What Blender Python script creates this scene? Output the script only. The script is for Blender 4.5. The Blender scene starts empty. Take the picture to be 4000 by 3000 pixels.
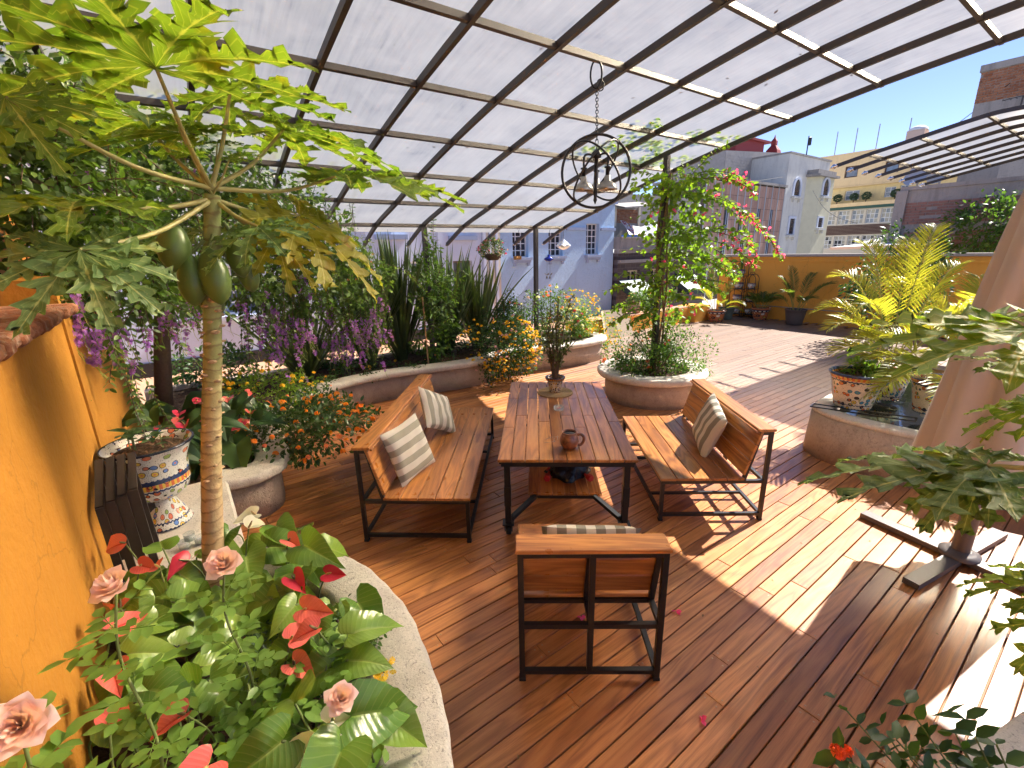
import bpy, math, random
import numpy as np
from mathutils import Vector, Matrix
rnd = random.Random(7)
rng = np.random.default_rng(11)
scene = bpy.context.scene
col = scene.collection
R = math.radians

# ------------------------------------------------------------------ camera
cam_d = bpy.data.cameras.new('camera')
cam = bpy.data.objects.new('camera', cam_d)
col.objects.link(cam)
scene.camera = cam
cam_d.sensor_width = 36.0
cam_d.lens = 16.11
cam_d.clip_start = 0.05
cam_d.clip_end = 3000
cr = Vector((0.9983, 0.060, -0.0209)).normalized()
p_, y_, ro_ = R(16.25), R(3.07), R(-1.25)
fw = Vector((-math.sin(y_) * math.cos(p_), math.cos(y_) * math.cos(p_), -math.sin(p_)))
rt = Vector((math.cos(y_), math.sin(y_), 0))
up = rt.cross(fw)
rt, up = rt * math.cos(ro_) + up * math.sin(ro_), -rt * math.sin(ro_) + up * math.cos(ro_)
cam.matrix_world = Matrix(((rt.x, up.x, -fw.x, 0), (rt.y, up.y, -fw.y, 0), (rt.z, up.z, -fw.z, 2.4), (0, 0, 0, 1)))

# ------------------------------------------------------------------ sky, sun, exposure
SUN_AZ, SUN_EL = R(54.3), R(45.6)
world = bpy.data.worlds.new('World')
scene.world = world
world.use_nodes = True
wn = world.node_tree
sky = wn.nodes.new('ShaderNodeTexSky')
sky.sky_type = 'NISHITA'
sky.sun_disc = False
sky.sun_elevation = SUN_EL
sky.sun_rotation = SUN_AZ
sky.altitude = 2200
sky.air_density = 0.75
sky.dust_density = 0.2
sky.ozone_density = 3.0
bg = wn.nodes['Background']
bg.inputs[1].default_value = 0.075
tint = wn.nodes.new('ShaderNodeMix'); tint.data_type = 'RGBA'; tint.blend_type = 'MULTIPLY'
tint.inputs[0].default_value = 1.0; tint.inputs[7].default_value = (.97, .86, .93, 1)
wn.links.new(sky.outputs[0], tint.inputs[6]); wn.links.new(tint.outputs[2], bg.inputs[0])
sd = bpy.data.lights.new('sun', 'SUN')
sd.energy = 4.0
sd.angle = R(0.55)
sd.color = (1.0, 0.945, 0.875)
so = bpy.data.objects.new('sun', sd)
col.objects.link(so)
sdir = Vector((math.sin(SUN_AZ) * math.cos(SUN_EL), math.cos(SUN_AZ) * math.cos(SUN_EL), math.sin(SUN_EL)))
so.rotation_euler = sdir.to_track_quat('Z', 'Y').to_euler()
so.location = sdir * 40
scene.view_settings.view_transform = 'Standard'
scene.view_settings.look = 'None'
scene.view_settings.gamma = 1.0
scene.view_settings.exposure = 1.82
scene.render.engine = 'CYCLES'
scene.cycles.max_bounces = 9
scene.cycles.diffuse_bounces = 4
scene.cycles.transmission_bounces = 6
scene.cycles.transparent_max_bounces = 12
scene.cycles.sample_clamp_indirect = 8.0

# ------------------------------------------------------------------ the terrace's own axes: U along the deck boards, V across them
AZ = R(51)
U = np.array([math.sin(AZ), math.cos(AZ), 0.0])
V = np.array([-math.cos(AZ), math.sin(AZ), 0.0])
Zv = np.array([0, 0, 1.0])
def P(u, v, z=0.0):
    return U * u + V * v + Zv * z
def W(x, y, z=0.0):
    return np.array([x, y, z], float)
ROTU = math.pi / 2 - AZ          # z-rotation that turns local +X onto U

# ------------------------------------------------------------------ mesh helpers
OFF = {}
class MB:
    """collects vertices and faces; build() links them as one mesh object"""
    def __init__(s):
        s.v = []; s.n = 0; s.f = []; s.a = []; s.a2 = []; s.hasA = False
    def add(s, verts, faces, attr=None):
        verts = np.asarray(verts, float).reshape(-1, 3)
        b = s.n
        s.v.append(verts); s.n += len(verts)
        if isinstance(faces, np.ndarray):
            s.f.append(faces + b)
        else:
            d = {}
            for f in faces: d.setdefault(len(f), []).append(f)
            for k in d: s.f.append(np.array(d[k], int) + b)
        if attr is not None:
            s.hasA = True; s.a.append(np.asarray(attr, float))
        else:
            s.a.append(np.zeros(len(verts)))
        s.a2.append(np.zeros(len(verts)))
        return s
    def box(s, c, size, rot=None, bev=0.0):
        x, y, z = [q / 2 for q in size]
        c = np.asarray(c, float)
        if bev > 0:
            b = min(bev, x * .9, y * .9, z * .9)
            vs = []
            for k, (zz, i) in enumerate(((-z, b), (-z + b, 0), (z - b, 0), (z, b))):
                vs += [(-x + i, -y + i, zz), (x - i, -y + i, zz), (x - i, y - i, zz), (-x + i, y - i, zz)]
            fs = [(3, 2, 1, 0), (12, 13, 14, 15)]
            for k in range(3):
                for j in range(4):
                    a, e = k * 4 + j, k * 4 + (j + 1) % 4
                    fs.append((a, e, e + 4, a + 4))
        else:
            vs = [(-x, -y, -z), (x, -y, -z), (x, y, -z), (-x, y, -z), (-x, -y, z), (x, -y, z), (x, y, z), (-x, y, z)]
            fs = [(3, 2, 1, 0), (4, 5, 6, 7), (0, 1, 5, 4), (1, 2, 6, 5), (2, 3, 7, 6), (3, 0, 4, 7)]
        vs = np.array(vs)
        if rot is not None:
            m = np.array(rot) if not np.isscalar(rot) else np.array([[math.cos(rot), -math.sin(rot), 0], [math.sin(rot), math.cos(rot), 0], [0, 0, 1]])
            vs = vs @ m.T
        return s.add(vs + c, fs)
    def bar(s, p, q, w, h=None, up=(0, 0, 1), bev=0.0):
        """square or flat bar from p to q; h is measured towards up"""
        h = w if h is None else h
        p, q = np.asarray(p, float), np.asarray(q, float)
        d = q - p; L = np.linalg.norm(d)
        if L < 1e-6: return s
        x = d / L
        upv = np.asarray(up, float)
        y = np.cross(upv, x)
        if np.linalg.norm(y) < 1e-4: y = np.cross(np.array([0, 1.0, 0]), x)
        y /= np.linalg.norm(y); z = np.cross(x, y)
        return s.box((p + q) / 2, (L, w, h), np.stack([x, y, z], 1), bev)
    def tube(s, path, r, n=8, cap=True):
        path = np.asarray(path, float); m = len(path)
        r = np.full(m, r, float) if np.isscalar(r) else np.asarray(r, float)
        t = np.gradient(path, axis=0); t /= np.maximum(np.linalg.norm(t, axis=1, keepdims=True), 1e-9)
        ref = np.array([0, 0, 1.0]) if abs(t[0][2]) < .9 else np.array([1.0, 0, 0])
        a = np.cross(t[0], ref); a /= np.linalg.norm(a)
        vs = []
        ang = np.linspace(0, 2 * math.pi, n, endpoint=False)
        for i in range(m):
            a = a - t[i] * (a @ t[i]); a /= max(np.linalg.norm(a), 1e-9)
            b = np.cross(t[i], a)
            vs.append(path[i] + r[i] * (np.cos(ang)[:, None] * a + np.sin(ang)[:, None] * b))
        vs = np.concatenate(vs)
        i, j = np.meshgrid(np.arange(m - 1), np.arange(n), indexing='ij')
        i, j = i.ravel(), j.ravel(); j2 = (j + 1) % n
        fs = np.stack([i * n + j, i * n + j2, (i + 1) * n + j2, (i + 1) * n + j], 1)
        s.add(vs, fs)
        if cap:
            s.add(vs[:n], [tuple(range(n))[::-1]]); s.add(vs[-n:], [tuple(range(n))])
        return s
    def lathe(s, prof, n=24, c=(0, 0, 0), sx=1.0, sy=1.0):
        ang = np.linspace(0, 2 * math.pi, n, endpoint=False)
        vs = np.concatenate([np.stack([r * np.cos(ang) * sx, r * np.sin(ang) * sy, np.full(n, z)], 1) for r, z in prof]) + np.asarray(c, float)
        m = len(prof)
        i, j = np.meshgrid(np.arange(m - 1), np.arange(n), indexing='ij')
        i, j = i.ravel(), j.ravel(); j2 = (j + 1) % n
        return s.add(vs, np.stack([i * n + j, i * n + j2, (i + 1) * n + j2, (i + 1) * n + j], 1))
    def inst(s, tmpl, pos, X, N, sc, scy=None):
        """copies of a leaf template (x along, z normal) at pos, pointing along X with normal near N"""
        tv, tf = tmpl[0], tmpl[1]
        ta = tmpl[2] if len(tmpl) > 2 else None
        pos = np.atleast_2d(pos); k = len(pos)
        X = np.broadcast_to(X, (k, 3)).astype(float); N = np.broadcast_to(N, (k, 3)).astype(float)
        X = X / np.maximum(np.linalg.norm(X, axis=1, keepdims=True), 1e-9)
        Y = np.cross(N, X); ln = np.linalg.norm(Y, axis=1, keepdims=True)
        Y = np.where(ln < 1e-4, np.cross(np.array([[.3, .8, .5]]), X), Y); Y /= np.maximum(np.linalg.norm(Y, axis=1, keepdims=True), 1e-9)
        Nn = np.cross(X, Y)
        sc = np.broadcast_to(sc, (k,)).astype(float); sy = sc if scy is None else np.broadcast_to(scy, (k,)).astype(float)
        out = pos[:, None, :] + (tv[None, :, 0:1] * sc[:, None, None]) * X[:, None, :] + (tv[None, :, 1:2] * sy[:, None, None]) * Y[:, None, :] + (tv[None, :, 2:3] * sc[:, None, None]) * Nn[:, None, :]
        b = (np.arange(k) * len(tv))[:, None, None]
        base = s.n
        s.v.append(out.reshape(-1, 3)); s.n += k * len(tv)
        for fa in tf:
            s.f.append((fa[None] + b + base).reshape(-1, fa.shape[1]))
        if ta is not None:
            s.hasA = True; s.a.append(np.tile(ta, k))
        else:
            s.a.append(np.zeros(k * len(tv)))
        s.a2.append(np.tile(tmpl[3], k) if len(tmpl) > 3 else np.zeros(k * len(tv)))
        return s
    def mesh(s, name, off, mat, smooth):
        me = bpy.data.meshes.new(name)
        v = np.concatenate(s.v) - np.asarray(off)
        me.vertices.add(len(v)); me.vertices.foreach_set('co', v.astype(np.float32).ravel())
        li = np.concatenate([f.ravel() for f in s.f]); tot = np.concatenate([np.full(len(f), f.shape[1]) for f in s.f])
        st = np.concatenate([[0], np.cumsum(tot)[:-1]])
        me.loops.add(len(li)); me.loops.foreach_set('vertex_index', li.astype(np.int32))
        me.polygons.add(len(tot)); me.polygons.foreach_set('loop_start', st.astype(np.int32))
        try: me.polygons.foreach_set('loop_total', tot.astype(np.int32))
        except Exception: pass
        me.polygons.foreach_set('use_smooth', np.full(len(tot), bool(smooth)))
        if s.hasA:
            at = me.attributes.new('vein', 'FLOAT', 'POINT'); at.data.foreach_set('value', np.concatenate(s.a).astype(np.float32))
            at = me.attributes.new('along', 'FLOAT', 'POINT'); at.data.foreach_set('value', np.concatenate(s.a2).astype(np.float32))
        me.update(calc_edges=True); me.validate()
        if mat: me.materials.append(mat)
        return me
    def build(s, name, mat, parent=None, smooth=False, at=None, local=False):
        """local=True: vertices are already in the parent's own space; else they are world coordinates"""
        if local: off = (0, 0, 0)
        elif parent is not None: off = OFF[parent.name]
        else: off = at if at is not None else np.concatenate(s.v).mean(0) * np.array([1, 1, 0]) + np.array([0, 0, np.concatenate(s.v)[:, 2].min()])
        o = bpy.data.objects.new(name, s.mesh(name, off, mat, smooth))
        col.objects.link(o)
        if parent is not None:
            o.parent = parent; OFF[o.name] = OFF.get(parent.name, np.zeros(3))
        else:
            o.location = off; OFF[o.name] = np.asarray(off, float)
        return o
def tag(o, label, cat, group=None):
    o['label'] = label; o['category'] = cat
    if group: o['group'] = group
    return o
def thing(name, label, cat, loc=(0, 0, 0), rz=0.0, group=None):
    o = bpy.data.objects.new(name, None); col.objects.link(o)
    o.empty_display_size = 0.1
    o.location = loc; o.rotation_euler = (0, 0, rz)
    OFF[o.name] = np.asarray(loc, float)
    return tag(o, label, cat, group)
def struct(o):
    o['kind'] = 'structure'; return o
def stuff(o):
    o['kind'] = 'stuff'; return o
def share(src, name, parent, loc=(0, 0, 0), rz=0.0, scale=None):
    """another object on the same mesh data"""
    o = bpy.data.objects.new(name, src.data if hasattr(src, 'data') else src); col.objects.link(o)
    o.parent = parent; o.location = loc; o.rotation_euler = (0, 0, rz) if np.isscalar(rz) else rz
    if scale is not None: o.scale = scale
    return o
def copy_tree(o, parent=None):
    c = o.copy(); col.objects.link(c); c.parent = parent
    for ch in list(o.children): copy_tree(ch, c)
    return c
def spline(pts, n=40):
    """Catmull-Rom through pts"""
    p = np.asarray(pts, float); m = len(p)
    q = np.vstack([2 * p[0] - p[1], p, 2 * p[-1] - p[-2]])
    out = []
    per = max(2, n // (m - 1))
    for i in range(m - 1):
        a, b, c, d = q[i:i + 4]
        for t in np.linspace(0, 1, per, endpoint=False):
            out.append(.5 * ((2 * b) + (c - a) * t + (2 * a - 5 * b + 4 * c - d) * t * t + (3 * b - a - 3 * c + d) * t ** 3))
    out.append(p[-1])
    return np.array(out)
def unit(v):
    v = np.asarray(v, float); return v / max(np.linalg.norm(v), 1e-9)

# ------------------------------------------------------------------ material helpers
class NT:
    def __init__(s, name):
        s.m = bpy.data.materials.new(name); s.m.use_nodes = True
        s.t = s.m.node_tree; s.b = s.t.nodes['Principled BSDF']; s.out = s.t.nodes['Material Output']
    def n(s, typ, ins=None, **kw):
        nd = s.t.nodes.new(typ)
        for k, v in kw.items(): setattr(nd, k, v)
        for k, v in (ins or {}).items():
            sk = nd.inputs[k]
            if isinstance(v, bpy.types.NodeSocket): s.t.links.new(v, sk)
            else: sk.default_value = v
        return nd
    def link(s, a, b): s.t.links.new(a, b)
    def ramp(s, fac, stops, interp='LINEAR'):
        nd = s.t.nodes.new('ShaderNodeValToRGB'); cr_ = nd.color_ramp; cr_.interpolation = interp
        while len(cr_.elements) < len(stops): cr_.elements.new(.5)
        for e, (p, c) in zip(cr_.elements, stops):
            e.position = p; e.color = (*c, 1) if not np.isscalar(c) else (c, c, c, 1)
        s.link(fac, nd.inputs[0]); return nd.outputs[0]
    def math(s, op, a, b=None, c=None, clamp=False):
        nd = s.t.nodes.new('ShaderNodeMath'); nd.operation = op; nd.use_clamp = clamp
        for i, v in enumerate((a, b, c)):
            if v is None: continue
            if isinstance(v, bpy.types.NodeSocket): s.link(v, nd.inputs[i])
            else: nd.inputs[i].default_value = v
        return nd.outputs[0]
    def mix(s, fac, a, b, typ='MIX'):
        nd = s.t.nodes.new('ShaderNodeMix'); nd.data_type = 'RGBA'; nd.blend_type = typ
        for k, v in ((0, fac), (6, a), (7, b)):
            if isinstance(v, bpy.types.NodeSocket): s.link(v, nd.inputs[k])
            elif k == 0: nd.inputs[0].default_value = v
            else: nd.inputs[k].default_value = (*v, 1)
        return nd.outputs[2]
    def coord(s, which='Object'): return s.t.nodes.new('ShaderNodeTexCoord').outputs[which]
    def pos(s): return s.t.nodes.new('ShaderNodeNewGeometry').outputs['Position']
    def mapping(s, vec, scale=(1, 1, 1), rot=(0, 0, 0), loc=(0, 0, 0)):
        return s.n('ShaderNodeMapping', {'Vector': vec, 'Scale': scale, 'Rotation': rot, 'Location': loc}).outputs[0]
    def noise(s, vec, scale, detail=4, rough=.55, dist=0.0, out='Fac'):
        return s.n('ShaderNodeTexNoise', {'Vector': vec, 'Scale': scale, 'Detail': detail, 'Roughness': rough, 'Distortion': dist}).outputs[out]
    def voro(s, vec, scale, feature='F1', out='Distance', rand=1.0):
        return s.n('ShaderNodeTexVoronoi', {'Vector': vec, 'Scale': scale, 'Randomness': rand}, feature=feature).outputs[out]
    def rand(s):
        """one number per object and per loose piece"""
        a = s.t.nodes.new('ShaderNodeObjectInfo').outputs['Random']; b = s.t.nodes.new('ShaderNodeNewGeometry').outputs['Random Per Island']
        return s.math('FRACT', s.math('ADD', s.math('MULTIPLY', a, 7.31), s.math('MULTIPLY', b, 13.7)))
    def bump(s, h, strength=.3, dist=.01):
        s.link(s.n('ShaderNodeBump', {'Height': h, 'Strength': strength, 'Distance': dist}).outputs[0], s.b.inputs['Normal'])
    def set(s, color=None, rough=None, metal=None, spec=None, coat=None, coat_r=None):
        for k, v in (('Base Color', color), ('Roughness', rough), ('Metallic', metal), ('Specular IOR Level', spec), ('Coat Weight', coat), ('Coat Roughness', coat_r)):
            if v is None: continue
            sk = s.b.inputs[k]
            if isinstance(v, bpy.types.NodeSocket): s.link(v, sk)
            elif k == 'Base Color': sk.default_value = (*v, 1)
            else: sk.default_value = v
        return s.m
def plain(name, c, rough=.6, metal=0.0, var=.12, scale=30, bump=0.0, spec=.4):
    t = NT(name); v = t.coord()
    nz = t.noise(v, scale, 5)
    t.set(t.mix(nz, tuple(x * (1 - var) for x in c), tuple(min(1, x * (1 + var)) for x in c)), rough, metal, spec)
    if bump: t.bump(nz, bump, .01)
    return t.m
def wood_mat(name, dark, mid, light, rough=.3, coat=.35, weather=False):
    t = NT(name); rd = t.rand()
    v = t.coord()
    offs = t.n('ShaderNodeCombineXYZ', {'X': t.math('MULTIPLY', rd, 91.0), 'Y': t.math('MULTIPLY', rd, 37.0), 'Z': t.math('MULTIPLY', rd, 17.0)}).outputs[0]
    vv = t.n('ShaderNodeVectorMath', {0: v, 1: offs}, operation='ADD').outputs[0]
    # long figure: contours of a stretched field give cathedral grain
    f = t.noise(t.mapping(vv, (.55, 5.5, 5.5)), 1.0, 2.5, .5, .6)
    rings = t.math('FRACT', t.math('MULTIPLY', f, 9.0))
    rings = t.math('ABSOLUTE', t.math('SUBTRACT', rings, .5))
    fine = t.noise(t.mapping(vv, (3, 170, 170)), 1.0, 4, .65)
    pores = t.noise(t.mapping(vv, (9, 420, 420)), 1.0, 2, .5)
    big = t.noise(t.mapping(vv, (1.3, 9, 9)), 1.0, 3, .55, .4)
    k = t.math('ADD', t.math('MULTIPLY', rings, .52), t.math('ADD', t.math('MULTIPLY', fine, .44), t.math('MULTIPLY', big, .40)))
    k = t.math('SUBTRACT', k, .18)
    c = t.ramp(k, [(.12, dark), (.45, mid), (.85, light)])
    tone = t.ramp(t.math('FRACT', t.math('MULTIPLY', rd, 5.7)), [(0, (.60, .50, .46)), (.28, (.90, .84, .80)), (.6, (1.10, 1.06, 1.0)), (.85, (1.2, 1.2, 1.1)), (1, (.78, .66, .62))])
    c = t.mix(1.0, c, tone, 'MULTIPLY')
    c = t.mix(t.math('MULTIPLY', t.ramp(pores, [(.3, 1.0), (.42, 0.0)]), .35), c, tuple(x * .5 for x in dark))
    # small dark knots
    kn = t.voro(t.mapping(vv, (1.1, 4.0, 4.0)), 1.0)
    c = t.mix(t.ramp(kn, [(.03, .85), (.15, 0.0)]), c, tuple(x * .6 for x in dark))
    rg = t.math('ADD', rough - .12, t.math('MULTIPLY', t.noise(v, 6, 4), .26))
    if weather:
        ps = t.pos()
        uu = t.n('ShaderNodeVectorMath', {0: ps, 1: tuple(U)}, operation='DOT_PRODUCT').outputs['Value']
        w = t.math('ADD', uu, t.math('MULTIPLY', t.noise(ps, .9, 4), 1.6))
        w = t.ramp(t.math('MULTIPLY', w, .1), [(.55, 0.0), (.95, .86)])
        g = t.mix(t.math('ADD', t.math('MULTIPLY', fine, .5), t.math('MULTIPLY', rd, .5)), (.155, .10, .07), (.275, .205, .155))
        c = t.mix(w, c, g)
        rg = t.math('ADD', rg, t.math('MULTIPLY', w, .2))
    t.set(c, rg, 0, .5, coat, .16)
    t.bump(t.math('ADD', fine, t.math('MULTIPLY', rings, .3)), .12, .002)
    return t.m
def leaf_mat(name, c1, c2, trans=.42, rough=.42, vein=None, tcol=None, spec=.4, spots=None):
    t = NT(name); rd = t.rand()
    nz = t.noise(t.coord(), 9, 3)
    c = t.mix(t.math('ADD', t.math('MULTIPLY', rd, .75), t.math('MULTIPLY', nz, .3)), c1, c2)
    if spots:
        c = t.mix(t.ramp(t.noise(t.coord(), 5, 4, .6), [(.58, 0.0), (.72, .8)]), c, spots)
    if vein:
        a = t.n('ShaderNodeAttribute', attribute_name='vein').outputs['Fac']
        x = t.n('ShaderNodeAttribute', attribute_name='along').outputs['Fac']
        sv = t.math('SINE', t.math('MULTIPLY', t.math('SUBTRACT', x, t.math('MULTIPLY', t.math('SUBTRACT', 1.0, a), .22)), 62.0))
        c = t.mix(t.math('MULTIPLY', t.ramp(sv, [(.86, 0.0), (.99, 1.0)]), .32), c, vein)
        c = t.mix(t.ramp(a, [(.90, 0.0), (.965, .8)]), c, vein)
        t.bump(t.math('ADD', t.math('MULTIPLY', sv, .35), t.noise(t.coord(), 45, 3)), .22, .006)
    t.set(c, rough, 0, spec)
    tr = t.n('ShaderNodeBsdfTranslucent')
    tc = t.mix(.5, t.mix(1.0, c, (2.2, 2.0, .9), 'MULTIPLY'), tcol) if tcol else t.mix(1.0, c, (1.95, 2.05, .8), 'MULTIPLY')
    t.link(tc, tr.inputs[0])
    ms = t.n('ShaderNodeMixShader', {0: trans, 1: t.b.outputs[0], 2: tr.outputs[0]})
    t.link(ms.outputs[0], t.out.inputs[0])
    return t.m
# ================================================================== materials of the setting
M = {}
M['deck'] = wood_mat('deck_wood', (.25, .088, .026), (.53, .22, .070), (.71, .36, .135), .40, .28, weather=True)
M['teak'] = wood_mat('furniture_teak', (.19, .062, .017), (.46, .195, .055), (.66, .36, .115), .30, .3)
M['black'] = plain('black_steel', (.014, .013, .013), .38, .0, .3, 60, spec=.5)
M['brownsteel'] = plain('brown_painted_steel', (.050, .041, .037), .45, .0, .25, 25, .05, spec=.45)
M['chrome'] = plain('chrome', (.7, .7, .7), .18, 1.0)
def plaster(name, a, b, bump=.25, scale=9):
    t = NT(name); v = t.pos()
    n1 = t.noise(v, 1.3, 5, .6); n2 = t.noise(v, scale * 4, 6, .6); st = t.noise(t.mapping(v, (2.2, 2.2, .35)), 2.0, 5, .65)
    c = t.mix(t.math('ADD', t.math('MULTIPLY', n1, .6), t.math('MULTIPLY', n2, .4)), a, b)
    c = t.mix(t.math('MULTIPLY', t.ramp(st, [(.55, 0.0), (.78, 1.0)]), .28), c, tuple(x * .55 for x in a))
    cr_ = t.voro(t.mapping(t.n('ShaderNodeVectorMath', {0: v, 1: t.n('ShaderNodeVectorMath', {0: t.noise(v, 3.0, 4, out='Color'), 'Scale': .5}, operation='SCALE').outputs[0]}, operation='ADD').outputs[0], (1, 1, .7)), 1.1, 'DISTANCE_TO_EDGE')
    c = t.mix(t.math('MULTIPLY', t.ramp(cr_, [(.002, 1.0), (.007, 0.0)]), .30), c, tuple(x * .35 for x in a))
    sc_ = t.noise(v, 26, 3, .5, 2.0); c = t.mix(t.ramp(sc_, [(.70, 0.0), (.76, .45)]), c, tuple(x * .5 for x in a))
    t.set(c, .82, 0, .25)
    t.bump(t.math('ADD', t.noise(v, scale, 6, .6), t.math('MULTIPLY', n2, .35)), bump, .02)
    return t.m
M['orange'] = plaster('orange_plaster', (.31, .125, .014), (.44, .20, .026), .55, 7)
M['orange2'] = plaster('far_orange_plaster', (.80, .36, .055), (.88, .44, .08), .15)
def stone(name, a, b, pit, pits=.5, scale=1.0, bump=.6):
    t = NT(name); v = t.pos()
    n1 = t.noise(v, 2.5, 5, .6)
    sp = t.noise(t.mapping(v, (1, 1, .6)), 95 * scale, 3, .6, .4)
    sp2 = t.noise(v, 36 * scale, 5, .7, 1.2)
    c = t.mix(n1, a, b)
    c = t.mix(t.math('MULTIPLY', t.ramp(sp, [(.30, 1.0), (.42, 0.0)]), pits), c, pit)
    c = t.mix(t.math('MULTIPLY', t.ramp(sp2, [(.28, 1.0), (.40, 0.0)]), pits), c, tuple(x * .8 for x in pit))
    bl_ = t.noise(t.mapping(v, (1.6, 1.6, .9)), 1.7, 6, .7, 1.2)
    c = t.mix(t.math('MULTIPLY', t.ramp(bl_, [(.48, 0.0), (.70, 1.0)]), .42), c, tuple(x * .5 for x in a))
    c = t.mix(t.ramp(sp, [(.6, 0.0), (.74, .6)]), c, tuple(min(.9, x * 1.25) for x in b))
    t.set(c, .85, 0, .25)
    h = t.math('ADD', t.math('MULTIPLY', sp, .5), t.math('MULTIPLY', t.ramp(sp2, [(.28, 0.0), (.45, 1.0)]), .8))
    t.bump(h, bump, .012)
    return t.m
M['coping'] = stone('speckled_stone_coping', (.55, .49, .41), (.70, .64, .56), (.17, .15, .14), .62)
M['body'] = stone('rough_planter_render', (.42, .33, .255), (.53, .43, .34), (.20, .13, .09), .5, .8, .75)
def soil_mat():
    t = NT('soil_and_bark'); v = t.pos()
    ch = t.voro(t.mapping(v, (30, 55, 40)), 1.0, out='Color')
    n = t.noise(v, 30, 6, .7)
    c = t.mix(n, (.018, .011, .007), (.075, .045, .026))
    c = t.mix(.35, c, t.ramp(t.n('ShaderNodeSeparateColor', {0: ch}).outputs[0], [(0, (.02, .012, .008)), (1, (.19, .11, .06))]))
    t.set(c, .95, 0, .2); t.bump(n, 1.0, .03); return t.m
M['soil'] = soil_mat()
M['terrace'] = plaster('terracotta_terrace', (.40, .22, .13), (.52, .31, .20), .15)
M['dark'] = plain('dark_void', (.02, .016, .014), .9)
def poly_mat():
    t = NT('twinwall_polycarbonate'); v = t.coord()
    # flutes run down the slope (local y), dirt streaks the same way
    fl = t.math('SINE', t.math('MULTIPLY', t.n('ShaderNodeSeparateXYZ', {0: v}).outputs[0], 2 * math.pi / .011))
    st = t.noise(t.mapping(t.pos(), (1, 1, 1)), .8, 5, .65, .5)
    dirt = t.noise(t.mapping(v, (26, 1.2, 1.2)), 1.0, 5, .7)
    grime = t.noise(t.pos(), 3.3, 6, .7, .8)
    k = t.math('ADD', t.math('MULTIPLY', dirt, .42), t.math('ADD', t.math('MULTIPLY', st, .38), t.math('MULTIPLY', grime, .34)))
    c = t.ramp(k, [(.38, (.22, .18, .125)), (.50, (.52, .47, .37)), (.60, (.66, .60, .485)), (.76, (.82, .76, .63))])
    c = t.mix(t.math('MULTIPLY', t.math('ADD', fl, 1.0), .05), c, (.45, .45, .45))
    tr = t.n('ShaderNodeBsdfTranslucent', {0: c}); tp = t.n('ShaderNodeBsdfTransparent', {0: (.78, .74, .66, 1)})
    t.set(c, .3, 0, .4)
    rf = t.n('ShaderNodeBsdfRefraction', {'Color': (1.0, .88, .68, 1), 'Roughness': .45, 'IOR': 1.25})   # the cell walls scatter sunlight mostly forwards
    a = t.n('ShaderNodeMixShader', {0: .62, 1: t.b.outputs[0], 2: tr.outputs[0]})
    b = t.n('ShaderNodeMixShader', {0: .61, 1: a.outputs[0], 2: rf.outputs[0]})
    b = t.n('ShaderNodeMixShader', {0: .05, 1: b.outputs[0], 2: tp.outputs[0]})
    t.link(b.outputs[0], t.out.inputs[0]); return t.m
M['poly'] = poly_mat()

# ================================================================== ground and terrace
g = MB(); g.add([(-900, -900, -9), (900, -900, -9), (900, 900, -9), (-900, 900, -9)], [(0, 1, 2, 3)])
struct(g.build('ground', plain('city_ground', (.38, .35, .31), .9), at=(0, 0, -9)))
g = MB(); g.add([P(-14, -8, -.07), P(17, -8, -.07), P(17, 12.4, -.07), P(-14, 12.4, -.07)], [(3, 2, 1, 0)][::-1] if False else [(0, 1, 2, 3)])
struct(g.build('terrace_floor', M['terrace'], at=(0, 0, -.07)))

# ================================================================== deck of separate boards along U
deck = MB()
for k in range(16):
    deck.bar(P(-.5 + k * 1.1, -5, -.045), P(-.5 + k * 1.1, 9.0, -.045), .05, .045)
deck_o = struct(deck.build('deck', plain('deck_joist', (.06, .03, .02), .8), at=(0, 0, 0)))
PITCH, BW = .117, .1095
lens = (1.05, 1.5, 1.95, 2.4, 2.9)
bmesh_ = []
for L in lens:
    b = MB(); b.box((0, 0, 0), (L - .003, BW, .022), bev=.003); bmesh_.append(b.mesh('plank', (0, 0, 0), M['deck'], False))
rows = []
for r in range(-42, 77):
    v = r * PITCH
    u = -.45 - rnd.random() * 2.2
    while u < 16.15:
        k = rnd.choice((0, 1, 2, 2, 3, 3, 4)); L = lens[k]
        if u + L > 16.15:
            k = 0
            if u + lens[0] > 16.6: break
            L = lens[0]
        if u + L > -.45: rows.append((u + L / 2, v, k, rnd.uniform(-.0015, .0015), rnd.uniform(-.0012, .0012)))
        u += L
def seen(u, v):
    q = P(u, v); d = math.hypot(q[0], q[1])
    return d if q[1] > 1.0 and abs(q[0]) < 1.3 * q[1] + .8 else 99 + d
rows.sort(key=lambda r: seen(r[0], r[1]))
for (u, v, k, dz, rz) in rows[:298]:
    o = bpy.data.objects.new('plank', bmesh_[k]); col.objects.link(o); o.parent = deck_o
    o.location = P(u, v, -.011 + dz); o.rotation_euler = (0, 0, ROTU + rz)
far = MB(); mR = np.stack([U, V, Zv], 1)
for (u, v, k, dz, rz) in rows[298:]:
    far.box((u, v, -.011 + dz), (lens[k] - .003, BW, .022), bev=.0045)
fo = stuff(far.build('far_planks', M['deck'], None, at=(0, 0, 0))); fo.parent = deck_o; fo.rotation_euler = (0, 0, ROTU)
sc = MB()
for (u, v, k, dz, rz) in rows[:230]:
    for e in (-1, 1):
        for s_ in (-.3, .3):
            c = P(u + e * (lens[k] / 2 - .03), v + s_ * BW, dz)
            sc.lathe([(.0001, .0012), (.0045, .0010), (.0055, 0.0)], 7, c)
so_ = stuff(sc.build('deck_screws', plain('brass_screw', (.42, .30, .17), .4, .6), deck_o))

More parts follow.
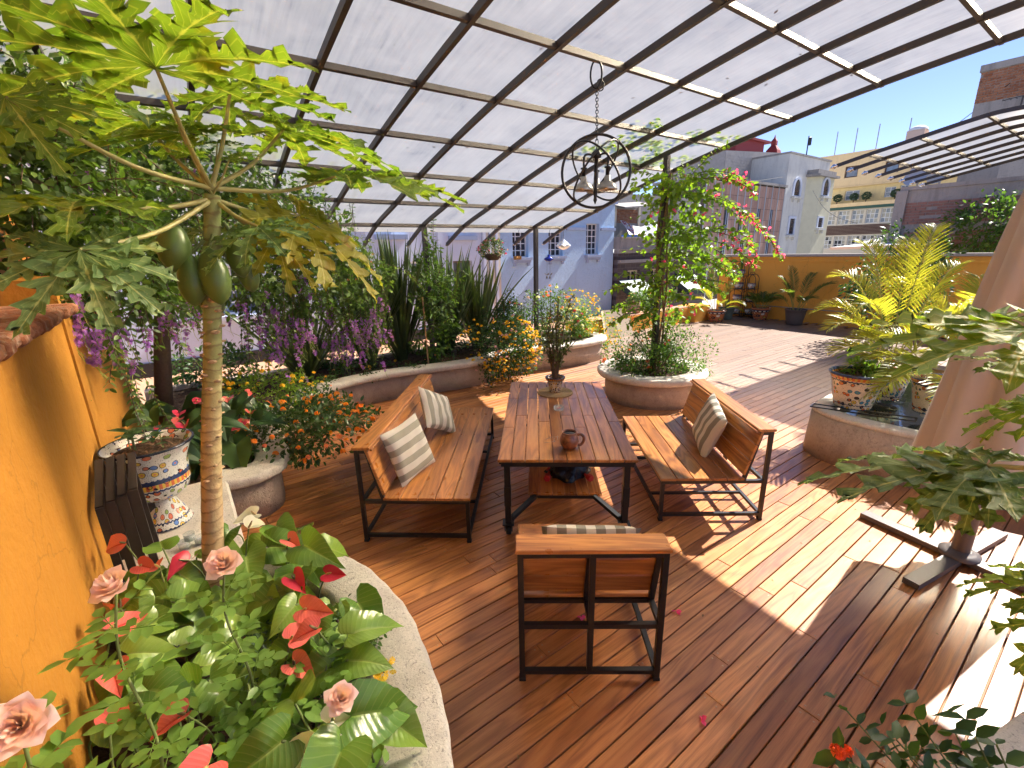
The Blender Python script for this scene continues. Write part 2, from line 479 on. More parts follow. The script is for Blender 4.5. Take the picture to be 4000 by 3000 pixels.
# ================================================================== arched canopy with polycarbonate panels
PROF = [(8.44, 2.54), (7.75, 2.845), (6.85, 3.11), (6.0, 3.37), (5.1, 3.61), (4.2, 3.82), (3.3, 4.0), (2.36, 4.17), (1.4, 4.30), (.5, 4.39), (-.4, 4.43), (-1.3, 4.42), (-2.2, 4.36)]
RIBS = [7.10 - .835 * k for k in range(11)]
PURL = [7.75, 6.85, 6.0, 5.1, 4.2, 3.3, 2.36, 1.4, .5, -.4, -1.3, -2.2]
prof_s = spline([(a, b, 0) for a, b in PROF], 96)[:, :2]
def prof_z(v):
    return float(np.interp(-v, -prof_s[:, 0], prof_s[:, 1]))
def rib_mesh(mb, pts, w, h):
    """curved bar of rectangular section in the local y-z plane"""
    pts = np.asarray(pts); t = np.gradient(pts, axis=0); t /= np.linalg.norm(t, axis=1, keepdims=True)
    n = np.stack([-t[:, 1], t[:, 0]], 1); n[n[:, 1] < 0] *= -1
    vs = []
    for p, q in zip(pts, n):
        for sx, sn in ((-1, -1), (1, -1), (1, 1), (-1, 1)):
            vs.append((sx * w / 2, p[0] + q[0] * sn * h / 2, p[1] + q[1] * sn * h / 2))
    fs = [(i * 4 + j, i * 4 + (j + 1) % 4, i * 4 + 4 + (j + 1) % 4, i * 4 + 4 + j) for i in range(len(pts) - 1) for j in range(4)]
    m = len(pts) - 1
    fs += [(3, 2, 1, 0), (m * 4, m * 4 + 1, m * 4 + 2, m * 4 + 3)]
    mb.add(vs, fs)
def finial(mb, c, d, s=1.0):
    """turned steel knob on a bar end"""
    d = unit(d); path = [np.asarray(c) + d * q * s for q in (0, .012, .02, .035, .055, .07, .09, .105)]
    mb.tube(path, [x * s for x in (.03, .03, .018, .036, .04, .028, .014, .003)], 10)
can = thing('canopy', 'long arched canopy of brown steel ribs glazed with milky ribbed panels', 'canopy', (0, 0, 0), ROTU)
mb = MB(); rib_mesh(mb, prof_s, .042, .062); rib0 = mb.mesh('rib', (0, 0, 0), M['brownsteel'], False)
mb = MB(); finial(mb, (0, 8.44, 2.54), (0, .69, -.305), .62); fin0 = mb.mesh('finial', (0, 0, 0), M['chrome'], True)
for u in RIBS:
    rb = share(rib0, 'rib', can, (u, 0, 0)); share(fin0, 'finial', rb)
mb = MB(); mb.box((0, 0, 0), (RIBS[0] - RIBS[-1] + .10, .036, .052)); pur0 = mb.mesh('purlin', (0, 0, 0), M['brownsteel'], False)
for v in PURL:
    o = share(pur0, 'purlin', can, ((RIBS[0] + RIBS[-1]) / 2 + .02, v, prof_z(v) + .002))
    sl = (prof_z(v + .05) - prof_z(v - .05)) / .1
    o.rotation_euler = (math.atan(sl), 0, 0)
edges = [8.06] + PURL[1:]
for i in range(len(edges) - 1):
    a, b = edges[i], edges[i + 1]
    vs = []; fs = []
    nn = 7
    for j, v in enumerate(np.linspace(a, b, nn)):
        z = prof_z(v) + .037
        vs += [(-.416, v, z), (-.14, v, z + .001), (.14, v, z + .001), (.416, v, z)]
    for j in range(nn - 1):
        for q in range(3): fs.append((j * 4 + q, j * 4 + q + 1, j * 4 + q + 5, j * 4 + q + 4))
    mb = MB(); mb.add(vs, fs); pm = mb.mesh('panel', (0, 0, 0), M['poly'], True)
    for k in range(len(RIBS) - 1):
        share(pm, 'panel', can, ((RIBS[k] + RIBS[k + 1]) / 2, 0, 0))
# wind-blown leaves caught on top of the sheets, mostly along the purlins
mb = MB(); lt_ = np.array([(0, 0, 0), (.5, .22, .03), (1, 0, 0), (.5, -.22, .03)])
for k in range(330):
    v_ = PURL[rnd.randrange(0, 10)] + abs(rnd.gauss(0, .10)) if k % 3 else rnd.uniform(-1, 7.9); v_ = min(v_, 8.0); u_ = rnd.uniform(RIBS[-1], RIBS[0]); a_ = rnd.uniform(0, 6.28); s_ = rnd.uniform(.02, .075)
    q = lt_ * s_; q = np.stack([q[:, 0] * math.cos(a_) - q[:, 1] * math.sin(a_) + u_, q[:, 0] * math.sin(a_) + q[:, 1] * math.cos(a_) + v_, q[:, 2]], 1); q[:, 2] += np.array([prof_z(y) for y in q[:, 1]]) + .041; mb.add(q, [(0, 1, 2, 3)])
stuff(mb.build('fallen_leaves', plain('dead_leaf', (.12, .075, .04), .9), can, local=True))
# posts that carry it
for k, (u, v, z0) in enumerate(((RIBS[1], 7.70, .3), (RIBS[1], 4.62, .3), (RIBS[4], 7.70, .3))):
    mb = MB(); mb.bar((u, v, z0), (u, v, prof_z(v) - .03), .075, .075, up=(0, 1, 0)); mb.build('post', M['brownsteel'], can, local=True)

# second canopy across the deck
can2 = thing('canopy', 'smaller arched canopy with row of pointed finials beyond the pond', 'canopy', (0, 0, 0), ROTU)
P2 = [(4.02, 3.83), (3.6, 3.93), (3.1, 4.04), (2.6, 4.15), (2.2, 4.235), (1.9, 4.28), (1.5, 4.28), (1.0, 4.22), (.4, 4.08), (-.2, 3.86), (-.8, 3.56)]
p2s = spline([(a, b, 0) for a, b in P2], 60)[:, :2]
p2z = lambda v: float(np.interp(-v, -p2s[:, 0], p2s[:, 1]))
mb = MB(); rib_mesh(mb, p2s, .042, .06); rib2 = mb.mesh('rib', (0, 0, 0), M['brownsteel'], False)
mb = MB(); finial(mb, (0, 4.02, 3.83), (0, .42, -.1), 1.25); fin2 = mb.mesh('finial', (0, 0, 0), M['chrome'], True)
R2 = [10.72 + .80 * k for k in range(8)]
for u in R2:
    rb = share(rib2, 'rib', can2, (u, 0, 0)); share(fin2, 'finial', rb)
mb = MB(); mb.box((0, 0, 0), (R2[-1] - R2[0] + .06, .036, .05)); pur2 = mb.mesh('purlin', (0, 0, 0), M['brownsteel'], False)
PU2 = [3.55, 2.85, 2.05, 1.1, .1, -.75]
for v in PU2:
    share(pur2, 'purlin', can2, ((R2[0] + R2[-1]) / 2, v, p2z(v) + .002))
for i in range(len(PU2) - 1):
    a, b = PU2[i] + (.08 if i == 0 else 0), PU2[i + 1]
    vs = []; fs = []
    for v in np.linspace(a, b, 6):
        z = p2z(v) + .036; vs += [(-.398, v, z), (.398, v, z)]
    for j in range(5): fs.append((j * 2, j * 2 + 1, j * 2 + 3, j * 2 + 2))
    mb = MB(); mb.add(vs, fs); pm = mb.mesh('panel', (0, 0, 0), M['poly'], True)
    for k in range(len(R2) - 1): share(pm, 'panel', can2, ((R2[k] + R2[k + 1]) / 2, 0, 0))
for u in (R2[0] + .4, R2[4]):
    mb = MB(); mb.bar((u, -.75, 0), (u, -.75, p2z(-.75)), .08, .08, up=(0, 1, 0)); mb.build('post', M['brownsteel'], can2, local=True)

# ================================================================== orange garden wall beside the camera
wl = thing('garden_wall', 'tall orange plaster wall with brick coping behind the anthurium bed', 'wall', P(-.9, 2, 0))
def uvbox(mb, u0, u1, v0, v1, z0, z1, bev=0.0):
    mb.box(P((u0 + u1) / 2, (v0 + v1) / 2, (z0 + z1) / 2), (u1 - u0, v1 - v0, z1 - z0), mR, bev); return mb
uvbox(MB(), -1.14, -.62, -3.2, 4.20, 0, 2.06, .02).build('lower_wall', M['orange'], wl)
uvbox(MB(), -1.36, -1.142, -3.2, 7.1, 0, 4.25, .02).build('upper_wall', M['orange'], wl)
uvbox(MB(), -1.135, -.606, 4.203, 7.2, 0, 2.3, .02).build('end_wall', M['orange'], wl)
def brick_mat():
    t = NT('weathered_brick'); v = t.pos(); rd = t.rand()
    n = t.noise(v, 14, 6, .7, .6); n2 = t.noise(t.mapping(v, (40, 40, 90)), 1.0, 5, .7)
    c = t.mix(rd, (.24, .085, .040), (.36, .16, .085)); c = t.mix(t.ramp(n, [(.5, 0.0), (.72, .9)]), c, (.38, .30, .23))
    c = t.mix(t.ramp(n2, [(.28, .9), (.44, 0.0)]), c, (.07, .045, .03))
    t.set(c, .9, 0, .2); t.bump(t.math('ADD', n, n2), .8, .015); return t.m
M['brick'] = brick_mat()
mb = MB()
mb.box((0, 0, 0), (.60, .128, .072), bev=.018); bk0 = mb.mesh('brick', (0, 0, 0), M['brick'], True)
v = .2
while v < 4.12:
    share(bk0, 'brick', wl, P(-.82 + rnd.uniform(-.012, .012), v, 2.098 + rnd.uniform(-.004, .004)) - OFF[wl.name], (rnd.uniform(-.03, .03), rnd.uniform(-.02, .02), ROTU + rnd.uniform(-.02, .02)))
    v += .139
# far orange wall across the deck
fwl = thing('boundary_wall', 'low orange wall with grey coping at the far end of the deck', 'wall', P(16.3, 6.7, 0))
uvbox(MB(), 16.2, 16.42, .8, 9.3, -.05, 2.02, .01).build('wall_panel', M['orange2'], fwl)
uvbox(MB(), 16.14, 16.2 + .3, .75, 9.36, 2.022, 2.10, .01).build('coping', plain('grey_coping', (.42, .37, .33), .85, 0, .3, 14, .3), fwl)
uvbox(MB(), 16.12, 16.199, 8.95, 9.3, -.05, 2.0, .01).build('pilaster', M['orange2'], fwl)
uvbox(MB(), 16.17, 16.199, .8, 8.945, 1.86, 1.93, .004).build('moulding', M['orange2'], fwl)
mb = MB(); mb.tube([P(16.17, 1, .42), P(16.17, 7.9, .42)], .013, 7); mb.build('pipe', plain('galvanised_pipe', (.45, .43, .40), .5, .6), fwl)

# ================================================================== planters with overhanging copings
def sweep(mb, prof, path, closed=False, wob=0.0):
    """sweep a section (outward, z) along a ground polyline; outward is right of travel"""
    path = np.asarray(path, float)[:, :2]; m = len(path)
    if closed: t = np.roll(path, -1, 0) - np.roll(path, 1, 0)
    else: t = np.gradient(path, axis=0)
    t /= np.linalg.norm(t, axis=1, keepdims=True)
    nr = np.stack([t[:, 1], -t[:, 0]], 1); k = len(prof)
    vs = []
    for i in range(m):
        for (o, z) in prof:
            w = (math.sin(i * 1.7 + z * 31) + math.sin(i * .63 + o * 17)) * wob
            vs.append((path[i, 0] + nr[i, 0] * (o + w), path[i, 1] + nr[i, 1] * (o + w), z + w * .35))
    fs = []
    for i in range(m if closed else m - 1):
        i2 = (i + 1) % m
        for j in range(k):
            j2 = (j + 1) % k
            fs.append((i * k + j, i2 * k + j, i2 * k + j2, i * k + j2)[::-1])
    if not closed: fs += [tuple(range(k)), tuple(range((m - 1) * k, m * k))[::-1]]
    mb.add(vs, fs); return mb
BODY = [(-.2, -.02), (.0, -.02), (0.0, .405), (-.2, .405)]
def copsec(o, i, z0=.40, z1=.50):
    r = .022
    return [(i, z0), (o - r * .6, z0), (o, z0 + r), (o + .004, (z0 + z1) / 2), (o, z1 - r), (o - r * .5, z1 - r * .35), (o - r * 1.3, z1), (i + r, z1), (i, z1 - r)]
def soil_sheet(poly, z, name, parent, step=.12):
    """lumpy soil inside a ground polygon"""
    poly = np.asarray(poly)[:, :2]; c = poly.mean(0)
    vs = [(c[0], c[1], z + .03)]; rings = 7; m = len(poly); fs = []
    for r in range(1, rings + 1):
        q = r / rings
        for i in range(m):
            p = c + (poly[i] - c) * q
            vs.append((p[0], p[1], z + rnd.uniform(-.012, .02)))
    for i in range(m): fs.append((0, 1 + i, 1 + (i + 1) % m))
    for r in range(rings - 1):
        for i in range(m):
            a, b = 1 + r * m + i, 1 + r * m + (i + 1) % m
            fs.append((a, a + m, b + m, b))
    mb = MB(); mb.add(vs, fs); return mb.build(name, M['soil'], parent, True)
def uvpath(pts, n=60): return spline([P(a, b) for a, b in pts], n)
# near bed beside the camera
nearp = uvpath([(-.1, -.4), (.22, .5), (.46, 1.1), (.60, 1.5), (.68, 1.9), (.69, 2.25), (.62, 2.62), (.46, 2.92), (.22, 3.14), (-.05, 3.26), (-.30, 3.3)], 70)
pl = thing('planter', 'curved speckled stone planter full of anthuriums and roses', 'planter', P(0, 1.8, 0))
sweep(MB(), [(-.26, -.02), (-.03, -.02), (-.03, .405), (-.26, .405)], nearp, wob=.002).build('body', M['body'], pl, True)
sweep(MB(), copsec(.05, -.245), nearp, wob=.003).build('coping', M['coping'], pl, True)
soil_sheet(np.vstack([nearp[::3], [P(-.62, 3.2)], [P(-.64, 1.2)], [P(-.64, -.4)]]), .40, 'soil', pl)
# stone ledge between the two beds
lg = thing('stone_ledge', 'flat speckled stone ledge under the footed painted pot', 'ledge', P(-.25, 3.9, 0))
uvbox(MB(), -.60, .10, 3.02, 4.60, .40, .498, .02).build('slab', M['coping'], lg)
uvbox(MB(), -.60, .02, 3.30, 4.50, -.02, .399).build('base', M['body'], lg)
# long back bed, from the lobe by the wall to the rounded end
bedp = uvpath([(-.05, 4.52), (.20, 4.46), (.42, 4.50), (.58, 4.66), (.65, 4.95), (.66, 5.4), (.78, 6.0), (1.10, 6.62), (1.65, 7.0), (2.3, 7.16), (2.9, 7.14), (3.6, 7.0), (4.2, 6.93), (4.65, 7.05), (5.1, 7.22), (5.6, 7.12), (6.3, 6.92), (7.0, 6.83), (7.55, 6.92), (7.86, 7.22), (7.9, 7.7), (7.7, 8.3), (7.3, 8.6)], 190)
bd = thing('planter', 'long wavy rendered planter bed under the canopy eave', 'planter', P(4, 7.8, 0))
sweep(MB(), [(-.28, -.02), (-.06, -.02), (-.06, .405), (-.28, .405)], bedp, wob=.002).build('body', M['body'], bd, True)
sweep(MB(), copsec(.04, -.27), bedp, wob=.003).build('coping', M['coping'], bd, True)
uvbox(MB(), -.6, 7.35, 8.62, 8.8, -.02, .47).build('back_wall', M['body'], bd)
soil = MB()
su, sv = np.meshgrid(np.linspace(-.55, 7.7, 70), np.linspace(4.7, 8.62, 34), indexing='ij')
front = np.interp(su, [-.55, .4, .6, .66, .8, 1.2, 1.7, 2.3, 3.0, 4.2, 5.1, 5.6, 6.3, 7.0, 7.7], [4.7, 4.75, 4.9, 5.6, 6.15, 6.85, 7.22, 7.38, 7.36, 7.16, 7.42, 7.34, 7.13, 7.05, 7.2])
sv2 = front + (8.63 - front) * (sv - 4.7) / (8.62 - 4.7)
pts = [P(a, b, .41 + rnd.uniform(-.015, .035)) for a, b in zip(su.ravel(), sv2.ravel())]
fs = [(i * 34 + j, (i + 1) * 34 + j, (i + 1) * 34 + j + 1, i * 34 + j + 1) for i in range(69) for j in range(33)]
soil.add(pts, fs); soil.build('soil', M['soil'], bd, True)
# round planter
RP = W(1.92, 7.46)
rp = thing('planter', 'round rendered planter with wide stone coping around the bougainvillea post', 'planter', RP)
ang = np.linspace(0, -2 * math.pi, 56, endpoint=False)
ring = np.stack([RP[0] + .74 * np.cos(-ang) , RP[1] + .74 * np.sin(-ang)], 1)
sweep(MB(), [(-.15, -.02), (0, -.02), (0.01, .2), (0, .405), (-.15, .405)], ring, True, .002).build('body', M['body'], rp, True)
sweep(MB(), copsec(.14, -.16), ring, True, .004).build('coping', M['coping'], rp, True)
soil_sheet(ring * .8 + RP[:2] * .2, .42, 'soil', rp)
# pond basin at the right
PD = [(7.9, 2.05), (7.2, 2.1), (6.4, 2.13), (6.0, 2.10), (5.80, 1.95), (5.70, 1.70), (5.68, 1.3), (5.74, .8), (5.9, .25), (6.2, -.4)]
pondp = uvpath(PD[::-1], 70)
pd = thing('pond_basin', 'rendered stone pond basin with dark water and pale rim', 'pond', P(6.6, 1.2, 0))
# outward is on the left of this path, so travel it backwards
pp = pondp
sweep(MB(), [(-.20, -.02), (0.03, -.02), (.0, .50), (-.20, .50)], pp[::-1], wob=.003).build('body', M['body'], pd, True)
sweep(MB(), [(-.20, .501), (-.01, .501), (.0, .515), (-.012, .55), (-.03, .56), (-.17, .56), (-.20, .54)], pp[::-1], wob=.004).build('rim', M['coping'], pd, True)
def water_mat():
    t = NT('dark_pond_water'); t.set((.045, .05, .03), .05, 0, .6)
    t.bump(t.noise(t.pos(), 7, 3), .08, .02); return t.m
wt = MB(); cw_ = P(7.4, .8); inn = np.vstack([pp, [P(9.6, 2.0)], [P(9.6, -.4)]]); wt.add([(cw_[0], cw_[1], .44)] + [(q[0], q[1], .44) for q in inn], [(0, i + 1, (i + 1) % len(inn) + 1) for i in range(len(inn))])
struct(wt.build('water', water_mat(), at=(*P(6.6, 1.2)[:2], .44)))
uvbox(MB(), 7.9, 9.8, 1.9, 2.1, -.02, .55, .02).build('back_rim', M['coping'], pd)
def tile_mat():
    t = NT('patterned_pond_tile'); v = t.pos()
    uu = t.n('ShaderNodeVectorMath', {0: v, 1: tuple(V)}, operation='DOT_PRODUCT').outputs['Value']
    c2 = t.n('ShaderNodeCombineXYZ', {'X': uu, 'Y': t.n('ShaderNodeSeparateXYZ', {0: v}).outputs[2]}).outputs[0]
    d = t.voro(t.mapping(c2, (10, 10, 10)), 1.0, rand=0.0)
    rg = t.math('FRACT', t.math('MULTIPLY', d, 5.0))
    c = t.mix(t.ramp(rg, [(.35, 0.0), (.45, 1.0)]), (.56, .50, .38), (.20, .24, .25))
    t.set(c, .25); return t.m
M['ptile'] = tile_mat()
uvbox(MB(), 6.6, 6.85, .30, 1.18, .1, .50, .01).build('tiled_step', M['ptile'], pd)
uvbox(MB(), 6.56, 7.3, .26, 1.22, .502, .545, .01).build('step_slab', M['coping'], pd)
# corner of another planter in front of the camera, on the right
cp = thing('planter', 'low planter corner with speckled coping holding the red lantana', 'planter', P(2.7, -.6, 0))
cpp = uvpath([(1.1, -.62), (1.5, -.25), (1.9, -.04), (2.3, .0), (2.8, -.12), (3.4, -.35), (3.9, -.8)], 42)
sweep(MB(), [(-.2, -.02), (0, -.02), (0, .24), (-.2, .24)], cpp[::-1]).build('body', M['body'], cp, True)
sweep(MB(), copsec(.05, -.24, .24, .32), cpp[::-1], wob=.003).build('coping', M['coping'], cp, True)
sl = np.vstack([cpp[::3], [P(3.6, -1.2)], [P(1.4, -1.2)]]); soil_sheet(sl, .24, 'soil', cp)
# ================================================================== table and benches
def teak_board(mb_name, parent, L, w, t, loc, rz=0.0, axis='y', rot=None):
    key = (round(L, 3), round(w, 3), round(t, 3))
    if key not in BOARDS:
        b = MB(); b.box((0, 0, 0), (L, w, t), bev=.004); BOARDS[key] = b.mesh(mb_name, (0, 0, 0), M['teak'], False)
    return share(BOARDS[key], mb_name, parent, loc, rot if rot is not None else (0, 0, math.pi / 2 if axis == 'y' else 0.0))
BOARDS = {}
M['screw'] = plain('brass_screw_head', (.40, .27, .15), .45, .5)
tb = thing('dining_table', 'long slatted teak table on black steel frame with casters', 'table', (.254, 4.57, 0))
TW, TL = 1.146, 2.30
nb = 10; pw = TW / nb
for k in range(nb):
    x = -TW / 2 + pw * (k + .5)
    cuts = [-TL / 2, -TL / 2 + (1.05 if k % 2 else 1.62), TL / 2] if k % 3 else [-TL / 2, -TL / 2 + .72 + .15 * (k % 2), -TL / 2 + 1.62, TL / 2]
    for a, b in zip(cuts, cuts[1:]):
        teak_board('slat', tb, b - a - .002, pw - .006, .026, (x, (a + b) / 2, .742))
f = MB()
for y in (-TL / 2 + .03, 0, TL / 2 - .03): f.bar((-TW / 2 + .03, y, .708), (TW / 2 - .03, y, .708), .04, .04)
for x in (-TW / 2 + .03, TW / 2 - .03): f.bar((x, -TL / 2 + .052, .7085), (x, TL / 2 - .052, .7085), .04, .038)
f.build('top_frame', M['black'], tb, local=True)
for sx in (-1, 1):
    for sy in (-1, 1):
        x, y = sx * (TW / 2 - .075), sy * (TL / 2 - .07)
        lgm = MB(); lgm.bar((x, y, .13), (x, y, .688), .05, .05, up=(0, 1, 0)); lgm.bar((x, y, .30), (x, y, .48), .058, .058, up=(0, 1, 0)); lgo = lgm.build('leg', M['black'], tb, local=True)
        c = MB(); c.box((x, y, .125), (.10, .10, .008)); c.box((x + .03, y + .01, .085), (.008, .06, .075)); c.box((x - .03, y + .01, .085), (.008, .06, .075))
        c.build('caster_plate', M['black'], lgo, local=True)
        c = MB(); ang = np.linspace(0, 2 * math.pi, 20, endpoint=False)
        c.tube([(x - .022, y + .02, .045), (x - .018, y + .02, .045), (x + .018, y + .02, .045), (x + .022, y + .02, .045)], [.038, .045, .045, .038], 18)
        c.build('caster_wheel', plain('black_rubber', (.02, .02, .02), .5), lgo, True, local=True)
        d = MB(); d.bar((x - sx * .02, y, .16), (sx * .26, y - sy * .18, .285), .045, .03); d.build('brace', M['black'], tb, local=True)
f = MB(); f.bar((-.31, -TL / 2 + .27, .268), (.31, -TL / 2 + .27, .268), .03, .03); f.bar((-.31, TL / 2 - .27, .268), (.31, TL / 2 - .27, .268), .03, .03); f.build('shelf_bar', M['black'], tb, local=True)
sk = MB()
for k in range(nb):
    for y in (-TL / 2 + .03, -TL / 2 + .75, 0.0, TL / 2 - .72, TL / 2 - .03):
        for d_ in (-.03, .03): sk.lathe([(.0001, .0009), (.004, .0007), (.005, 0)], 7, (-TW / 2 + pw * (k + .5) + d_, y + .02 * (1 if y <= 0 else -1), .755))
stuff(sk.build('screws', M['screw'], tb, local=True))
for k in range(6):
    teak_board('shelf_slat', tb, TL - .5, .106, .024, (-.275 + k * .11, 0, .297))

def bench(name, label, cat, loc, rz, L, group=None):
    """local: length along x from -L/2 to L/2; y=0 is the rear foot line, the front edge is at y=.945"""
    t = thing(name, label, cat, loc, rz, group)
    D, zs, zc, bt = .945, .43, .89, .026
    sw = .148
    for k in range(5):
        teak_board('seat_slat', t, L, sw - .006, bt, (0, D - sw * (k + .5), zs - bt / 2), axis='x')
    th = math.atan2(.86 - .45, -.115)           # slope of the back, in the y-z plane
    for k in range(3):
        s_ = .075 + k * .148
        y = .205 + math.cos(th) * s_; z = .455 + math.sin(th) * s_
        teak_board('back_slat', t, L - .004, .142, bt, (0, y + .012, z), rot=(th, 0, 0))
    teak_board('cap_rail', t, L + .01, .148, bt, (0, .066, zc - bt / 2), axis='x')
    teak_board('cap_lip', t, L, .02, .018, (0, .151, zc - .025), axis='x')
    fr = MB(); w = .032; e = L / 2 - .02
    xs = (-e, e) if L > 1.2 else (-e, e)
    for x in (-e, 0, e):
        fr.bar((x, .02, .02 if x else .05), (x, .02, zc - bt), w, w, up=(0, 1, 0))
    for x in (-e, 0, e):
        fr.bar((x, .105, zc - .045), (x, .208, .40), w, w * .9, up=(0, 1, 0))
    for x in (-e, e):
        fr.bar((x, .037, zc - .043), (x, .12, zc - .043), w - .002, w - .004)
        fr.bar((x, .037, .388), (x, D - .012, .388), w - .002, w - .003)
        fr.bar((x, .037, .062), (x, D - .045, .062), w - .002, w - .003)
        fr.bar((x, D - .03, .02), (x, D - .03, .3715), w, w, up=(0, 1, 0))
    fr.bar((0, .037, .387), (0, D - .02, .387), w - .004, w - .006)
    for z in (.385, zc - bt - .017): fr.bar((-e + .016, .02, z), (e - .016, .02, z), w - .003, w - .003)
    fr.bar((-e + .016, .21, .388), (e - .016, .21, .388), w - .003, w - .005)
    for y in (.02, D - .03): fr.bar((-e + .016, y, .062), (e - .016, y, .062), w - .003, w - .005)
    fr.bar((-e + .016, D - .03, .385), (e - .016, D - .03, .385), w - .003, w - .005)
    if L > 1.2:
        for x in (-L / 4, L / 4): fr.bar((x, .037, .0625), (x, D - .046, .0625), w - .006, w - .008)
        for x in (-L / 4, L / 4): fr.bar((x, .225, .3865), (x, D - .046, .3865), w - .006, w - .008)
    fr.build('frame', M['black'], t, local=True)
    sk = MB()
    for k in range(5):
        for x in (-L / 2 + .035, 0, L / 2 - .035):
            for d_ in (-.04, .04): sk.lathe([(.0001, .0009), (.004, .0007), (.005, 0)], 7, (x, D - sw * (k + .5) + d_, zs))
    stuff(sk.build('screws', M['screw'], t, local=True))
    for x in (-e, e):
        for y in (.02, D - .03):
            q = MB(); q.box((x, y, .013), (.038, .038, .026), bev=.004); q.build('foot', plain('foot_cap', (.015, .015, .015), .6) if 'foot_cap' not in M else M['foot_cap'], t, local=True)
    return t
M['foot_cap'] = plain('foot_cap', (.015, .015, .015), .6)
b1 = bench('bench', 'long slatted teak bench with two striped cushions', 'bench', (-1.492, 4.512, 0), -math.pi / 2, 2.30, 'teak benches round the table')
b2 = bench('bench', 'shorter slatted teak bench with single striped cushion beside round planter', 'bench', (2.02, 4.545, 0), math.pi / 2 + R(1.7), 1.60, 'teak benches round the table')
b3 = bench('chair', 'wide slatted teak chair with black steel back frame, cushion on seat', 'chair', (.298, 2.075, 0), R(1.8), .81)

# ------------------------------------------------------------------ cushions
def cushion_mat(name, a, b):
    t = NT(name); v = t.coord(); sx = t.n('ShaderNodeSeparateXYZ', {0: v})
    fr = t.math('FRACT', t.math('ADD', t.math('MULTIPLY', sx.outputs[0], 1 / .118), .25))
    st = t.math('GREATER_THAN', fr, .5)
    c = t.mix(st, a, b)
    wv = t.noise(t.mapping(v, (420, 420, 420)), 1.0, 2)
    c = t.mix(t.math('MULTIPLY', wv, .25), c, tuple(x * .7 for x in a))
    t.set(c, .9, 0, .15); t.bump(t.math('ADD', wv, t.math('MULTIPLY', t.noise(v, 11, 4, .6), 2.0)), .35, .006); return t.m
M['cush'] = cushion_mat('striped_cushion', (.66, .60, .50), (.235, .215, .165))
def cushion_mesh(w=.47, h=.47, th=.13, seed=0):
    n = 22; r_ = random.Random(seed); vs = []; fs = []
    gx = np.linspace(-1, 1, n)
    fl = [r_.uniform(-1, 1) for _ in range(8)]
    for side in (1, -1):
        for i, x in enumerate(gx):
            for j, y in enumerate(gx):
                e = max(0, (1 - abs(x) ** 2.6)) * max(0, (1 - abs(y) ** 2.6)); z = side * th / 2 * e ** .48
                pin = 1 - .075 * (1 - abs(y) ** 1.5) * abs(x) ** 3; pin2 = 1 - .075 * (1 - abs(x) ** 1.5) * abs(y) ** 3
                wr = .006 * math.sin(5 * x + 3 * fl[0] + 4 * y * fl[1]) * e + .004 * math.sin(9 * y + 5 * fl[2] * x) * e
                vs.append((x * w / 2 * pin, y * h / 2 * pin2, z + wr))
    for s_ in (0, 1):
        for i in range(n - 1):
            for j in range(n - 1):
                a = s_ * n * n + i * n + j; q = (a, a + n, a + n + 1, a + 1)
                fs.append(q if s_ == 0 else q[::-1])
    m = MB(); m.add(vs, fs); return m
def cushion(label, c, X, Y, seed, w=.47, h=.47, th=.13):
    m = cushion_mesh(w, h, th, seed); o = m.build('cushion', M['cush'], None, True, at=(0, 0, 0))
    X = unit(X); Y = np.asarray(Y, float); Y = unit(Y - X * (Y @ X)); N = np.cross(X, Y)
    mt = Matrix(((X[0], Y[0], N[0], c[0]), (X[1], Y[1], N[1], c[1]), (X[2], Y[2], N[2], c[2]), (0, 0, 0, 1)))
    o.matrix_world = mt
    tag(o, label, 'cushion', 'striped cushions'); return o
cushion('striped cushion with level bands at the near end of long bench', (-1.15, 3.78, .685), (-.32, .05, .95), (-.42, -.90, .0), 1, .52, .50, .15)
cushion('striped cushion tipped on its corner further along long bench', (-1.10, 4.80, .69), (.42, .72, -.45), (-.40, .45, .85), 2, .52, .5, .15)
cushion('striped cushion leaning on the backrest of shorter bench', (1.72, 4.36, .68), (-.10, -.93, -.22), (.26, -.22, .90), 3, .54, .5, .15)
cushion('striped cushion lying behind the backrest cap of wide chair', (.32, 2.50, .585), (1, .03, -.03), (0, -.36, .93), 4, .60, .45, .16)

# ------------------------------------------------------------------ things on and under the table
TT = .7552
def clay_mat():
    t = NT('burnished_clay'); v = t.coord(); n = t.noise(v, 14, 5, .6, .5)
    t.set(t.ramp(n, [(.32, (.035, .012, .007)), (.48, (.20, .062, .028)), (.7, (.33, .125, .06))]), .3, 0, .5, .3, .2); return t.m
M['clay'] = clay_mat()
c = W(.285, 3.655, TT)
mug = thing('clay_mug', 'round-bellied brown clay mug with big handle on the table', 'mug', c)
mb = MB(); mb.lathe([(.002, .002), (.045, .002), (.06, .012), (.078, .045), (.083, .075), (.078, .105), (.066, .128), (.062, .14), (.066, .15), (.062, .152), (.057, .147), (.056, .135), (.07, .105), (.074, .075), (.06, .03), (.002, .02)], 36, c); mb.build('cup', M['clay'], mug, True)
mb = MB(); hp = spline([c + np.array(q) for q in ((.062, 0, .122), (.095, 0, .128), (.122, 0, .105), (.122, 0, .065), (.10, 0, .035), (.072, 0, .036))], 24); mb.tube(hp, .0135, 10); mb.build('handle', M['clay'], mug, True)
mb = MB(); mb.lathe([(.001, .138), (.056, .138)], 24, c); mb.build('coffee', plain('dark_coffee', (.01, .005, .003), .1), mug)
def glass_mat(name='clear_glass', tint=(.95, .97, .97)):
    t = NT(name); t.set(tint, .04, 0, .6); tp = t.n('ShaderNodeBsdfTransparent', {0: (*tint, 1)}); ms = t.n('ShaderNodeMixShader', {0: .8, 1: t.b.outputs[0], 2: tp.outputs[0]}); t.link(ms.outputs[0], t.out.inputs[0]); return t.m
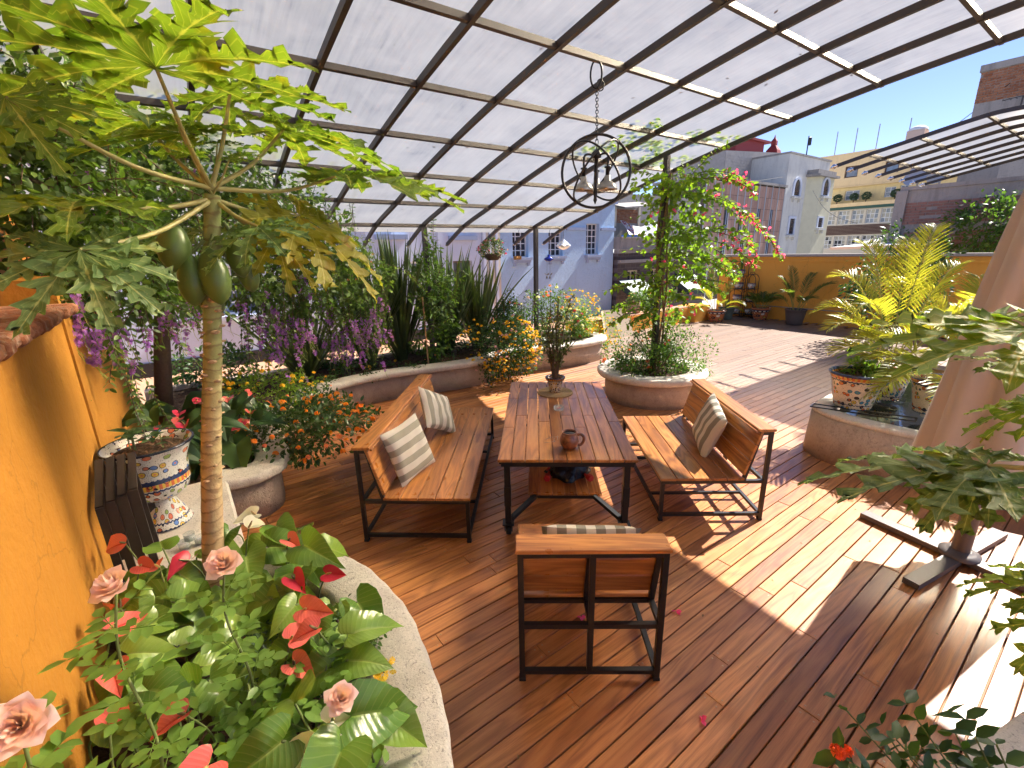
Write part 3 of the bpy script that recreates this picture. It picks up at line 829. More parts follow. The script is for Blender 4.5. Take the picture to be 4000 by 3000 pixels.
M['glass'] = glass_mat()
c = W(.245, 4.63, TT)
ash = thing('glass_ashtray', 'clear glass ashtray with a red stub between mug and plant', 'ashtray', c)
mb = MB(); mb.lathe([(.001, .001), (.052, .001), (.057, .006), (.059, .042), (.055, .045), (.051, .042), (.049, .010), (.001, .008)], 30, c); mb.build('bowl', M['glass'], ash, True)
mb = MB(); mb.tube([c + np.array((-.02, .01, .014)), c + np.array((.012, -.01, .03))], .006, 8); mb.build('stub', plain('red_stub', (.55, .06, .07), .6), ash)
c = W(.175, 3.80, TT + .004)
sg = thing('eyeglasses', 'thin wire spectacles lying left of the clay mug', 'glasses', c)
mb = MB()
for dx in (-.028, .028):
    th = np.linspace(0, 2 * math.pi, 18); mb.tube([c + np.array((dx * .6 + .002, dx + math.cos(a) * .023, .018 + math.sin(a) * .017)) for a in th], .0012, 5, False)
mb.tube([c + np.array((.0, -.05, .02)), c + np.array((-.06, -.06, .012)), c + np.array((-.10, -.04, 0))], .0012, 5); mb.tube([c + np.array((.03, .05, .02)), c + np.array((-.05, .05, .012)), c + np.array((-.09, .03, 0))], .0012, 5)
mb.build('wire_frame', plain('silver_wire', (.5, .5, .52), .3, 1.0), sg, True)
# woven mat, painted pot and jade plant
c = W(.232, 5.25, TT)
mb = MB()
for k in range(11):
    r = .05 + k * .0155; th = np.linspace(0, 2 * math.pi, 49)
    mb.tube([c + np.array((math.cos(a) * r, math.sin(a) * r, .006 + (.0015 * math.sin(a * 24 + k)))) for a in th], .0085, 6, False)
mat_o = mb.build('woven_placemat', plain('woven_straw', (.36, .235, .11), .85, 0, .5, 160, .5), None, True, at=c); tag(mat_o, 'round woven straw mat under the potted plant on the table', 'placemat')
def talavera(name, base, cols, line=(.012, .016, .03), k=9.0, band=(.03, .05, .12), h=.3, rim=None, dots=True):
    """hand-painted glaze: banded field of outlined petals, fans and dots around the axis of the pot"""
    t = NT(name); v = t.coord(); s = t.n('ShaderNodeSeparateXYZ', {0: v})
    th = t.math('DIVIDE', t.math('ARCTAN2', s.outputs[1], s.outputs[0]), 2 * math.pi)
    zz = t.math('DIVIDE', s.outputs[2], h)
    q = t.n('ShaderNodeCombineXYZ', {'X': t.math('MULTIPLY', th, k), 'Y': t.math('MULTIPLY', zz, k * .36), 'Z': 0.0}).outputs[0]
    q = t.n('ShaderNodeVectorMath', {0: q, 1: t.n('ShaderNodeVectorMath', {0: t.noise(v, 9, 3, out='Color'), 'Scale': .5}, operation='SCALE').outputs[0]}, operation='ADD').outputs[0]
    cell = t.n('ShaderNodeTexVoronoi', {'Vector': q, 'Scale': 1.0, 'Randomness': .85}); ed = t.n('ShaderNodeTexVoronoi', {'Vector': q, 'Scale': 1.0, 'Randomness': .85}, feature='DISTANCE_TO_EDGE')
    pick = t.n('ShaderNodeSeparateColor', {0: cell.outputs['Color']}).outputs[0]
    stops = [(i / len(cols), cc) for i, cc in enumerate(cols)]
    pc = t.ramp(pick, stops, 'CONSTANT')
    blob = t.math('LESS_THAN', cell.outputs['Distance'], .36)
    ringl = t.math('MULTIPLY', t.math('GREATER_THAN', cell.outputs['Distance'], .32), t.math('LESS_THAN', cell.outputs['Distance'], .385))
    inner = t.math('LESS_THAN', cell.outputs['Distance'], .12)
    c = t.mix(blob, base, pc)
    c = t.mix(inner, c, t.ramp(pick, [(0, cols[-1]), (.5, cols[0])], 'CONSTANT'))
    fine = t.n('ShaderNodeTexVoronoi', {'Vector': q, 'Scale': 5.0, 'Randomness': .5})
    if dots: c = t.mix(t.math('MULTIPLY', t.math('LESS_THAN', fine.outputs['Distance'], .2), t.math('SUBTRACT', 1.0, blob)), c, line)
    scal = t.math('ABSOLUTE', t.math('SINE', t.math('MULTIPLY', th, 2 * math.pi * k * .9)))
    for z0, z1 in ((.0, .05), (.14, .165), (.80, .835), (.93, 1.02)):
        m = t.math('MULTIPLY', t.math('GREATER_THAN', t.math('ADD', zz, t.math('MULTIPLY', scal, .02)), z0), t.math('LESS_THAN', t.math('ADD', zz, t.math('MULTIPLY', scal, .02)), z1)); c = t.mix(m, c, band)
    zb = t.math('MULTIPLY', t.math('GREATER_THAN', zz, .838), t.math('LESS_THAN', zz, .928))
    pet = t.math('GREATER_THAN', t.math('SINE', t.math('MULTIPLY', th, 2 * math.pi * k * 1.6)), 0.1)
    c = t.mix(zb, c, t.mix(pet, rim or cols[0], cols[1]))
    c = t.mix(ringl, c, line)
    t.set(c, .16, 0, .5, .3, .08); t.bump(t.noise(v, 40, 2), .04, .004); return t.m
WHT = (.72, .69, .60)
M['tal_a'] = talavera('painted_glaze_footed', WHT, [(.62, .15, .06), (.70, .48, .08), (.12, .22, .50), (.30, .40, .10), (.66, .22, .12)], k=22, h=.42)
M['tal_b'] = talavera('painted_glaze_orange', (.66, .58, .46), [(.60, .14, .035), (.60, .40, .06), (.07, .24, .36), (.05, .035, .03), (.66, .20, .06), (.16, .25, .10)], k=21, h=.42)
M['tal_c'] = talavera('painted_glaze_small', (.60, .50, .38), [(.55, .20, .03), (.10, .04, .02), (.62, .38, .06), (.05, .07, .16)], k=20, h=.19, band=(.06, .02, .012))
M['tal_d'] = talavera('painted_glaze_blue', (.66, .64, .58), [(.06, .13, .42), (.60, .16, .05), (.07, .25, .35), (.62, .40, .08)], k=16, h=.2, dots=False)
M['tal_e'] = talavera('painted_glaze_terracotta', (.50, .165, .06), [(.70, .66, .58), (.05, .04, .04), (.60, .38, .06), (.60, .20, .05)], k=8, h=.34, dots=False)
def pot_prof(r0, r1, h, lip=.02, th=.018, foot=0.0):
    return [(.003, .004), (r0 * .97, .004), (r0, .012), (r0 + (r1 - r0) * .35, h * .35), (r0 + (r1 - r0) * .75, h * .72), (r1, h - .05), (r1 + lip * .5, h - .04), (r1 + lip, h - .02), (r1 + lip, h - .004), (r1 + lip - .006, h), (r1 + lip - th, h - .002), (r1 - th, h - .04), (r1 - th - .006, h - .07)]
def pot(name, label, c, r0, r1, h, mat, group=None, soil=True, soilz=None, prof=None, n=40, cat='flower pot'):
    t = thing(name, label, cat, c, 0, group)
    mb = MB(); mb.lathe(prof or pot_prof(r0, r1, h), n, c); mb.build('pot_body', mat, t, True)
    if soil:
        z = soilz if soilz else h - .05
        mb = MB(); mb.lathe([(.001, z + .012), (r1 * .5, z + .008), (r1 - .012, z)], 20, c); mb.build('potting_soil', M['soil'], t, True)
    return t
pot('flower_pot', 'small brown painted pot of upright succulent on the table', c + np.array((0, 0, .014)), .068, .098, .19, M['tal_c'])
# exercise weights and black bag on the shelf
SH = .309
dbm = plain('red_rubber', (.50, .028, .025), .45); 
for nm, lb, p, q in (('dumbbell', 'red dumbbell left of black bag on the table shelf', (.105, 3.90, SH + .035), (.135, 4.06, SH + .035)), ('dumbbell', 'red dumbbell sticking out right of black bag', (.50, 3.90, SH + .035), (.40, 4.05, SH + .035))):
    p, q = W(*p), W(*q); d = unit(q - p); t = thing(nm, lb, 'dumbbell', W(*((p + q) / 2)[:2], SH), 0, 'dumbbells')
    for e in (p, q):
        mb = MB(); mb.tube([e - d * .028, e - d * .024, e + d * .024, e + d * .028], [.026, .034, .034, .026], 6); mb.build('weight', dbm, t)
    mb = MB(); mb.tube([p, q], .013, 8); mb.build('grip', dbm, t, True)
mb = MB(); nn = 26; vs = []; fs = []
cb = W(.30, 4.02, SH)
for i in range(12):
    ph = i / 11
    for j in range(nn):
        a = 2 * math.pi * j / nn; r = (.17 * (1 - ph ** 2.2) + .015) * (1 + .16 * math.sin(3 * a + 4 * ph) + .10 * math.sin(7 * a - 6 * ph) + .05 * math.sin(13 * a))
        vs.append(cb + np.array((math.cos(a) * r * 1.05, math.sin(a) * r * .75, .004 + ph * .20 + .012 * math.sin(5 * a + 3 * ph))))
for i in range(11):
    for j in range(nn): fs.append((i * nn + j, i * nn + (j + 1) % nn, (i + 1) * nn + (j + 1) % nn, (i + 1) * nn + j))
fs.append(tuple(range(11 * nn, 12 * nn))); mb.add(vs, fs)
bag = mb.build('plastic_bag', plain('black_plastic', (.008, .008, .009), .22, 0, .3, 30, .8), None, True, at=cb); tag(bag, 'crumpled black plastic bag on the shelf under the table', 'bag')

# ------------------------------------------------------------------ chandelier hanging from the canopy
HK = P(3.40, 3.3, prof_z(3.3) - .03)
ch = thing('chandelier', 'black iron orb chandelier with three metal shades on a chain', 'chandelier', HK)
OC = W(HK[0] + .012, HK[1], 3.09)
def chain(mb, a, b, n, r=.016, w=.0028):
    a, b = np.asarray(a), np.asarray(b)
    for k in range(n):
        c0 = a + (b - a) * (k + .5) / n; L = np.linalg.norm(b - a) / n * .72; ax = np.array([1.0, 0, 0]) if k % 2 else np.array([0, 1.0, 0])
        mb.tube([c0 + ax * math.cos(t_) * r + np.array([0, 0, 1]) * math.sin(t_) * L for t_ in np.linspace(0, 2 * math.pi, 11)], w, 5, False)
mb = MB(); chain(mb, HK - np.array((0, 0, .20)), OC + np.array((0, 0, .315)), 15, .013, .0035); chain(mb, OC + np.array((0, 0, .31)), OC + np.array((0, 0, .19)), 3, .014, .0035); mb.build('chain', M['black'], ch, True)
mb = MB()
mb.tube([HK + np.array((math.cos(a) * .05 - .01, 0, -.085 + math.sin(a) * .11)) for a in np.linspace(0, 2 * math.pi, 20)], .009, 6, False)
mb.tube([HK + np.array((.03 + .03 * math.cos(a) + .006 * math.sin(5 * a), .012 * math.sin(3 * a), -.17 + .045 * math.sin(a))) for a in np.linspace(0, 6 * math.pi, 50)], .005, 5, False); mb.build('hook', M['black'], ch, True)
RO = .315
for nrm, nm in (((.05, 1.0, 0.0), 'ring'), ((.72, .35, .60), 'ring'), ((-.72, .35, .60), 'ring')):
    n_ = unit(nrm); a_ = unit(np.cross(n_, (0.3, .1, 1))); b_ = np.cross(n_, a_)
    mb = MB(); ro = RO if nrm[2] == 0 else RO * .965
    mb.tube([OC + ro * (math.cos(t_) * a_ + math.sin(t_) * b_) for t_ in np.linspace(0, 2 * math.pi, 49)], .0125 if nrm[2] == 0 else .009, 8, False); mb.build(nm, M['black'], ch, True)
mb = MB(); mb.lathe([(.001, .19), (.02, .185), (.045, .16), (.045, .12), (.02, .11), (.016, .0), (.02, -.06), (.012, -.14), (.022, -.18), (.014, -.22), (.018, -.25), (.002, -.285)], 14, OC); mb.build('stem', M['black'], ch, True)
alum = plain('brushed_aluminium', (.40, .38, .34), .32, .9, .2, 80)
for k in range(3):
    a = math.radians(200 + 120 * k + 0); d = np.array((math.cos(a), math.sin(a), 0)); e = OC + d * .125
    mb = MB(); mb.tube(spline([OC + np.array((0, 0, .13)), OC + d * .08 + np.array((0, 0, .145)), e + np.array((0, 0, .12)), e + np.array((0, 0, .02))], 16), .010, 7); mb.lathe([(.001, .03), (.03, .03), (.03, .018), (.018, .015), (.018, -.05), (.001, -.05)], 12, e); mb.build('arm', M['black'], ch, True)
    mb = MB(); mb.lathe([(.022, -.045), (.026, -.05), (.030, -.085), (.046, -.098), (.078, -.125), (.094, -.165), (.092, -.168), (.074, -.128), (.042, -.101), (.024, -.105), (.02, -.05)], 24, e); mb.build('lamp_shade', alum, ch, True)
    mb = MB(); mb.lathe([(.001, -.165), (.018, -.158), (.024, -.14), (.014, -.115), (.001, -.11)], 12, e); mb.build('bulb', plain('frosted_bulb', (.75, .73, .68), .3), ch, True)

# ------------------------------------------------------------------ closed parasol at the right
UB = W(3.29, 3.22, 0)
um = thing('parasol', 'closed beige parasol on a cross-shaped dark steel base', 'parasol', UB)
gm = plain('taupe_steel', (.115, .098, .09), .45, .1, .2, 30)
mb = MB(); mb.tube([UB + np.array((0, 0, .02)), UB + np.array((0, 0, .46))], .058, 20); mb.tube([UB + np.array((0, 0, .05)), UB + np.array((0, 0, .075)), UB + np.array((0, 0, .085)), UB + np.array((0, 0, .10))], [.125, .125, .09, .062], 24); mb.tube([UB + np.array((0, 0, .46)), UB + np.array((0, 0, 3.2))], .038, 16)
mb.build('pole', gm, um, True)
for k in range(4):
    a = R(28 + 90 * k); d = np.array((math.cos(a), math.sin(a), 0)); nn_ = np.array((-d[1], d[0], 0))
    mb = MB(); p0, p1 = UB + d * .07, UB + d * .68
    mb.bar(p0 + np.array((0, 0, .052)), p1 + np.array((0, 0, .052)), .10, .008)
    for s_ in (-1, 1): mb.bar(p0 + nn_ * s_ * .046 + np.array((0, 0, .029)), p1 + nn_ * s_ * .046 + np.array((0, 0, .029)), .008, .037)
    mb.bar(p1 - nn_ * .04 + np.array((0, 0, .030)), p1 + nn_ * .04 + np.array((0, 0, .030)), .008, .034)
    mb.build('base_arm', gm, um)
mb = MB(); vs = []; fs = []; m_, n_ = 26, 44
for i in range(m_):
    q = i / (m_ - 1); z = 3.05 - q * 2.37
    for j in range(n_):
        a = 2 * math.pi * j / n_
        r = (.10 + .275 * q ** .7) * (1 + (.10 + .13 * q) * math.sin(6 * a + 1.4 * math.sin(2 * q)) + .05 * math.sin(11 * a + 3 * q))
        vs.append(UB + np.array((math.cos(a) * r, math.sin(a) * r * .9, z + (.035 * math.sin(6 * a) if i == m_ - 1 else 0))))
for i in range(m_ - 1):
    for j in range(n_): fs.append((i * n_ + j, i * n_ + (j + 1) % n_, (i + 1) * n_ + (j + 1) % n_, (i + 1) * n_ + j))
mb.add(vs, fs)
t = NT('beige_canvas'); v_ = t.coord(); t.set(t.mix(t.noise(v_, 3, 5), (.45, .385, .32), (.54, .47, .40)), .9, 0, .15); t.bump(t.noise(t.mapping(v_, (500, 500, 500)), 1.0, 2), .2, .002)
mb.build('canvas', t.m, um, True)
# ================================================================== neighbouring buildings
def stucco(name, a, b, bump=.5, stain=(.25, .25, .27), st=.35, scale=14):
    t = NT(name); v = t.pos()
    n = t.noise(v, scale, 6, .7, .8); n1 = t.noise(v, .7, 5, .6); s_ = t.noise(t.mapping(v, (1.4, 1.4, .22)), 1.6, 6, .7)
    c = t.mix(n1, a, b); c = t.mix(t.math('MULTIPLY', t.ramp(s_, [(.5, 0.0), (.75, 1.0)]), st), c, stain)
    c = t.mix(t.math('MULTIPLY', t.ramp(n, [(.3, 1.0), (.45, 0.0)]), .3), c, stain)
    t.set(c, .9, 0, .2); t.bump(n, bump, .03); return t.m
M['blue'] = stucco('pale_blue_stucco', (.36, .53, .72), (.46, .62, .82), .9, (.30, .34, .42), .25)
M['bluetrim'] = plain('blue_grey_trim', (.30, .37, .52), .8, 0, .15, 8)
M['white'] = stucco('white_stucco', (.56, .62, .74), (.64, .70, .82), .15, (.45, .43, .42), .25)
M['cream'] = plain('cream_paint', (.60, .54, .44), .7)
M['pane'] = plain('dark_window_glass', (.025, .03, .04), .08, 0, .5, 3, spec=.6)
M['skypane'] = plain('pale_window_glass', (.16, .21, .28), .08, 0, .6, 2, spec=.6)
M['curtain'] = plain('curtained_glass', (.36, .35, .31), .25, 0, .45, 3.0, spec=.5)
M['wframe'] = plain('white_window_frame', (.70, .71, .73), .6)
M['bframe'] = plain('brown_window_frame', (.10, .055, .04), .6)
M['conc'] = stucco('worn_concrete', (.26, .245, .235), (.36, .34, .32), .5, (.09, .085, .085), .6)
def hole_wall(Q, s0, s1, z0, z1, holes, depth, mat, parent, name='wall', thick=3.0):
    """front wall with real window openings; Q(s,z,d) maps along, up, outward to the world"""
    ss = sorted({s0, s1, *[h[0] for h in holes], *[h[1] for h in holes]}); zs = sorted({z0, z1, *[h[2] for h in holes], *[h[3] for h in holes]})
    mb = MB()
    for a, b in zip(ss, ss[1:]):
        for c, d in zip(zs, zs[1:]):
            if any(h[0] - 1e-6 <= a and b <= h[1] + 1e-6 and h[2] - 1e-6 <= c and d <= h[3] + 1e-6 for h in holes): continue
            mb.add([Q(a, c, 0), Q(b, c, 0), Q(b, d, 0), Q(a, d, 0)], [(0, 1, 2, 3)])
    for (a, b, c, d) in holes:
        for p, q in (((a, c), (b, c)), ((b, c), (b, d)), ((b, d), (a, d)), ((a, d), (a, c))):
            mb.add([Q(*p, 0), Q(*q, 0), Q(*q, -depth), Q(*p, -depth)], [(0, 1, 2, 3)])
    # sides and roof behind
    for p, q in (((s0, z0), (s0, z1)), ((s1, z0), (s1, z1)), ((s0, z1), (s1, z1))):
        mb.add([Q(*p, 0), Q(*q, 0), Q(*q, -thick), Q(*p, -thick)], [(0, 1, 2, 3)])
    mb.add([Q(s0, z0, -thick), Q(s1, z0, -thick), Q(s1, z1, -thick), Q(s0, z1, -thick)], [(0, 1, 2, 3)])
    return mb.build(name, mat, parent)
def qbox(mb, Q, s0, s1, z0, z1, d0, d1):
    c = [Q(a, b, e) for e in (d0, d1) for a, b in ((s0, z0), (s1, z0), (s1, z1), (s0, z1))]
    mb.add(c, [(3, 2, 1, 0), (4, 5, 6, 7), (0, 1, 5, 4), (1, 2, 6, 5), (2, 3, 7, 6), (3, 0, 4, 7)]); return mb
def window(Q, h, cols, rows, depth, parent, fm, pm, bar=.03, fw_=.05, name='window'):
    a, b, c, d = h
    f = MB(); dd = -depth + .03
    for s0, s1, z0, z1 in ((a, a + fw_, c, d), (b - fw_, b, c, d), (a + fw_, b - fw_, c, c + fw_), (a + fw_, b - fw_, d - fw_, d)): qbox(f, Q, s0, s1, z0, z1, dd - .04, dd + .02)
    for k in range(1, cols): x = a + (b - a) * k / cols; qbox(f, Q, x - bar / 2, x + bar / 2, c + fw_, d - fw_, dd - .03, dd + .012)
    for k in range(1, rows): z = c + (d - c) * k / rows; qbox(f, Q, a + fw_, b - fw_, z - bar / 2, z + bar / 2, dd - .026, dd + .008)
    w = f.build(name, fm, parent)
    for i in range(cols):
        for j in range(rows):
            g_ = MB(); x0, x1 = a + (b - a) * i / cols, a + (b - a) * (i + 1) / cols; z0, z1 = c + (d - c) * j / rows, c + (d - c) * (j + 1) / rows
            g_.add([Q(x0, z0, dd - .02), Q(x1, z0, dd - .02), Q(x1, z1, dd - .02), Q(x0, z1, dd - .02)], [(0, 1, 2, 3)]); g_.build('pane', pm if not isinstance(pm, list) else rnd.choice(pm), w)
    return w
def bracket_sill(Q, a, b, z, parent, m):
    s_ = MB(); qbox(s_, Q, a - .06, b + .06, z - .09, z, .001, .16); qbox(s_, Q, a - .03, b + .03, z - .17, z - .091, .001, .11)
    for x in (a + .0, b - .08): qbox(s_, Q, x, x + .08, z - .27, z - .171, .001, .09)
    s_.build('sill', m, parent)
# pale blue house
QV = lambda v0: (lambda s, z, d: P(s, v0 - d, z))
Qb = QV(12.4)
bh = thing('blue_house', 'pale blue rough stucco house with three barred white windows', 'house', P(11.2, 12.6, 0))
wins = [(9.13, 9.78, 2.17, 3.27), (10.65, 11.30, 2.18, 3.27), (12.43, 13.08, 2.18, 3.27)]
hole_wall(Qb, 8.64, 13.90, -.1, 3.96, wins, .18, M['blue'], bh)
for w in wins:
    window(Qb, w, 3, 5, .18, bh, M['wframe'], M['pane'], .028, .035); bracket_sill(Qb, w[0], w[1], w[2], bh, M['bluetrim'])
for a, b in ((8.64, 9.0), (9.9, 10.5), (11.45, 12.36), (13.15, 13.92)): qbox(MB(), Qb, a, b, 3.03, 3.13, .002, .07).build('string_course', M['bluetrim'], bh)
mb = MB(); qbox(mb, Qb, 8.64, 13.96, 3.962, 4.08, -.3, .09); mb.build('cornice', M['bluetrim'], bh)
# white house to its left
wh = thing('white_house', 'white plastered house with fluted pilasters and dark barred windows', 'house', P(2, 12.6, 0))
wins = [(6.92, 7.56, .95, 2.13), (5.5, 6.1, 1.1, 2.15), (3.2, 4.1, 1.0, 2.1), (.1, 1.7, 1.10, 2.2), (-2.4, -1.2, 1.10, 2.2)]
hole_wall(Qb, -9, 7.95, -.1, 4.6, wins, .15, M['white'], wh)
for w in wins: window(Qb, w, 3, 4, .15, wh, M['bframe'] if w[0] > 6 else M['wframe'], M['pane'] if w[0] > 6 else M['skypane'], .03, .05)
mb = MB(); qbox(mb, Qb, -9, 7.95, -.1, .23, .002, .05); mb.build('plinth', plain('dark_tile_plinth', (.018, .02, .026), .3), wh)
for a, b in ((-.1, 1.9), (-2.6, -1.0), (3.0, 4.3)): qbox(MB(), Qb, a, b, 1.0, 1.09, .002, .12).build('sill', M['white'], wh)
for a, b, z in ((6.8, 7.75, 2.72), (4.6, 5.5, 2.75), (3.0, 4.0, 2.78)): qbox(MB(), Qb, a, b, z, z + .13, .002, .10).build('upper_sill', M['bluetrim'], wh)
for k in range(6):
    mb = MB(); qbox(mb, Qb, 7.96 + k * .112, 7.96 + k * .112 + .085, -.1, 4.6, -.4, .06 if k % 2 else .10); mb.build('pilaster', M['cream'] if k % 2 else M['white'], wh)
for a in (5.05, 6.45, 4.35, 2.5): mb = MB(); qbox(mb, Qb, a, a + .12, .24, 4.5, .002, .035); mb.build('pilaster', M['white'], wh)
# dark tiled house behind the bougainvillea
dh = thing('dark_house', 'dark tiled house with worn concrete parapet and pale green awnings', 'house', P(16.8, 12.6, 0))
Qd = QV(12.2)
def dtile():
    t = NT('dark_wall_tile'); v = t.pos(); uu = t.n('ShaderNodeVectorMath', {0: v, 1: tuple(U)}, operation='DOT_PRODUCT').outputs['Value']
    q = t.n('ShaderNodeCombineXYZ', {'X': uu, 'Y': t.n('ShaderNodeSeparateXYZ', {0: v}).outputs[2]}).outputs[0]
    b = t.n('ShaderNodeTexBrick', {'Vector': q, 'Scale': 1.0, 'Brick Width': .3, 'Row Height': .15, 'Mortar Size': .008, 'Color1': (.035, .026, .032, 1), 'Color2': (.075, .05, .05, 1), 'Mortar': (.12, .10, .10, 1)})
    t.set(b.outputs[0], .35); return t.m
wins = [(14.55, 15.3, .5, 1.55), (16.0, 16.8, .3, 1.55), (17.6, 18.6, .35, 1.5)]
hole_wall(Qd, 13.95, 19.9, -.3, 2.2, wins, .2, dtile(), dh)
for w in wins: window(Qd, w, 2, 2, .2, dh, M['cream'], M['pane'], .04, .06)
mb = MB(); qbox(mb, Qd, 13.93, 20.0, 2.36, 2.74, -.25, .12); qbox(mb, Qd, 13.92, 20.05, 2.742, 2.80, -.3, .17); qbox(mb, Qd, 13.93, 20.0, 2.201, 2.34, -.2, .05); qbox(mb, Qd, 13.94, 20.0, 1.84, 1.96, .002, .10); mb.build('parapet', M['conc'], dh)
mb = MB(); qbox(mb, Qd, 13.94, 20.0, 2.342, 2.359, -.2, .16); mb.build('moulding', M['conc'], dh)
mint = plain('pale_green_awning', (.52, .60, .53), .7); dgr = plain('dark_green_valance', (.025, .05, .055), .7)
for a, b in ((14.0, 15.4), (17.35, 19.0)):
    mb = MB(); mb.add([P(a, 12.15, 1.2), P(b, 12.15, 1.2), P(b + .12, 11.35, .66), P(a + .12, 11.35, .66), P(a, 12.15, 1.17), P(b, 12.15, 1.17), P(b + .12, 11.35, .63), P(a + .12, 11.35, .63)], [(0, 1, 2, 3), (7, 6, 5, 4), (0, 3, 7, 4), (1, 5, 6, 2), (3, 2, 6, 7)]); aw = mb.build('awning', mint, dh)
    mb = MB(); mb.bar(P(a + .12, 11.34, .56), P(b + .12, 11.34, .56), .02, .2); mb.add([P(a - .002, 12.15, 1.19), P(a + .118, 11.35, .65), P(a + .118, 11.35, .47), P(a - .002, 12.15, .9)], [(0, 1, 2, 3)]); mb.build('valance', dgr, aw)
# roof clutter behind the parapet
rs = thing('rooftop_shed', 'grey rooftop shed with patched red brick panel behind the parapet', 'shed', P(18, 14.2, 2.4))
Qs = QV(14.2)
mb = MB(); qbox(mb, Qs, 15.6, 22.2, 2.4, 4.65, -2, 0); mb.build('wall', M['conc'], rs)
def small_bricks(Q, s0, s1, z0, z1, bw, bh_, m, parent, name='bricks', d=.012, jit=.008, skip=.0):
    mb = MB(); r = 0; z = z0
    while z < z1 - bh_ * .3:
        s_ = s0 - (bw / 2 if r % 2 else 0)
        while s_ < s1:
            a, b = max(s_, s0), min(s_ + bw * .93, s1)
            if b - a > bw * .15 and rnd.random() > skip: qbox(mb, Q, a, b, z, min(z + bh_ * .82, z1), -.05, d + rnd.uniform(-jit, jit))
            s_ += bw
        z += bh_; r += 1
    return stuff(mb.build(name, m, parent))
small_bricks(Qs, 16.0, 17.4, 3.45, 4.0, .22, .062, M['brick'], rs)
for a_, b_ in ((15.75, 15.98), (17.42, 17.55)): mb = MB(); qbox(mb, Qs, a_, b_, 3.3, 4.15, .002, .055); mb.build('trim', M['cream'], rs)
mb = MB(); mb.add([P(15.5, 14.2, 4.15), P(17.45, 14.2, 4.3), P(17.4, 13.3, 4.1), P(15.5, 13.3, 3.95), P(15.5, 14.2, 4.2), P(17.45, 14.2, 4.35), P(17.4, 13.3, 4.15), P(15.5, 13.3, 4.0)], [(0, 1, 2, 3), (7, 6, 5, 4), (3, 2, 6, 7), (2, 1, 5, 6)]); mb.build('roof_sheet', plain('tin', (.33, .31, .29), .6, .3, .4, 6), rs)
# printed banner slung over the roof
bn = thing('banner', 'crumpled printed banner with dark red letters on the dark house roof', 'banner', P(16.9, 13.6, 2.9))
nx, ny = 26, 10; vs = []; fs = []
BQ = lambda a, b: P(15.75 + a * 2.35, 13.75 - b * .55, 3.52 - b * .58 - .22 * math.sin(math.pi * a) + .035 * math.sin(9 * a + 4 * b) + .02 * math.sin(17 * a - 7 * b))
for i in range(nx):
    for j in range(ny): vs.append(BQ(i / (nx - 1), j / (ny - 1)))
fs = [(i * ny + j, (i + 1) * ny + j, (i + 1) * ny + j + 1, i * ny + j + 1) for i in range(nx - 1) for j in range(ny - 1)]
mb = MB(); mb.add(vs, fs); mb.build('sheet', plain('banner_vinyl', (.58, .56, .58), .6), bn, True)
LET = {'R': ['1110', '1001', '1110', '1010', '1001'], 'T': ['1111', '0110', '0110', '0110', '0110'], 'A': ['0110', '1001', '1111', '1001', '1001'], 'M': ['1001', '1111', '1111', '1001', '1001'], 'E': ['1111', '1000', '1110', '1000', '1111'], 'N': ['1001', '1101', '1011', '1001', '1001']}
red = plain('banner_red_ink', (.26, .025, .05), .6); blu = plain('banner_blue_ink', (.05, .07, .20), .6)
def banner_text(word, a0, b0, cw, chh, m):
    mb = MB()
    for k, L_ in enumerate(word):
        for r, row in enumerate(LET[L_]):
            for q, on in enumerate(row):
                if on == '1':
                    x0, x1, y0, y1 = a0 + k * cw * 5 + q * cw, a0 + k * cw * 5 + q * cw + cw * 1.02, b0 + r * chh, b0 + r * chh + chh * 1.02
                    o = np.array([0, 0, .012]); mb.add([BQ(x0, y0) + o, BQ(x1, y0) + o, BQ(x1, y1) + o, BQ(x0, y1) + o], [(0, 1, 2, 3)])
    mb.build('lettering', m, bn)
banner_text('RTA', .03, .05, .026, .06, red); banner_text('MEN', .06, .42, .026, .06, red); banner_text('ETANATE', .42, .30, .0135, .045, blu); banner_text('MANTENER', .36, .62, .0135, .045, blu); banner_text('RENTA', .62, .05, .0135, .035, blu)
tp = MB(); qbox(tp, QV(13.2), 15.6, 16.6, 2.82, 2.92, -.3, 0); tag(tp.build('tarpaulin', plain('blue_tarp', (.03, .16, .48), .5), None), 'folded bright blue tarpaulin beneath the banner', 'tarpaulin')

# stone-clad building with metal mullions (v = 22 line)
K = 22 / 12.4
def S(u, z): return u * K, 2.4 + (z - 2.4) * K
Qf = QV(22.0)
sb = thing('stone_building', 'brown stone clad building with pale metal mullions', 'building', P(41, 22.4, -2))
u0, zt = S(19.7, 5.2)[0], S(0, 5.20)[1]; u1 = S(26.95, 0)[0]; zb = -2.0
mb = MB(); qbox(mb, Qf, u0, u1, zb, zt - .05, -5, 0); mb.build('wall', plain('cladding_joint', (.10, .075, .065), .9), sb)
t = NT('brown_stone_panel'); rd = t.rand(); v_ = t.pos(); n = t.noise(v_, 5, 5, .65); t.set(t.mix(t.math('ADD', t.math('MULTIPLY', n, .6), t.math('MULTIPLY', rd, .5)), (.25, .145, .115), (.42, .27, .22)), .8); t.bump(n, .4, .03); stone_p = t.m
cw = (u1 - u0) / 22; chp = .95; pm_ = MB(); pm_.box((0, 0, 0), (cw - .03, .03, chp - .03)); panel0 = pm_.mesh('cladding_panel', (0, 0, 0), stone_p, False)
winset = {(5, 3), (5, 4), (9, 3), (9, 4), (14, 3), (14, 4), (18, 3), (18, 4), (10, 0), (10, 1), (14, 0), (14, 1), (18, 0), (18, 1), (5, 0), (5, 1)}
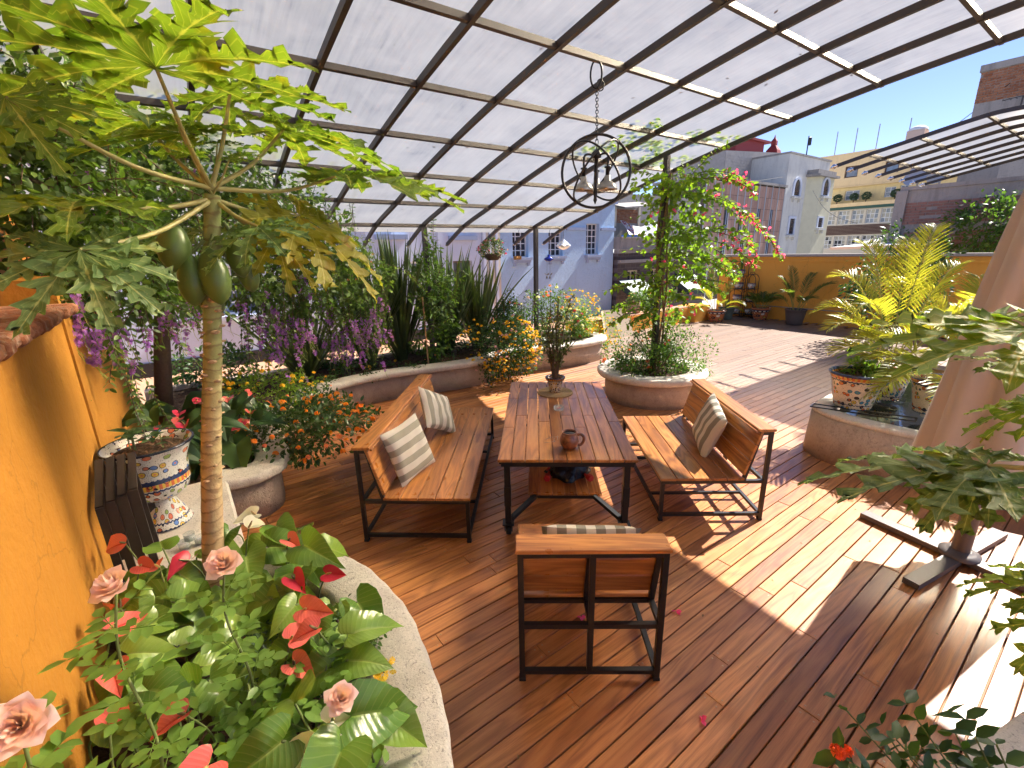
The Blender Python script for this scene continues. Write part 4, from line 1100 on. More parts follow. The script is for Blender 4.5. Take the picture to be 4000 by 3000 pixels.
for i in range(22):
    j = 0; z = zt
    while z - chp > 0:
        if (i, int((z - .9) / chp)) not in winset:
            share(panel0, 'cladding_panel', sb, P(u0 + cw * (i + .5), 22.0 - .002 + rnd.uniform(-.004, .004), z - chp / 2) - OFF[sb.name], (0, 0, ROTU))
        else:
            wq = (u0 + cw * i + .04, u0 + cw * (i + 1) - .04, z - chp, z)
            mb = MB(); mb.add([Qf(wq[0], wq[2], .012), Qf(wq[1], wq[2], .012), Qf(wq[1], wq[3], .012), Qf(wq[0], wq[3], .012)], [(0, 1, 2, 3)]); wo = mb.build('pane', M['pane'], sb)
            mb = MB(); qbox(mb, Qf, (wq[0] + wq[1]) / 2 - .025, (wq[0] + wq[1]) / 2 + .025, wq[2], wq[3], .013, .06); mb.build('window_bar', M['bluetrim'], wo)
        z -= chp
mul = plain('aluminium_mullion', (.34, .37, .42), .5, .3)
for i in range(0, 23, 2):
    mb = MB(); qbox(mb, Qf, u0 + cw * i - .06, u0 + cw * i + .06, -2, zt + .1, .012, .045); mb.build('mullion', mul, sb)
mb = MB(); qbox(mb, Qf, u0 - .1, u1 + .1, zt + .102, zt + .3, -5, .2); mb.build('coping', M['conc'], sb)
# grey painted brick block behind it
gb = thing('brick_building', 'grey painted brick building with red rooftop tank house', 'building', P(43, 26, -2))
Qg = QV(25.5); K2 = 25.5 / 12.4
def S2(u, z): return u * K2, 2.4 + (z - 2.4) * K2
ga, gz0 = S2(21.0, 6.05); gb_, gz1 = S2(27.0, 6.9)
gm2 = plain('grey_painted_brick', (.29, .275, .27), .9, 0, .25, 3)
mb = MB(); c = [Qg(ga, -2, 0), Qg(gb_, -2, 0), Qg(gb_, gz1, 0), Qg(ga, gz1 - .9, 0), Qg(ga, -2, -6), Qg(gb_, -2, -6), Qg(gb_, gz1, -6), Qg(ga, gz1 - .9, -6)]; mb.add(c, [(0, 1, 2, 3), (7, 6, 5, 4), (3, 2, 6, 7), (1, 5, 6, 2), (0, 3, 7, 4)]); mb.build('wall', gm2, gb)
small_bricks(Qg, ga, gb_, 8.0, gz1 - .95, .55, .24, gm2, gb, d=.006, jit=.005)
rdm = plain('dark_red_paint', (.23, .03, .03), .7)
tk = thing('tank_house', 'dark red rooftop box with flat overhanging lid', 'roof box', P(48, 27.5, gz1 - 1))
mb = MB(); qbox(mb, Qg, S2(22.6, 0)[0], S2(25.2, 0)[0], gz1 - 1.0, gz1 + .75, -3.5, -1.0); mb.build('box_wall', rdm, tk)
mb = MB(); qbox(mb, Qg, S2(22.4, 0)[0], S2(25.6, 0)[0], gz1 + .752, gz1 + .95, -3.8, -.7); mb.build('lid', rdm, tk)
sp = thing('roof_ventilator', 'small red pyramid ventilator on the grey brick roof', 'ventilator', P(54, 27, gz1)); c0 = P(S2(26.3, 0)[0], 26.6, gz1 - .2)
mb = MB(); mb.lathe([(.9, 0), (.75, .5), (.3, 1.0), (.34, 1.05), (.34, 1.4), (.1, 1.7), (.02, 2.0)], 4, c0); mb.build('cap', rdm, sp)
# pale tower with arched windows
tw = thing('white_tower', 'weathered white tower house with arched windows and canted bay', 'tower', P(53, 22.5, -2))
ta, tb_ = S(27.0, 0)[0], S(32.0, 0)[0]; tz = S(0, 6.9)[1]
M['tow'] = stucco('weathered_white_render', (.50, .50, .48), (.66, .66, .62), .4, (.26, .26, .27), .5, 5)
mb = MB(); qbox(mb, Qf, ta, tb_, -2, tz, -9, 0.0); mb.build('wall', M['tow'], tw)
mb = MB(); qbox(mb, Qf, ta - .05, tb_ + .1, tz + .001, tz + .16, -9, .1); mb.build('roof_edge', M['conc'], tw)
bay0, bay1 = S(29.3, 0)[0], S(31.6, 0)[0]; bz = S(0, 6.2)[1]
mb = MB(); c = []
for z in (-2, bz - .5): c += [Qf(bay0, z, .001), Qf(bay0 + .9, z, .9), Qf(bay1, z, .9), Qf(bay1, z, .001)]
mb.add(c, [(0, 1, 5, 4), (1, 2, 6, 5), (2, 3, 7, 6), (4, 5, 6, 7)]); mb.build('bay', plain('cream_yellow_render', (.56, .54, .40), .85, 0, .15, 2), tw)
mb = MB(); qbox(mb, Qf, bay0 - .3, bay1 + .2, bz - .499, bz - .3, .001, 1.3); qbox(mb, Qf, bay0 - .1, bay1, bz - .299, bz + .1, .001, 1.0); mb.build('bay_roof', M['conc'], tw)
def arch_win(Q, s, z0, z1, w, parent, d0, arched=True):
    n = 12; pts = [(s - w / 2, z0), (s + w / 2, z0)]
    zs = z1 - w * .62 if arched else z1
    if arched: pts += [(s + w / 2 * math.cos(a), zs + math.sin(a) * w * .62) for a in np.linspace(0, math.pi, n)]
    else: pts += [(s + w / 2, z1), (s - w / 2, z1)]
    fr = MB(); m_ = len(pts); big = [(s + (p[0] - s) * 1.5, z0 + (p[1] - z0) * 1.16 - (.05 if p[1] == z0 else 0)) for p in pts]
    vs = [Q(*p, d0 + .02) for p in pts] + [Q(*p, d0 + .10) for p in pts] + [Q(*p, d0 + .10) for p in big] + [Q(*p, d0) for p in big]
    fs = []
    for k in range(3): fs += [(k * m_ + i, k * m_ + (i + 1) % m_, (k + 1) * m_ + (i + 1) % m_, (k + 1) * m_ + i) for i in range(m_)]
    fr.add(vs, fs); w_ = fr.build('window', M['bluetrim'] if False else plain('pale_blue_surround', (.52, .57, .68), .8) if 'surr' not in M else M['surr'], parent)
    g_ = MB(); g_.add([Q(*p, d0 + .015) for p in pts], [tuple(range(m_))]); g_.build('pane', M['pane'], w_)
    g_ = MB()
    for k in (1, 2): x = s - w / 2 + w * k / 3; qbox(g_, Q, x - .02, x + .02, z0, zs, d0 + .016, d0 + .04)
    for k in (1, 2, 3): z = z0 + (zs - z0) * k / 4; qbox(g_, Q, s - w / 2, s + w / 2, z - .02, z + .02, d0 + .0165, d0 + .036)
    g_.build('bars', M['bframe'], w_)
    g_ = MB(); qbox(g_, Q, s - w * .85, s + w * .85, z0 - .28, z0 - .12, d0, d0 + .35)
    for x in (s - w * .6, s + w * .45): qbox(g_, Q, x, x + .12, z0 - .6, z0 - .281, d0, d0 + .22)
    g_.build('sill', M['tow'], w_)
M['surr'] = plain('pale_blue_surround', (.52, .57, .68), .8)
arch_win(Qf, S(28.25, 0)[0], S(0, 4.93)[1], S(0, 5.74)[1], 1.15, tw, 0.0)
arch_win(Qf, S(30.55, 0)[0], S(0, 5.0)[1], S(0, 5.84)[1], 1.15, tw, .9)
arch_win(Qf, S(28.2, 0)[0], S(0, 2.95)[1], S(0, 3.75)[1], 1.0, tw, 0.0, False)
arch_win(Qf, S(30.5, 0)[0], S(0, 3.3)[1], S(0, 3.8)[1], 1.0, tw, .9, False)
# yellow apartment block across the end, facing back along U
QU = lambda u0_: (lambda s, z, d: P(u0_ - d, s, z))
KY = 66 / 30.0
def Y(v, z): return v * KY, 2.4 + (z - 2.4) * KY
Qy = QU(66.0)
ya = thing('yellow_building', 'pale yellow apartment block with ribbon windows and green gutter', 'building', P(66.5, 18, -2))
M['yel'] = stucco('pale_yellow_render', (.76, .58, .27), (.84, .68, .36), .2, (.42, .31, .18), .3, 4)
M['yel2'] = stucco('ochre_render', (.74, .54, .29), (.82, .62, .36), .2, (.38, .28, .18), .3, 4)
zr, zf, zbal = Y(0, 6.94)[1], Y(0, 5.30)[1], Y(0, 4.40)[1]
w1 = (Y(10.27, 0)[0], Y(10.87, 0)[0], Y(0, 5.72)[1], Y(0, 6.28)[1]); w2 = (Y(8.55, 0)[0], Y(9.13, 0)[0], Y(0, 5.72)[1], Y(0, 6.26)[1])
hole_wall(Qy, 2, 27.6, zf, zr, [w1, w2], .25, M['yel2'], ya, 'upper_wall', 8)
for w in (w1, w2): window(Qy, w, 1, 1, .25, ya, M['bframe'], M['skypane'], .05, .12)
w3 = [(Y(10.08, 0)[0], Y(10.74, 0)[0], Y(0, 4.6)[1], Y(0, 5.08)[1]), (Y(8.54, 0)[0], Y(9.0, 0)[0], Y(0, 4.6)[1], Y(0, 5.08)[1]), (Y(8.05, 0)[0], Y(8.38, 0)[0], Y(0, 4.75)[1], Y(0, 5.1)[1])]
Qy2 = QU(66.4)
hole_wall(Qy2, 2, 27.4, zbal - .2, zf, w3, .2, M['yel'], ya, 'middle_wall', 7)
for w in w3: window(Qy2, w, 2, 2, .2, ya, M['wframe'], M['skypane'], .06, .08)
mb = MB(); qbox(mb, Qy, 2, 27.6, zf - .12, zf - .001, -.2, .12); mb.build('floor_band', M['yel2'], ya)
mb = MB(); qbox(mb, Qy, 2, 26.4, zbal - .35, zbal + .05, -1.5, .9); mb.build('balcony_slab', M['yel2'], ya)
mb = MB(); qbox(mb, Qy, 2, 26.4, zbal - .62, zbal - .36, -1, .85); mb.build('gutter', plain('green_gutter', (.03, .09, .07), .6), ya)
zA0, zA1, zB0, zB1 = Y(0, 3.38)[1], Y(0, 4.06)[1], Y(0, 2.14)[1], Y(0, 2.77)[1]
n5 = 7; bw5 = (Y(11.5, 0)[0] - Y(8.3, 0)[0]) / 5
rowA = [(Y(11.5, 0)[0] - bw5 * (k + 1) + .12, Y(11.5, 0)[0] - bw5 * k - .12, zA0, zA1) for k in range(n5)]; rowB = [(a, b, zB0, zB1) for a, b, _, _ in rowA]
Qy3 = QU(65.7)
hole_wall(Qy3, 4, 25.9, -2, zbal - .63, rowA + rowB, .25, M['cream'], ya, 'lower_wall', 6)
for w in rowA: window(Qy3, w, 3, 3, .25, ya, M['wframe'], [M['curtain'], M['curtain'], M['skypane']], .06, .06)
for w in rowB: window(Qy3, w, 3, 3, .25, ya, M['wframe'], [M['curtain'], M['curtain'], M['pane']], .06, .06)
sid = plain('brown_siding', (.11, .062, .05), .8, 0, .3, 4)
for k in range(7):
    zz = zB1 + .14 + k * (zA0 - zB1 - .26) / 7
    mb = MB(); qbox(mb, Qy3, 4, 25.95, zz, zz + (zA0 - zB1 - .26) / 7 - .03, .002, .10); mb.build('siding_board', sid, ya)
for v, lb in ((10.9, 'round clipped shrub at the tower end of the yellow balcony'), (10.15, 'round clipped shrub before the wide pale window on the yellow balcony'), (9.6, 'round clipped shrub on a bare stretch of the yellow balcony'), (8.4, 'round clipped shrub under the small paned balcony window'), (8.2, 'round clipped shrub at the brick wall end of the yellow balcony')):     # clipped shrubs along the balcony
    c0 = P(65.4, v * KY, zbal + .05)
    bp = thing('topiary', lb, 'shrub', c0, 0, 'topiary along the yellow balcony')
    mb = MB(); mb.tube([c0, c0 + np.array((0, 0, .35))], .05, 6); mb.build('stem', M['bframe'], bp)
    mb = MB(); q_ = rng.normal(size=(160, 3)); q_ /= np.linalg.norm(q_, axis=1, keepdims=True); q_ = c0 + np.array((0, 0, .65)) + q_ * .42 * rng.uniform(.8, 1.05, (160, 1))
    for a in q_: mb.box(a, (.16, .12, .05), float(rng.uniform(0, 6)))
    mb.build('crown', plain('topiary_leaf', (.03, .06, .025), .8), bp)
rdm2 = plain('lightning_rod', (.30, .28, .27), .5, .5)
for k, v in enumerate((11.6, 10.7, 9.75, 8.5)):
    c0 = P(66.6, v * KY, zr); o = MB().tube([c0, c0 + np.array((0, 0, 2.6))], .045, 6).build('roof_rod', rdm2, None, at=c0); tag(o, ('thin roof rod standing next to the white tower', 'thin roof rod, second from the white tower', 'thin roof rod, third from the white tower', 'thin roof rod beside the rooftop tank')[k], 'rod', 'rods on the yellow roof')
c0 = P(67, 8.2 * KY, zr); wtk = thing('water_tank', 'pale square rooftop block with domed lid on the yellow building', 'tank', c0)
mb = MB(); mb.box(c0 + np.array((0, 0, .65)), (1.5, 1.5, 1.3), mR); mb.build('block', plain('tank_render', (.50, .38, .33), .8), wtk); mb = MB(); mb.lathe([(.85, 1.3), (.8, 1.5), (.5, 1.7), (.1, 1.8)], 16, c0); mb.build('lid', M['wframe'], wtk, True)
cam_p = P(S(28.3, 0)[0], 21.6, tz); sc_ = thing('security_camera', 'black pole camera on the white tower roof', 'camera', cam_p)
mb = MB(); mb.tube([cam_p, cam_p + np.array((0, 0, 1.6))], .05, 6); mb.build('pole', M['black'], sc_); mb = MB(); mb.box(cam_p + np.array((.12, 0, 1.15)), (.25, .2, .7), bev=.04); mb.build('housing', M['black'], sc_)
# white shed roof just beyond the orange wall
mb = MB(); mb.add([P(17.5, 4.2, 2.34), P(17.5, 6.4, 2.28), P(20, 6.4, 2.36), P(20, 4.2, 2.42), P(17.5, 4.2, 2.26), P(17.5, 6.4, 2.2), P(20, 6.4, 2.28), P(20, 4.2, 2.34)], [(0, 1, 2, 3), (7, 6, 5, 4), (0, 4, 5, 1), (3, 2, 6, 7), (0, 3, 7, 4), (1, 5, 6, 2)])
tag(mb.build('roof_sheet', plain('white_tin', (.62, .62, .62), .5, .2, .1, 9), None, at=P(18, 6.5, 2.3)), 'flat white sheet roof showing above the far orange wall', 'roof')
# brick party wall at the right and the tall brick tower behind
bw_ = thing('brick_wall', 'tall rough brick party wall with grey mortar patches behind the palms', 'wall', P(20.3, 2.5, -2))
Qr = QU(20.0)
mb = MB(); qbox(mb, Qr, -3.5, 5.48, -2, 4.0, -.6, 0); mb.build('backing', M['conc'], bw_)
M['brick2'] = plain('dusty_brick', (.27, .145, .115), .9, 0, .45, 2.2, .3)
small_bricks(Qr, 1.2, 5.40, 2.2, 2.72, .26, .085, M['brick2'], bw_, skip=.25, d=.015, jit=.015); small_bricks(Qr, 1.0, 5.35, 2.95, 3.62, .26, .085, M['brick2'], bw_, skip=.07, d=.018, jit=.018); small_bricks(Qr, -3.4, .9, 1.6, 3.7, .26, .085, M['brick2'], bw_, skip=.12, d=.016, jit=.016)
mb = MB(); qbox(mb, Qr, -3.6, 5.52, 4.002, 4.12, -.65, .06); mb.build('coping', M['conc'], bw_)
mb = MB(); qbox(mb, Qr, 5.3, 5.6, -2, 4.0, .002, .10); mb.build('corner_strip', M['conc'], bw_)
for nm, v, z, r in (('satellite_dish', 5.2, 4.48, .42), ('satellite_dish', 4.65, 4.42, .36)):
    c0 = P(20.3, v, z); t_ = thing(nm, ('larger' if r > .4 else 'smaller') + ' grey satellite dish on top of the brick wall', 'dish', P(20.3, v, 4.12), 0, 'satellite dishes')
    ax = unit(-U * .75 + V * .35 + Zv * .55); a_ = unit(np.cross(ax, Zv)); b_ = np.cross(ax, a_); vs = []; fs = []
    for i in range(6):
        for j in range(24):
            rr = r * i / 5; an = 2 * math.pi * j / 24; vs.append(c0 + a_ * rr * math.cos(an) + b_ * rr * math.sin(an) + ax * (rr * rr * .35))
    fs = [(i * 24 + j, i * 24 + (j + 1) % 24, (i + 1) * 24 + (j + 1) % 24, (i + 1) * 24 + j) for i in range(5) for j in range(24)]
    mb = MB(); mb.add(vs, fs); mb.build('reflector', plain('dish_grey', (.42, .43, .46), .6), t_, True)
    mb = MB(); mb.tube([c0, P(20.3, v, 4.1)], .03, 6); mb.tube([c0 - b_ * r, c0 + ax * r * .9], .012, 5); mb.box(c0 + ax * r * .9, (.06, .06, .06)); mb.build('mount', M['conc'], t_)
mb = MB(); Qk = QU(26.0); qbox(mb, Qk, -6, 4.3, -2, 5.6, -3, 0)
stn = thing('grey_block', 'dark grey roof structure with cables behind the brick wall', 'building', P(26.5, 0, -2)); mb.build('wall', M['conc'], stn)
bt = thing('brick_tower', 'tall brick tower with grey render patch rising behind the small canopy', 'tower', P(31, 4, -2))
Qt = QU(30.0); kt = 30 / 22
v0, v1, z1_ = 0.5, 4.60 * kt, 2.4 + (7.68 - 2.4) * kt
mb = MB(); qbox(mb, Qt, v0, v1, -2, z1_, -4, 0); mb.build('core', M['conc'], bt)
zmid = z1_ - 1.45
small_bricks(Qt, v0, v1, zmid, z1_ - .25, .30, .10, M['brick'], bt, d=.02, jit=.02, skip=.02); small_bricks(Qt, v1 - 2.6, v1 - .9, zmid - .95, zmid - .45, .30, .10, M['brick'], bt, d=.015, jit=.015, skip=.3)
mb = MB(); qbox(mb, Qt, v0 - .1, v1 + .05, z1_ - .24, z1_ + .02, -4.1, .08); mb.build('top_band', M['conc'], bt)
mb = MB(); a0 = P(29.6, v1 - 1.55, 6.9); mb.tube([a0, a0 + np.array((0, 0, 1.15))], .03, 6); mb.bar(a0 + V * .6 + np.array((0, 0, 1.1)), a0 - V * .6 + np.array((0, 0, 1.2)), .03)
for k in range(7): mb.bar(a0 + V * (.55 - k * .18) + np.array((0, 0, 1.1)) - U * .25, a0 + V * (.55 - k * .18) + np.array((0, 0, 1.12)) + U * .25, .014)
tag(mb.build('television_aerial', M['brownsteel'], None, at=a0), 'spiky television aerial in front of the brick tower', 'aerial')
# low tiled seat wall at the back of the deck
sw_ = thing('seat_wall', 'low orange seat wall with terracotta tile top behind round planter', 'wall', P(12.3, 9.1, 0))
uvbox(MB(), 8.6, 14.15, 8.86, 9.3, -.06, .45).build('wall', M['orange2'], sw_); 
mb = MB(); mb.box((0, 0, 0), (.38, .40, .04), bev=.006); tl0 = mb.mesh('tile', (0, 0, 0), plain('terracotta_tile', (.50, .27, .16), .7, 0, .25, 5), False)
for k in range(14): share(tl0, 'tile', sw_, P(8.8 + k * .4, 9.08, .472) - OFF[sw_.name], ROTU)
uvbox(MB(), 13.7, 14.55, 8.6, 9.3, -.06, .50).build('end_block', M['orange2'], sw_)
# ================================================================== leaf and flower templates (x along, y across, z normal)
def T_leaf(w=.5, droop=.12, fold=.06):
    v = np.array([(0, 0, 0), (.28, w * .42, fold), (.28, 0, 0), (.28, -w * .42, fold), (.62, w * .44, fold - droop * .4), (.62, 0, -droop * .5), (.62, -w * .44, fold - droop * .4), (1, 0, -droop)])
    return v, [np.array([(0, 2, 1), (0, 3, 2), (4, 5, 7), (5, 6, 7)]), np.array([(1, 2, 5, 4), (2, 3, 6, 5)])]
LEAF = T_leaf(); LANCE = T_leaf(.26, .2, .03); ROUND = T_leaf(.8, .08, .05)
def T_strip(out, cen, zf, mids=(.5,)):
    """leaf from half-outline points and matching midrib points; zf(x, y) gives relief; vein attribute is 1 on the midrib"""
    rows = [cen]; n = len(cen)
    fr = [0.0] + list(mids) + [1.0]
    vs = []; at = []
    for s_ in (1, -1):
        for f in fr:
            for c, o in zip(cen, out):
                x = c[0] + (o[0] - c[0]) * f; y = (o[1]) * f * s_; vs.append((x, y, zf(x, y))); at.append(1 - f)
    xs_ = np.array([p[0] for p in vs]); k = len(fr); fs = []
    for q, s_ in enumerate((1, -1)):
        b = q * k * n
        for r in range(k - 1):
            for i in range(n - 1):
                a = b + r * n + i; f = (a, a + 1, a + n + 1, a + n); fs.append(f if s_ > 0 else f[::-1])
    return np.array(vs), [np.array(fs)], np.array(at), xs_
def T_heart(cup=.1, arch=.3, seed=0):
    out = [(-.05, .02), (-.2, .12), (-.24, .24), (-.14, .36), (.06, .42), (.28, .40), (.5, .31), (.72, .18), (.9, .06), (1.0, 0.0)]
    cen = [(0, 0), (.01, 0), (.02, 0), (.05, 0), (.12, 0), (.28, 0), (.5, 0), (.72, 0), (.9, 0), (1, 0)]
    r = random.Random(seed); a, b = r.uniform(0, 6), r.uniform(.6, 1.2)
    return T_strip(out, cen, lambda x, y: cup * abs(y) ** .9 * 1.8 - arch * max(0, x) ** 1.8 * b - .25 * abs(y) ** 2.2 + .05 * math.sin(8 * x + a) * abs(y) * 3 + .04 * math.sin(5 * x - 9 * y + a), (.12, .45, .75))
def papaya_leaf(seed, nl=9, spread=250):
    """palmate blade of deeply cut lobes; unit length is the middle lobe"""
    r = random.Random(seed); vs = []; fs = []; at = []; al = []; half = spread / (nl - 1) / 2
    for k in range(nl):
        ang = R(-spread / 2 + spread * k / (nl - 1)); q = abs(k - (nl - 1) / 2) / ((nl - 1) / 2)
        L = (1.0 - .48 * q ** 1.5) * r.uniform(.9, 1.06); t0 = .165 / L * (1 - .2 * q)
        droop = r.uniform(.22, .42); bend = r.uniform(-.12, .12)
        # stations along the midrib: (t, half width); notch then swept-forward tip of each side lobe
        st = [(0.0, 0.0, 0.0), (t0 * .55, math.tan(R(half)) * t0 * .55 * L, 0), (t0, math.tan(R(half)) * t0 * L * .97, 0)]
        m = 4 if q < .35 else 3
        for i in range(m):
            a = t0 + (1 - t0) * (i + .35) / (m + .55); wv = (.165 - .030 * i) * r.uniform(.8, 1.15) * (1 - .25 * q)
            wv *= 1.15; st += [(a - .02, .050, 0), (a + .025, wv * .55, .0), (a + .03, wv * .80, .055), (a + .052, wv * .86, .04), (a + .055, wv * 1.15, .115), (a + .09, wv * .80, .085), (a + .115, wv * .45, .05), (a + .14, .058, 0)]
        st += [(.93, .035, 0), (1.0, 0.0, 0)]
        st = [s_ for s_ in st if s_[0] <= 1.0]
        b = len(vs); n = len(st)
        for side in (0, 1, -1):
            for (t, w, adv) in st:
                x = t * L + (adv * L if side else 0); y = w * side * (1 if t <= t0 else r.uniform(.8, 1.2)); z = -droop * (x ** 2.1) * .75 + (abs(y) * .30 if side else 0) + (.02 * r.uniform(-1, 1) if side else 0)
                y += bend * x * x; ca, sa = math.cos(ang), math.sin(ang)
                vs.append((x * ca - y * sa, x * sa + y * ca, z)); at.append(0.0 if side else 1.0); al.append(t * L)
        for i in range(n - 1):
            fs += [(b + i, b + i + 1, b + n + i + 1, b + n + i), (b + i + 1, b + i, b + 2 * n + i, b + 2 * n + i + 1)]
    return np.array(vs), [np.array(fs)], np.array(at), np.array(al)
def T_blob():
    p = (1 + 5 ** .5) / 2; v = np.array([(-1, p, 0), (1, p, 0), (-1, -p, 0), (1, -p, 0), (0, -1, p), (0, 1, p), (0, -1, -p), (0, 1, -p), (p, 0, -1), (p, 0, 1), (-p, 0, -1), (-p, 0, 1)]) / 1.9
    f = np.array([(0, 11, 5), (0, 5, 1), (0, 1, 7), (0, 7, 10), (0, 10, 11), (1, 5, 9), (5, 11, 4), (11, 10, 2), (10, 7, 6), (7, 1, 8), (3, 9, 4), (3, 4, 2), (3, 2, 6), (3, 6, 8), (3, 8, 9), (4, 9, 5), (2, 4, 11), (6, 2, 10), (8, 6, 7), (9, 8, 1)])
    return v, [f]
BLOB = T_blob()
def T_floret(n=5):
    v = [(0, 0, 0)]; f = []
    for k in range(n):
        a = 2 * math.pi * k / n; b = a + 2 * math.pi / n * .8; v += [(math.cos(a), math.sin(a), .25), (math.cos(b), math.sin(b), .25)]; f.append((0, 1 + 2 * k, 2 + 2 * k))
    return np.array(v), [np.array(f)]
FLORET = T_floret()
def rdir(n): q = rng.normal(size=(n, 3)); return q / np.linalg.norm(q, axis=1, keepdims=True)

# ------------------------------------------------------------------ leaf colours
G = {}
G['papaya'] = leaf_mat('papaya_leaf', (.085, .16, .02), (.16, .235, .026), .5, .45, (.42, .42, .13), spots=(.30, .24, .02))
G['papaya_y'] = leaf_mat('yellowing_papaya_leaf', (.15, .18, .015), (.28, .25, .02), .5, .5, (.42, .38, .10), spots=(.30, .12, .03))
G['papaya_g'] = leaf_mat('grey_green_papaya_leaf', (.085, .155, .05), (.13, .20, .06), .35, .45, (.34, .38, .16), spots=(.26, .24, .06))
G['dur'] = leaf_mat('duranta_leaf', (.032, .075, .018), (.12, .19, .045), .45, .38)
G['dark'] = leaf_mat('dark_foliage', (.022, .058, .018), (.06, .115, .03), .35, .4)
G['mid'] = leaf_mat('mid_foliage', (.04, .095, .02), (.10, .175, .035), .42, .4)
G['bright'] = leaf_mat('bright_foliage', (.075, .16, .02), (.19, .28, .035), .5, .42)
G['olive'] = leaf_mat('olive_foliage', (.06, .08, .03), (.13, .15, .06), .35, .45)
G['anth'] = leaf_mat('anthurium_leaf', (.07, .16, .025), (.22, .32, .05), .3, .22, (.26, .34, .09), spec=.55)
G['rose'] = leaf_mat('rose_leaf', (.11, .21, .04), (.18, .29, .06), .42, .42)
G['flax'] = leaf_mat('flax_blade', (.030, .055, .022), (.085, .12, .045), .22, .38)
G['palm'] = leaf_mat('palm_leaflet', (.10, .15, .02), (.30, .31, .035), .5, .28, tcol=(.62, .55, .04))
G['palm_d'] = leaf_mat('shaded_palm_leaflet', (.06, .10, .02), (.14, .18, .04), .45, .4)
G['bark'] = plain('brown_bark', (.15, .10, .07), .9, 0, .4, 30, .5)
G['stem'] = plain('green_stem', (.13, .17, .05), .6)
G['twig'] = plain('brown_twig', (.11, .07, .04), .85)
def petal(name, a, b, trans=.35, rough=.45): return leaf_mat(name, a, b, trans, rough)
F_ = {}
F_['purple'] = petal('purple_petal', (.24, .07, .46), (.42, .18, .66))
F_['yellow'] = petal('yellow_petal', (.72, .42, .02), (.80, .56, .05))
F_['orange'] = petal('orange_petal', (.72, .16, .02), (.80, .36, .03))
F_['pinkl'] = petal('lilac_petal', (.55, .33, .50), (.68, .48, .60))
F_['red'] = leaf_mat('red_spathe', (.62, .08, .065), (.76, .20, .15), .15, .2, vein=(.50, .05, .04), spec=.6)
F_['crimson'] = leaf_mat('crimson_petal', (.36, .012, .03), (.54, .04, .08), .25, .3)
F_['pink'] = leaf_mat('pink_petal', (.84, .56, .53), (.90, .70, .66), .15, .5)
F_['mag'] = petal('magenta_bract', (.62, .03, .22), (.80, .10, .38), .5)
F_['white'] = petal('cream_petal', (.66, .62, .48), (.76, .73, .62))
F_['coral'] = petal('coral_petal', (.66, .16, .09), (.76, .30, .18))

# ------------------------------------------------------------------ growers
def leafcloud(mb, c, rad, n, size, tm=LEAF, clumps=0, up=.35, out=1.0, tight=.32, zmin=None, width=1.0):
    """leaves in clumps through an ellipsoid, facing outwards and up"""
    c = np.asarray(c, float); rad = np.asarray(rad, float) * np.ones(3)
    k = clumps or max(6, n // 45)
    d = rdir(k); rr = rng.uniform(.35, 1.0, (k, 1)) ** .55; cc = d * rr
    idx = rng.integers(0, k, n)
    q = cc[idx] + rng.normal(size=(n, 3)) * tight * .55
    q = q / np.maximum(1.0, np.linalg.norm(q, axis=1, keepdims=True) / 1.15)
    pos = c + q * rad
    if zmin is not None: pos[:, 2] = np.maximum(pos[:, 2], zmin + rng.uniform(0, .04, n))
    dr = q * out + rng.normal(size=(n, 3)) * .6; dr[:, 2] -= .15
    N = rng.normal(size=(n, 3)) * .45 + q * .4; N[:, 2] += up + .4
    s_ = size * rng.uniform(.6, 1.3, n)
    mb.inst(tm, pos, dr, N, s_, s_ * width); return pos
def heads(mb, pos, r, tm=None, per=9):
    """rounded flower heads of small florets"""
    for p in pos:
        d = rdir(per); d[:, 2] = np.abs(d[:, 2]) * .8 + .1
        rr = r * rng.uniform(.8, 1.15)
        mb.inst(FLORET, p + d * rr * .55, np.cross(d, [0.3, .5, .2]), d, rr * .62)
def shrub(name, label, cat, c, rad, n, size, mat, tm=LEAF, flowers=(), group=None, stems=5, zbase=None, width=1.0, parent=None, clumps=0, tight=.32):
    c = np.asarray(c, float); rad = np.asarray(rad, float) * np.ones(3); zb = c[2] - rad[2] if zbase is None else zbase
    t = parent or thing(name, label, cat, (c[0], c[1], zb), 0, group)
    mb = MB(); pos = leafcloud(mb, c, rad, n, size, tm, clumps, width=width, tight=tight); mb.build('foliage', mat, t, True)
    mb = MB()
    for k in range(stems):
        e = pos[rng.integers(0, len(pos))]; b = np.array((c[0] + rng.uniform(-.2, .2) * rad[0], c[1] + rng.uniform(-.2, .2) * rad[1], zb))
        mb.tube(spline([b, (b + e) / 2 + rng.normal(size=3) * .05, e], 8), [.012] * 4 + [.005] * 5 if False else .008, 5)
    mb.build('stems', G['twig'], t, True)
    for fm, cnt, r in flowers:
        d = rdir(cnt); d[:, 2] = np.abs(d[:, 2]) * .9 - .12; d /= np.linalg.norm(d, axis=1, keepdims=True)
        # outwards of the leaf clumps
        src = pos[rng.integers(0, len(pos), cnt)]; q = (src - c) / rad; q /= np.maximum(np.linalg.norm(q, axis=1, keepdims=True), .2)
        pp_ = c + q * rad * rng.uniform(.92, 1.12, (cnt, 1)); pp_[:, 2] = np.maximum(pp_[:, 2], zb + .03)
        mb = MB(); heads(mb, pp_, r); stuff(mb.build('flowers', fm, t, True))
    return t
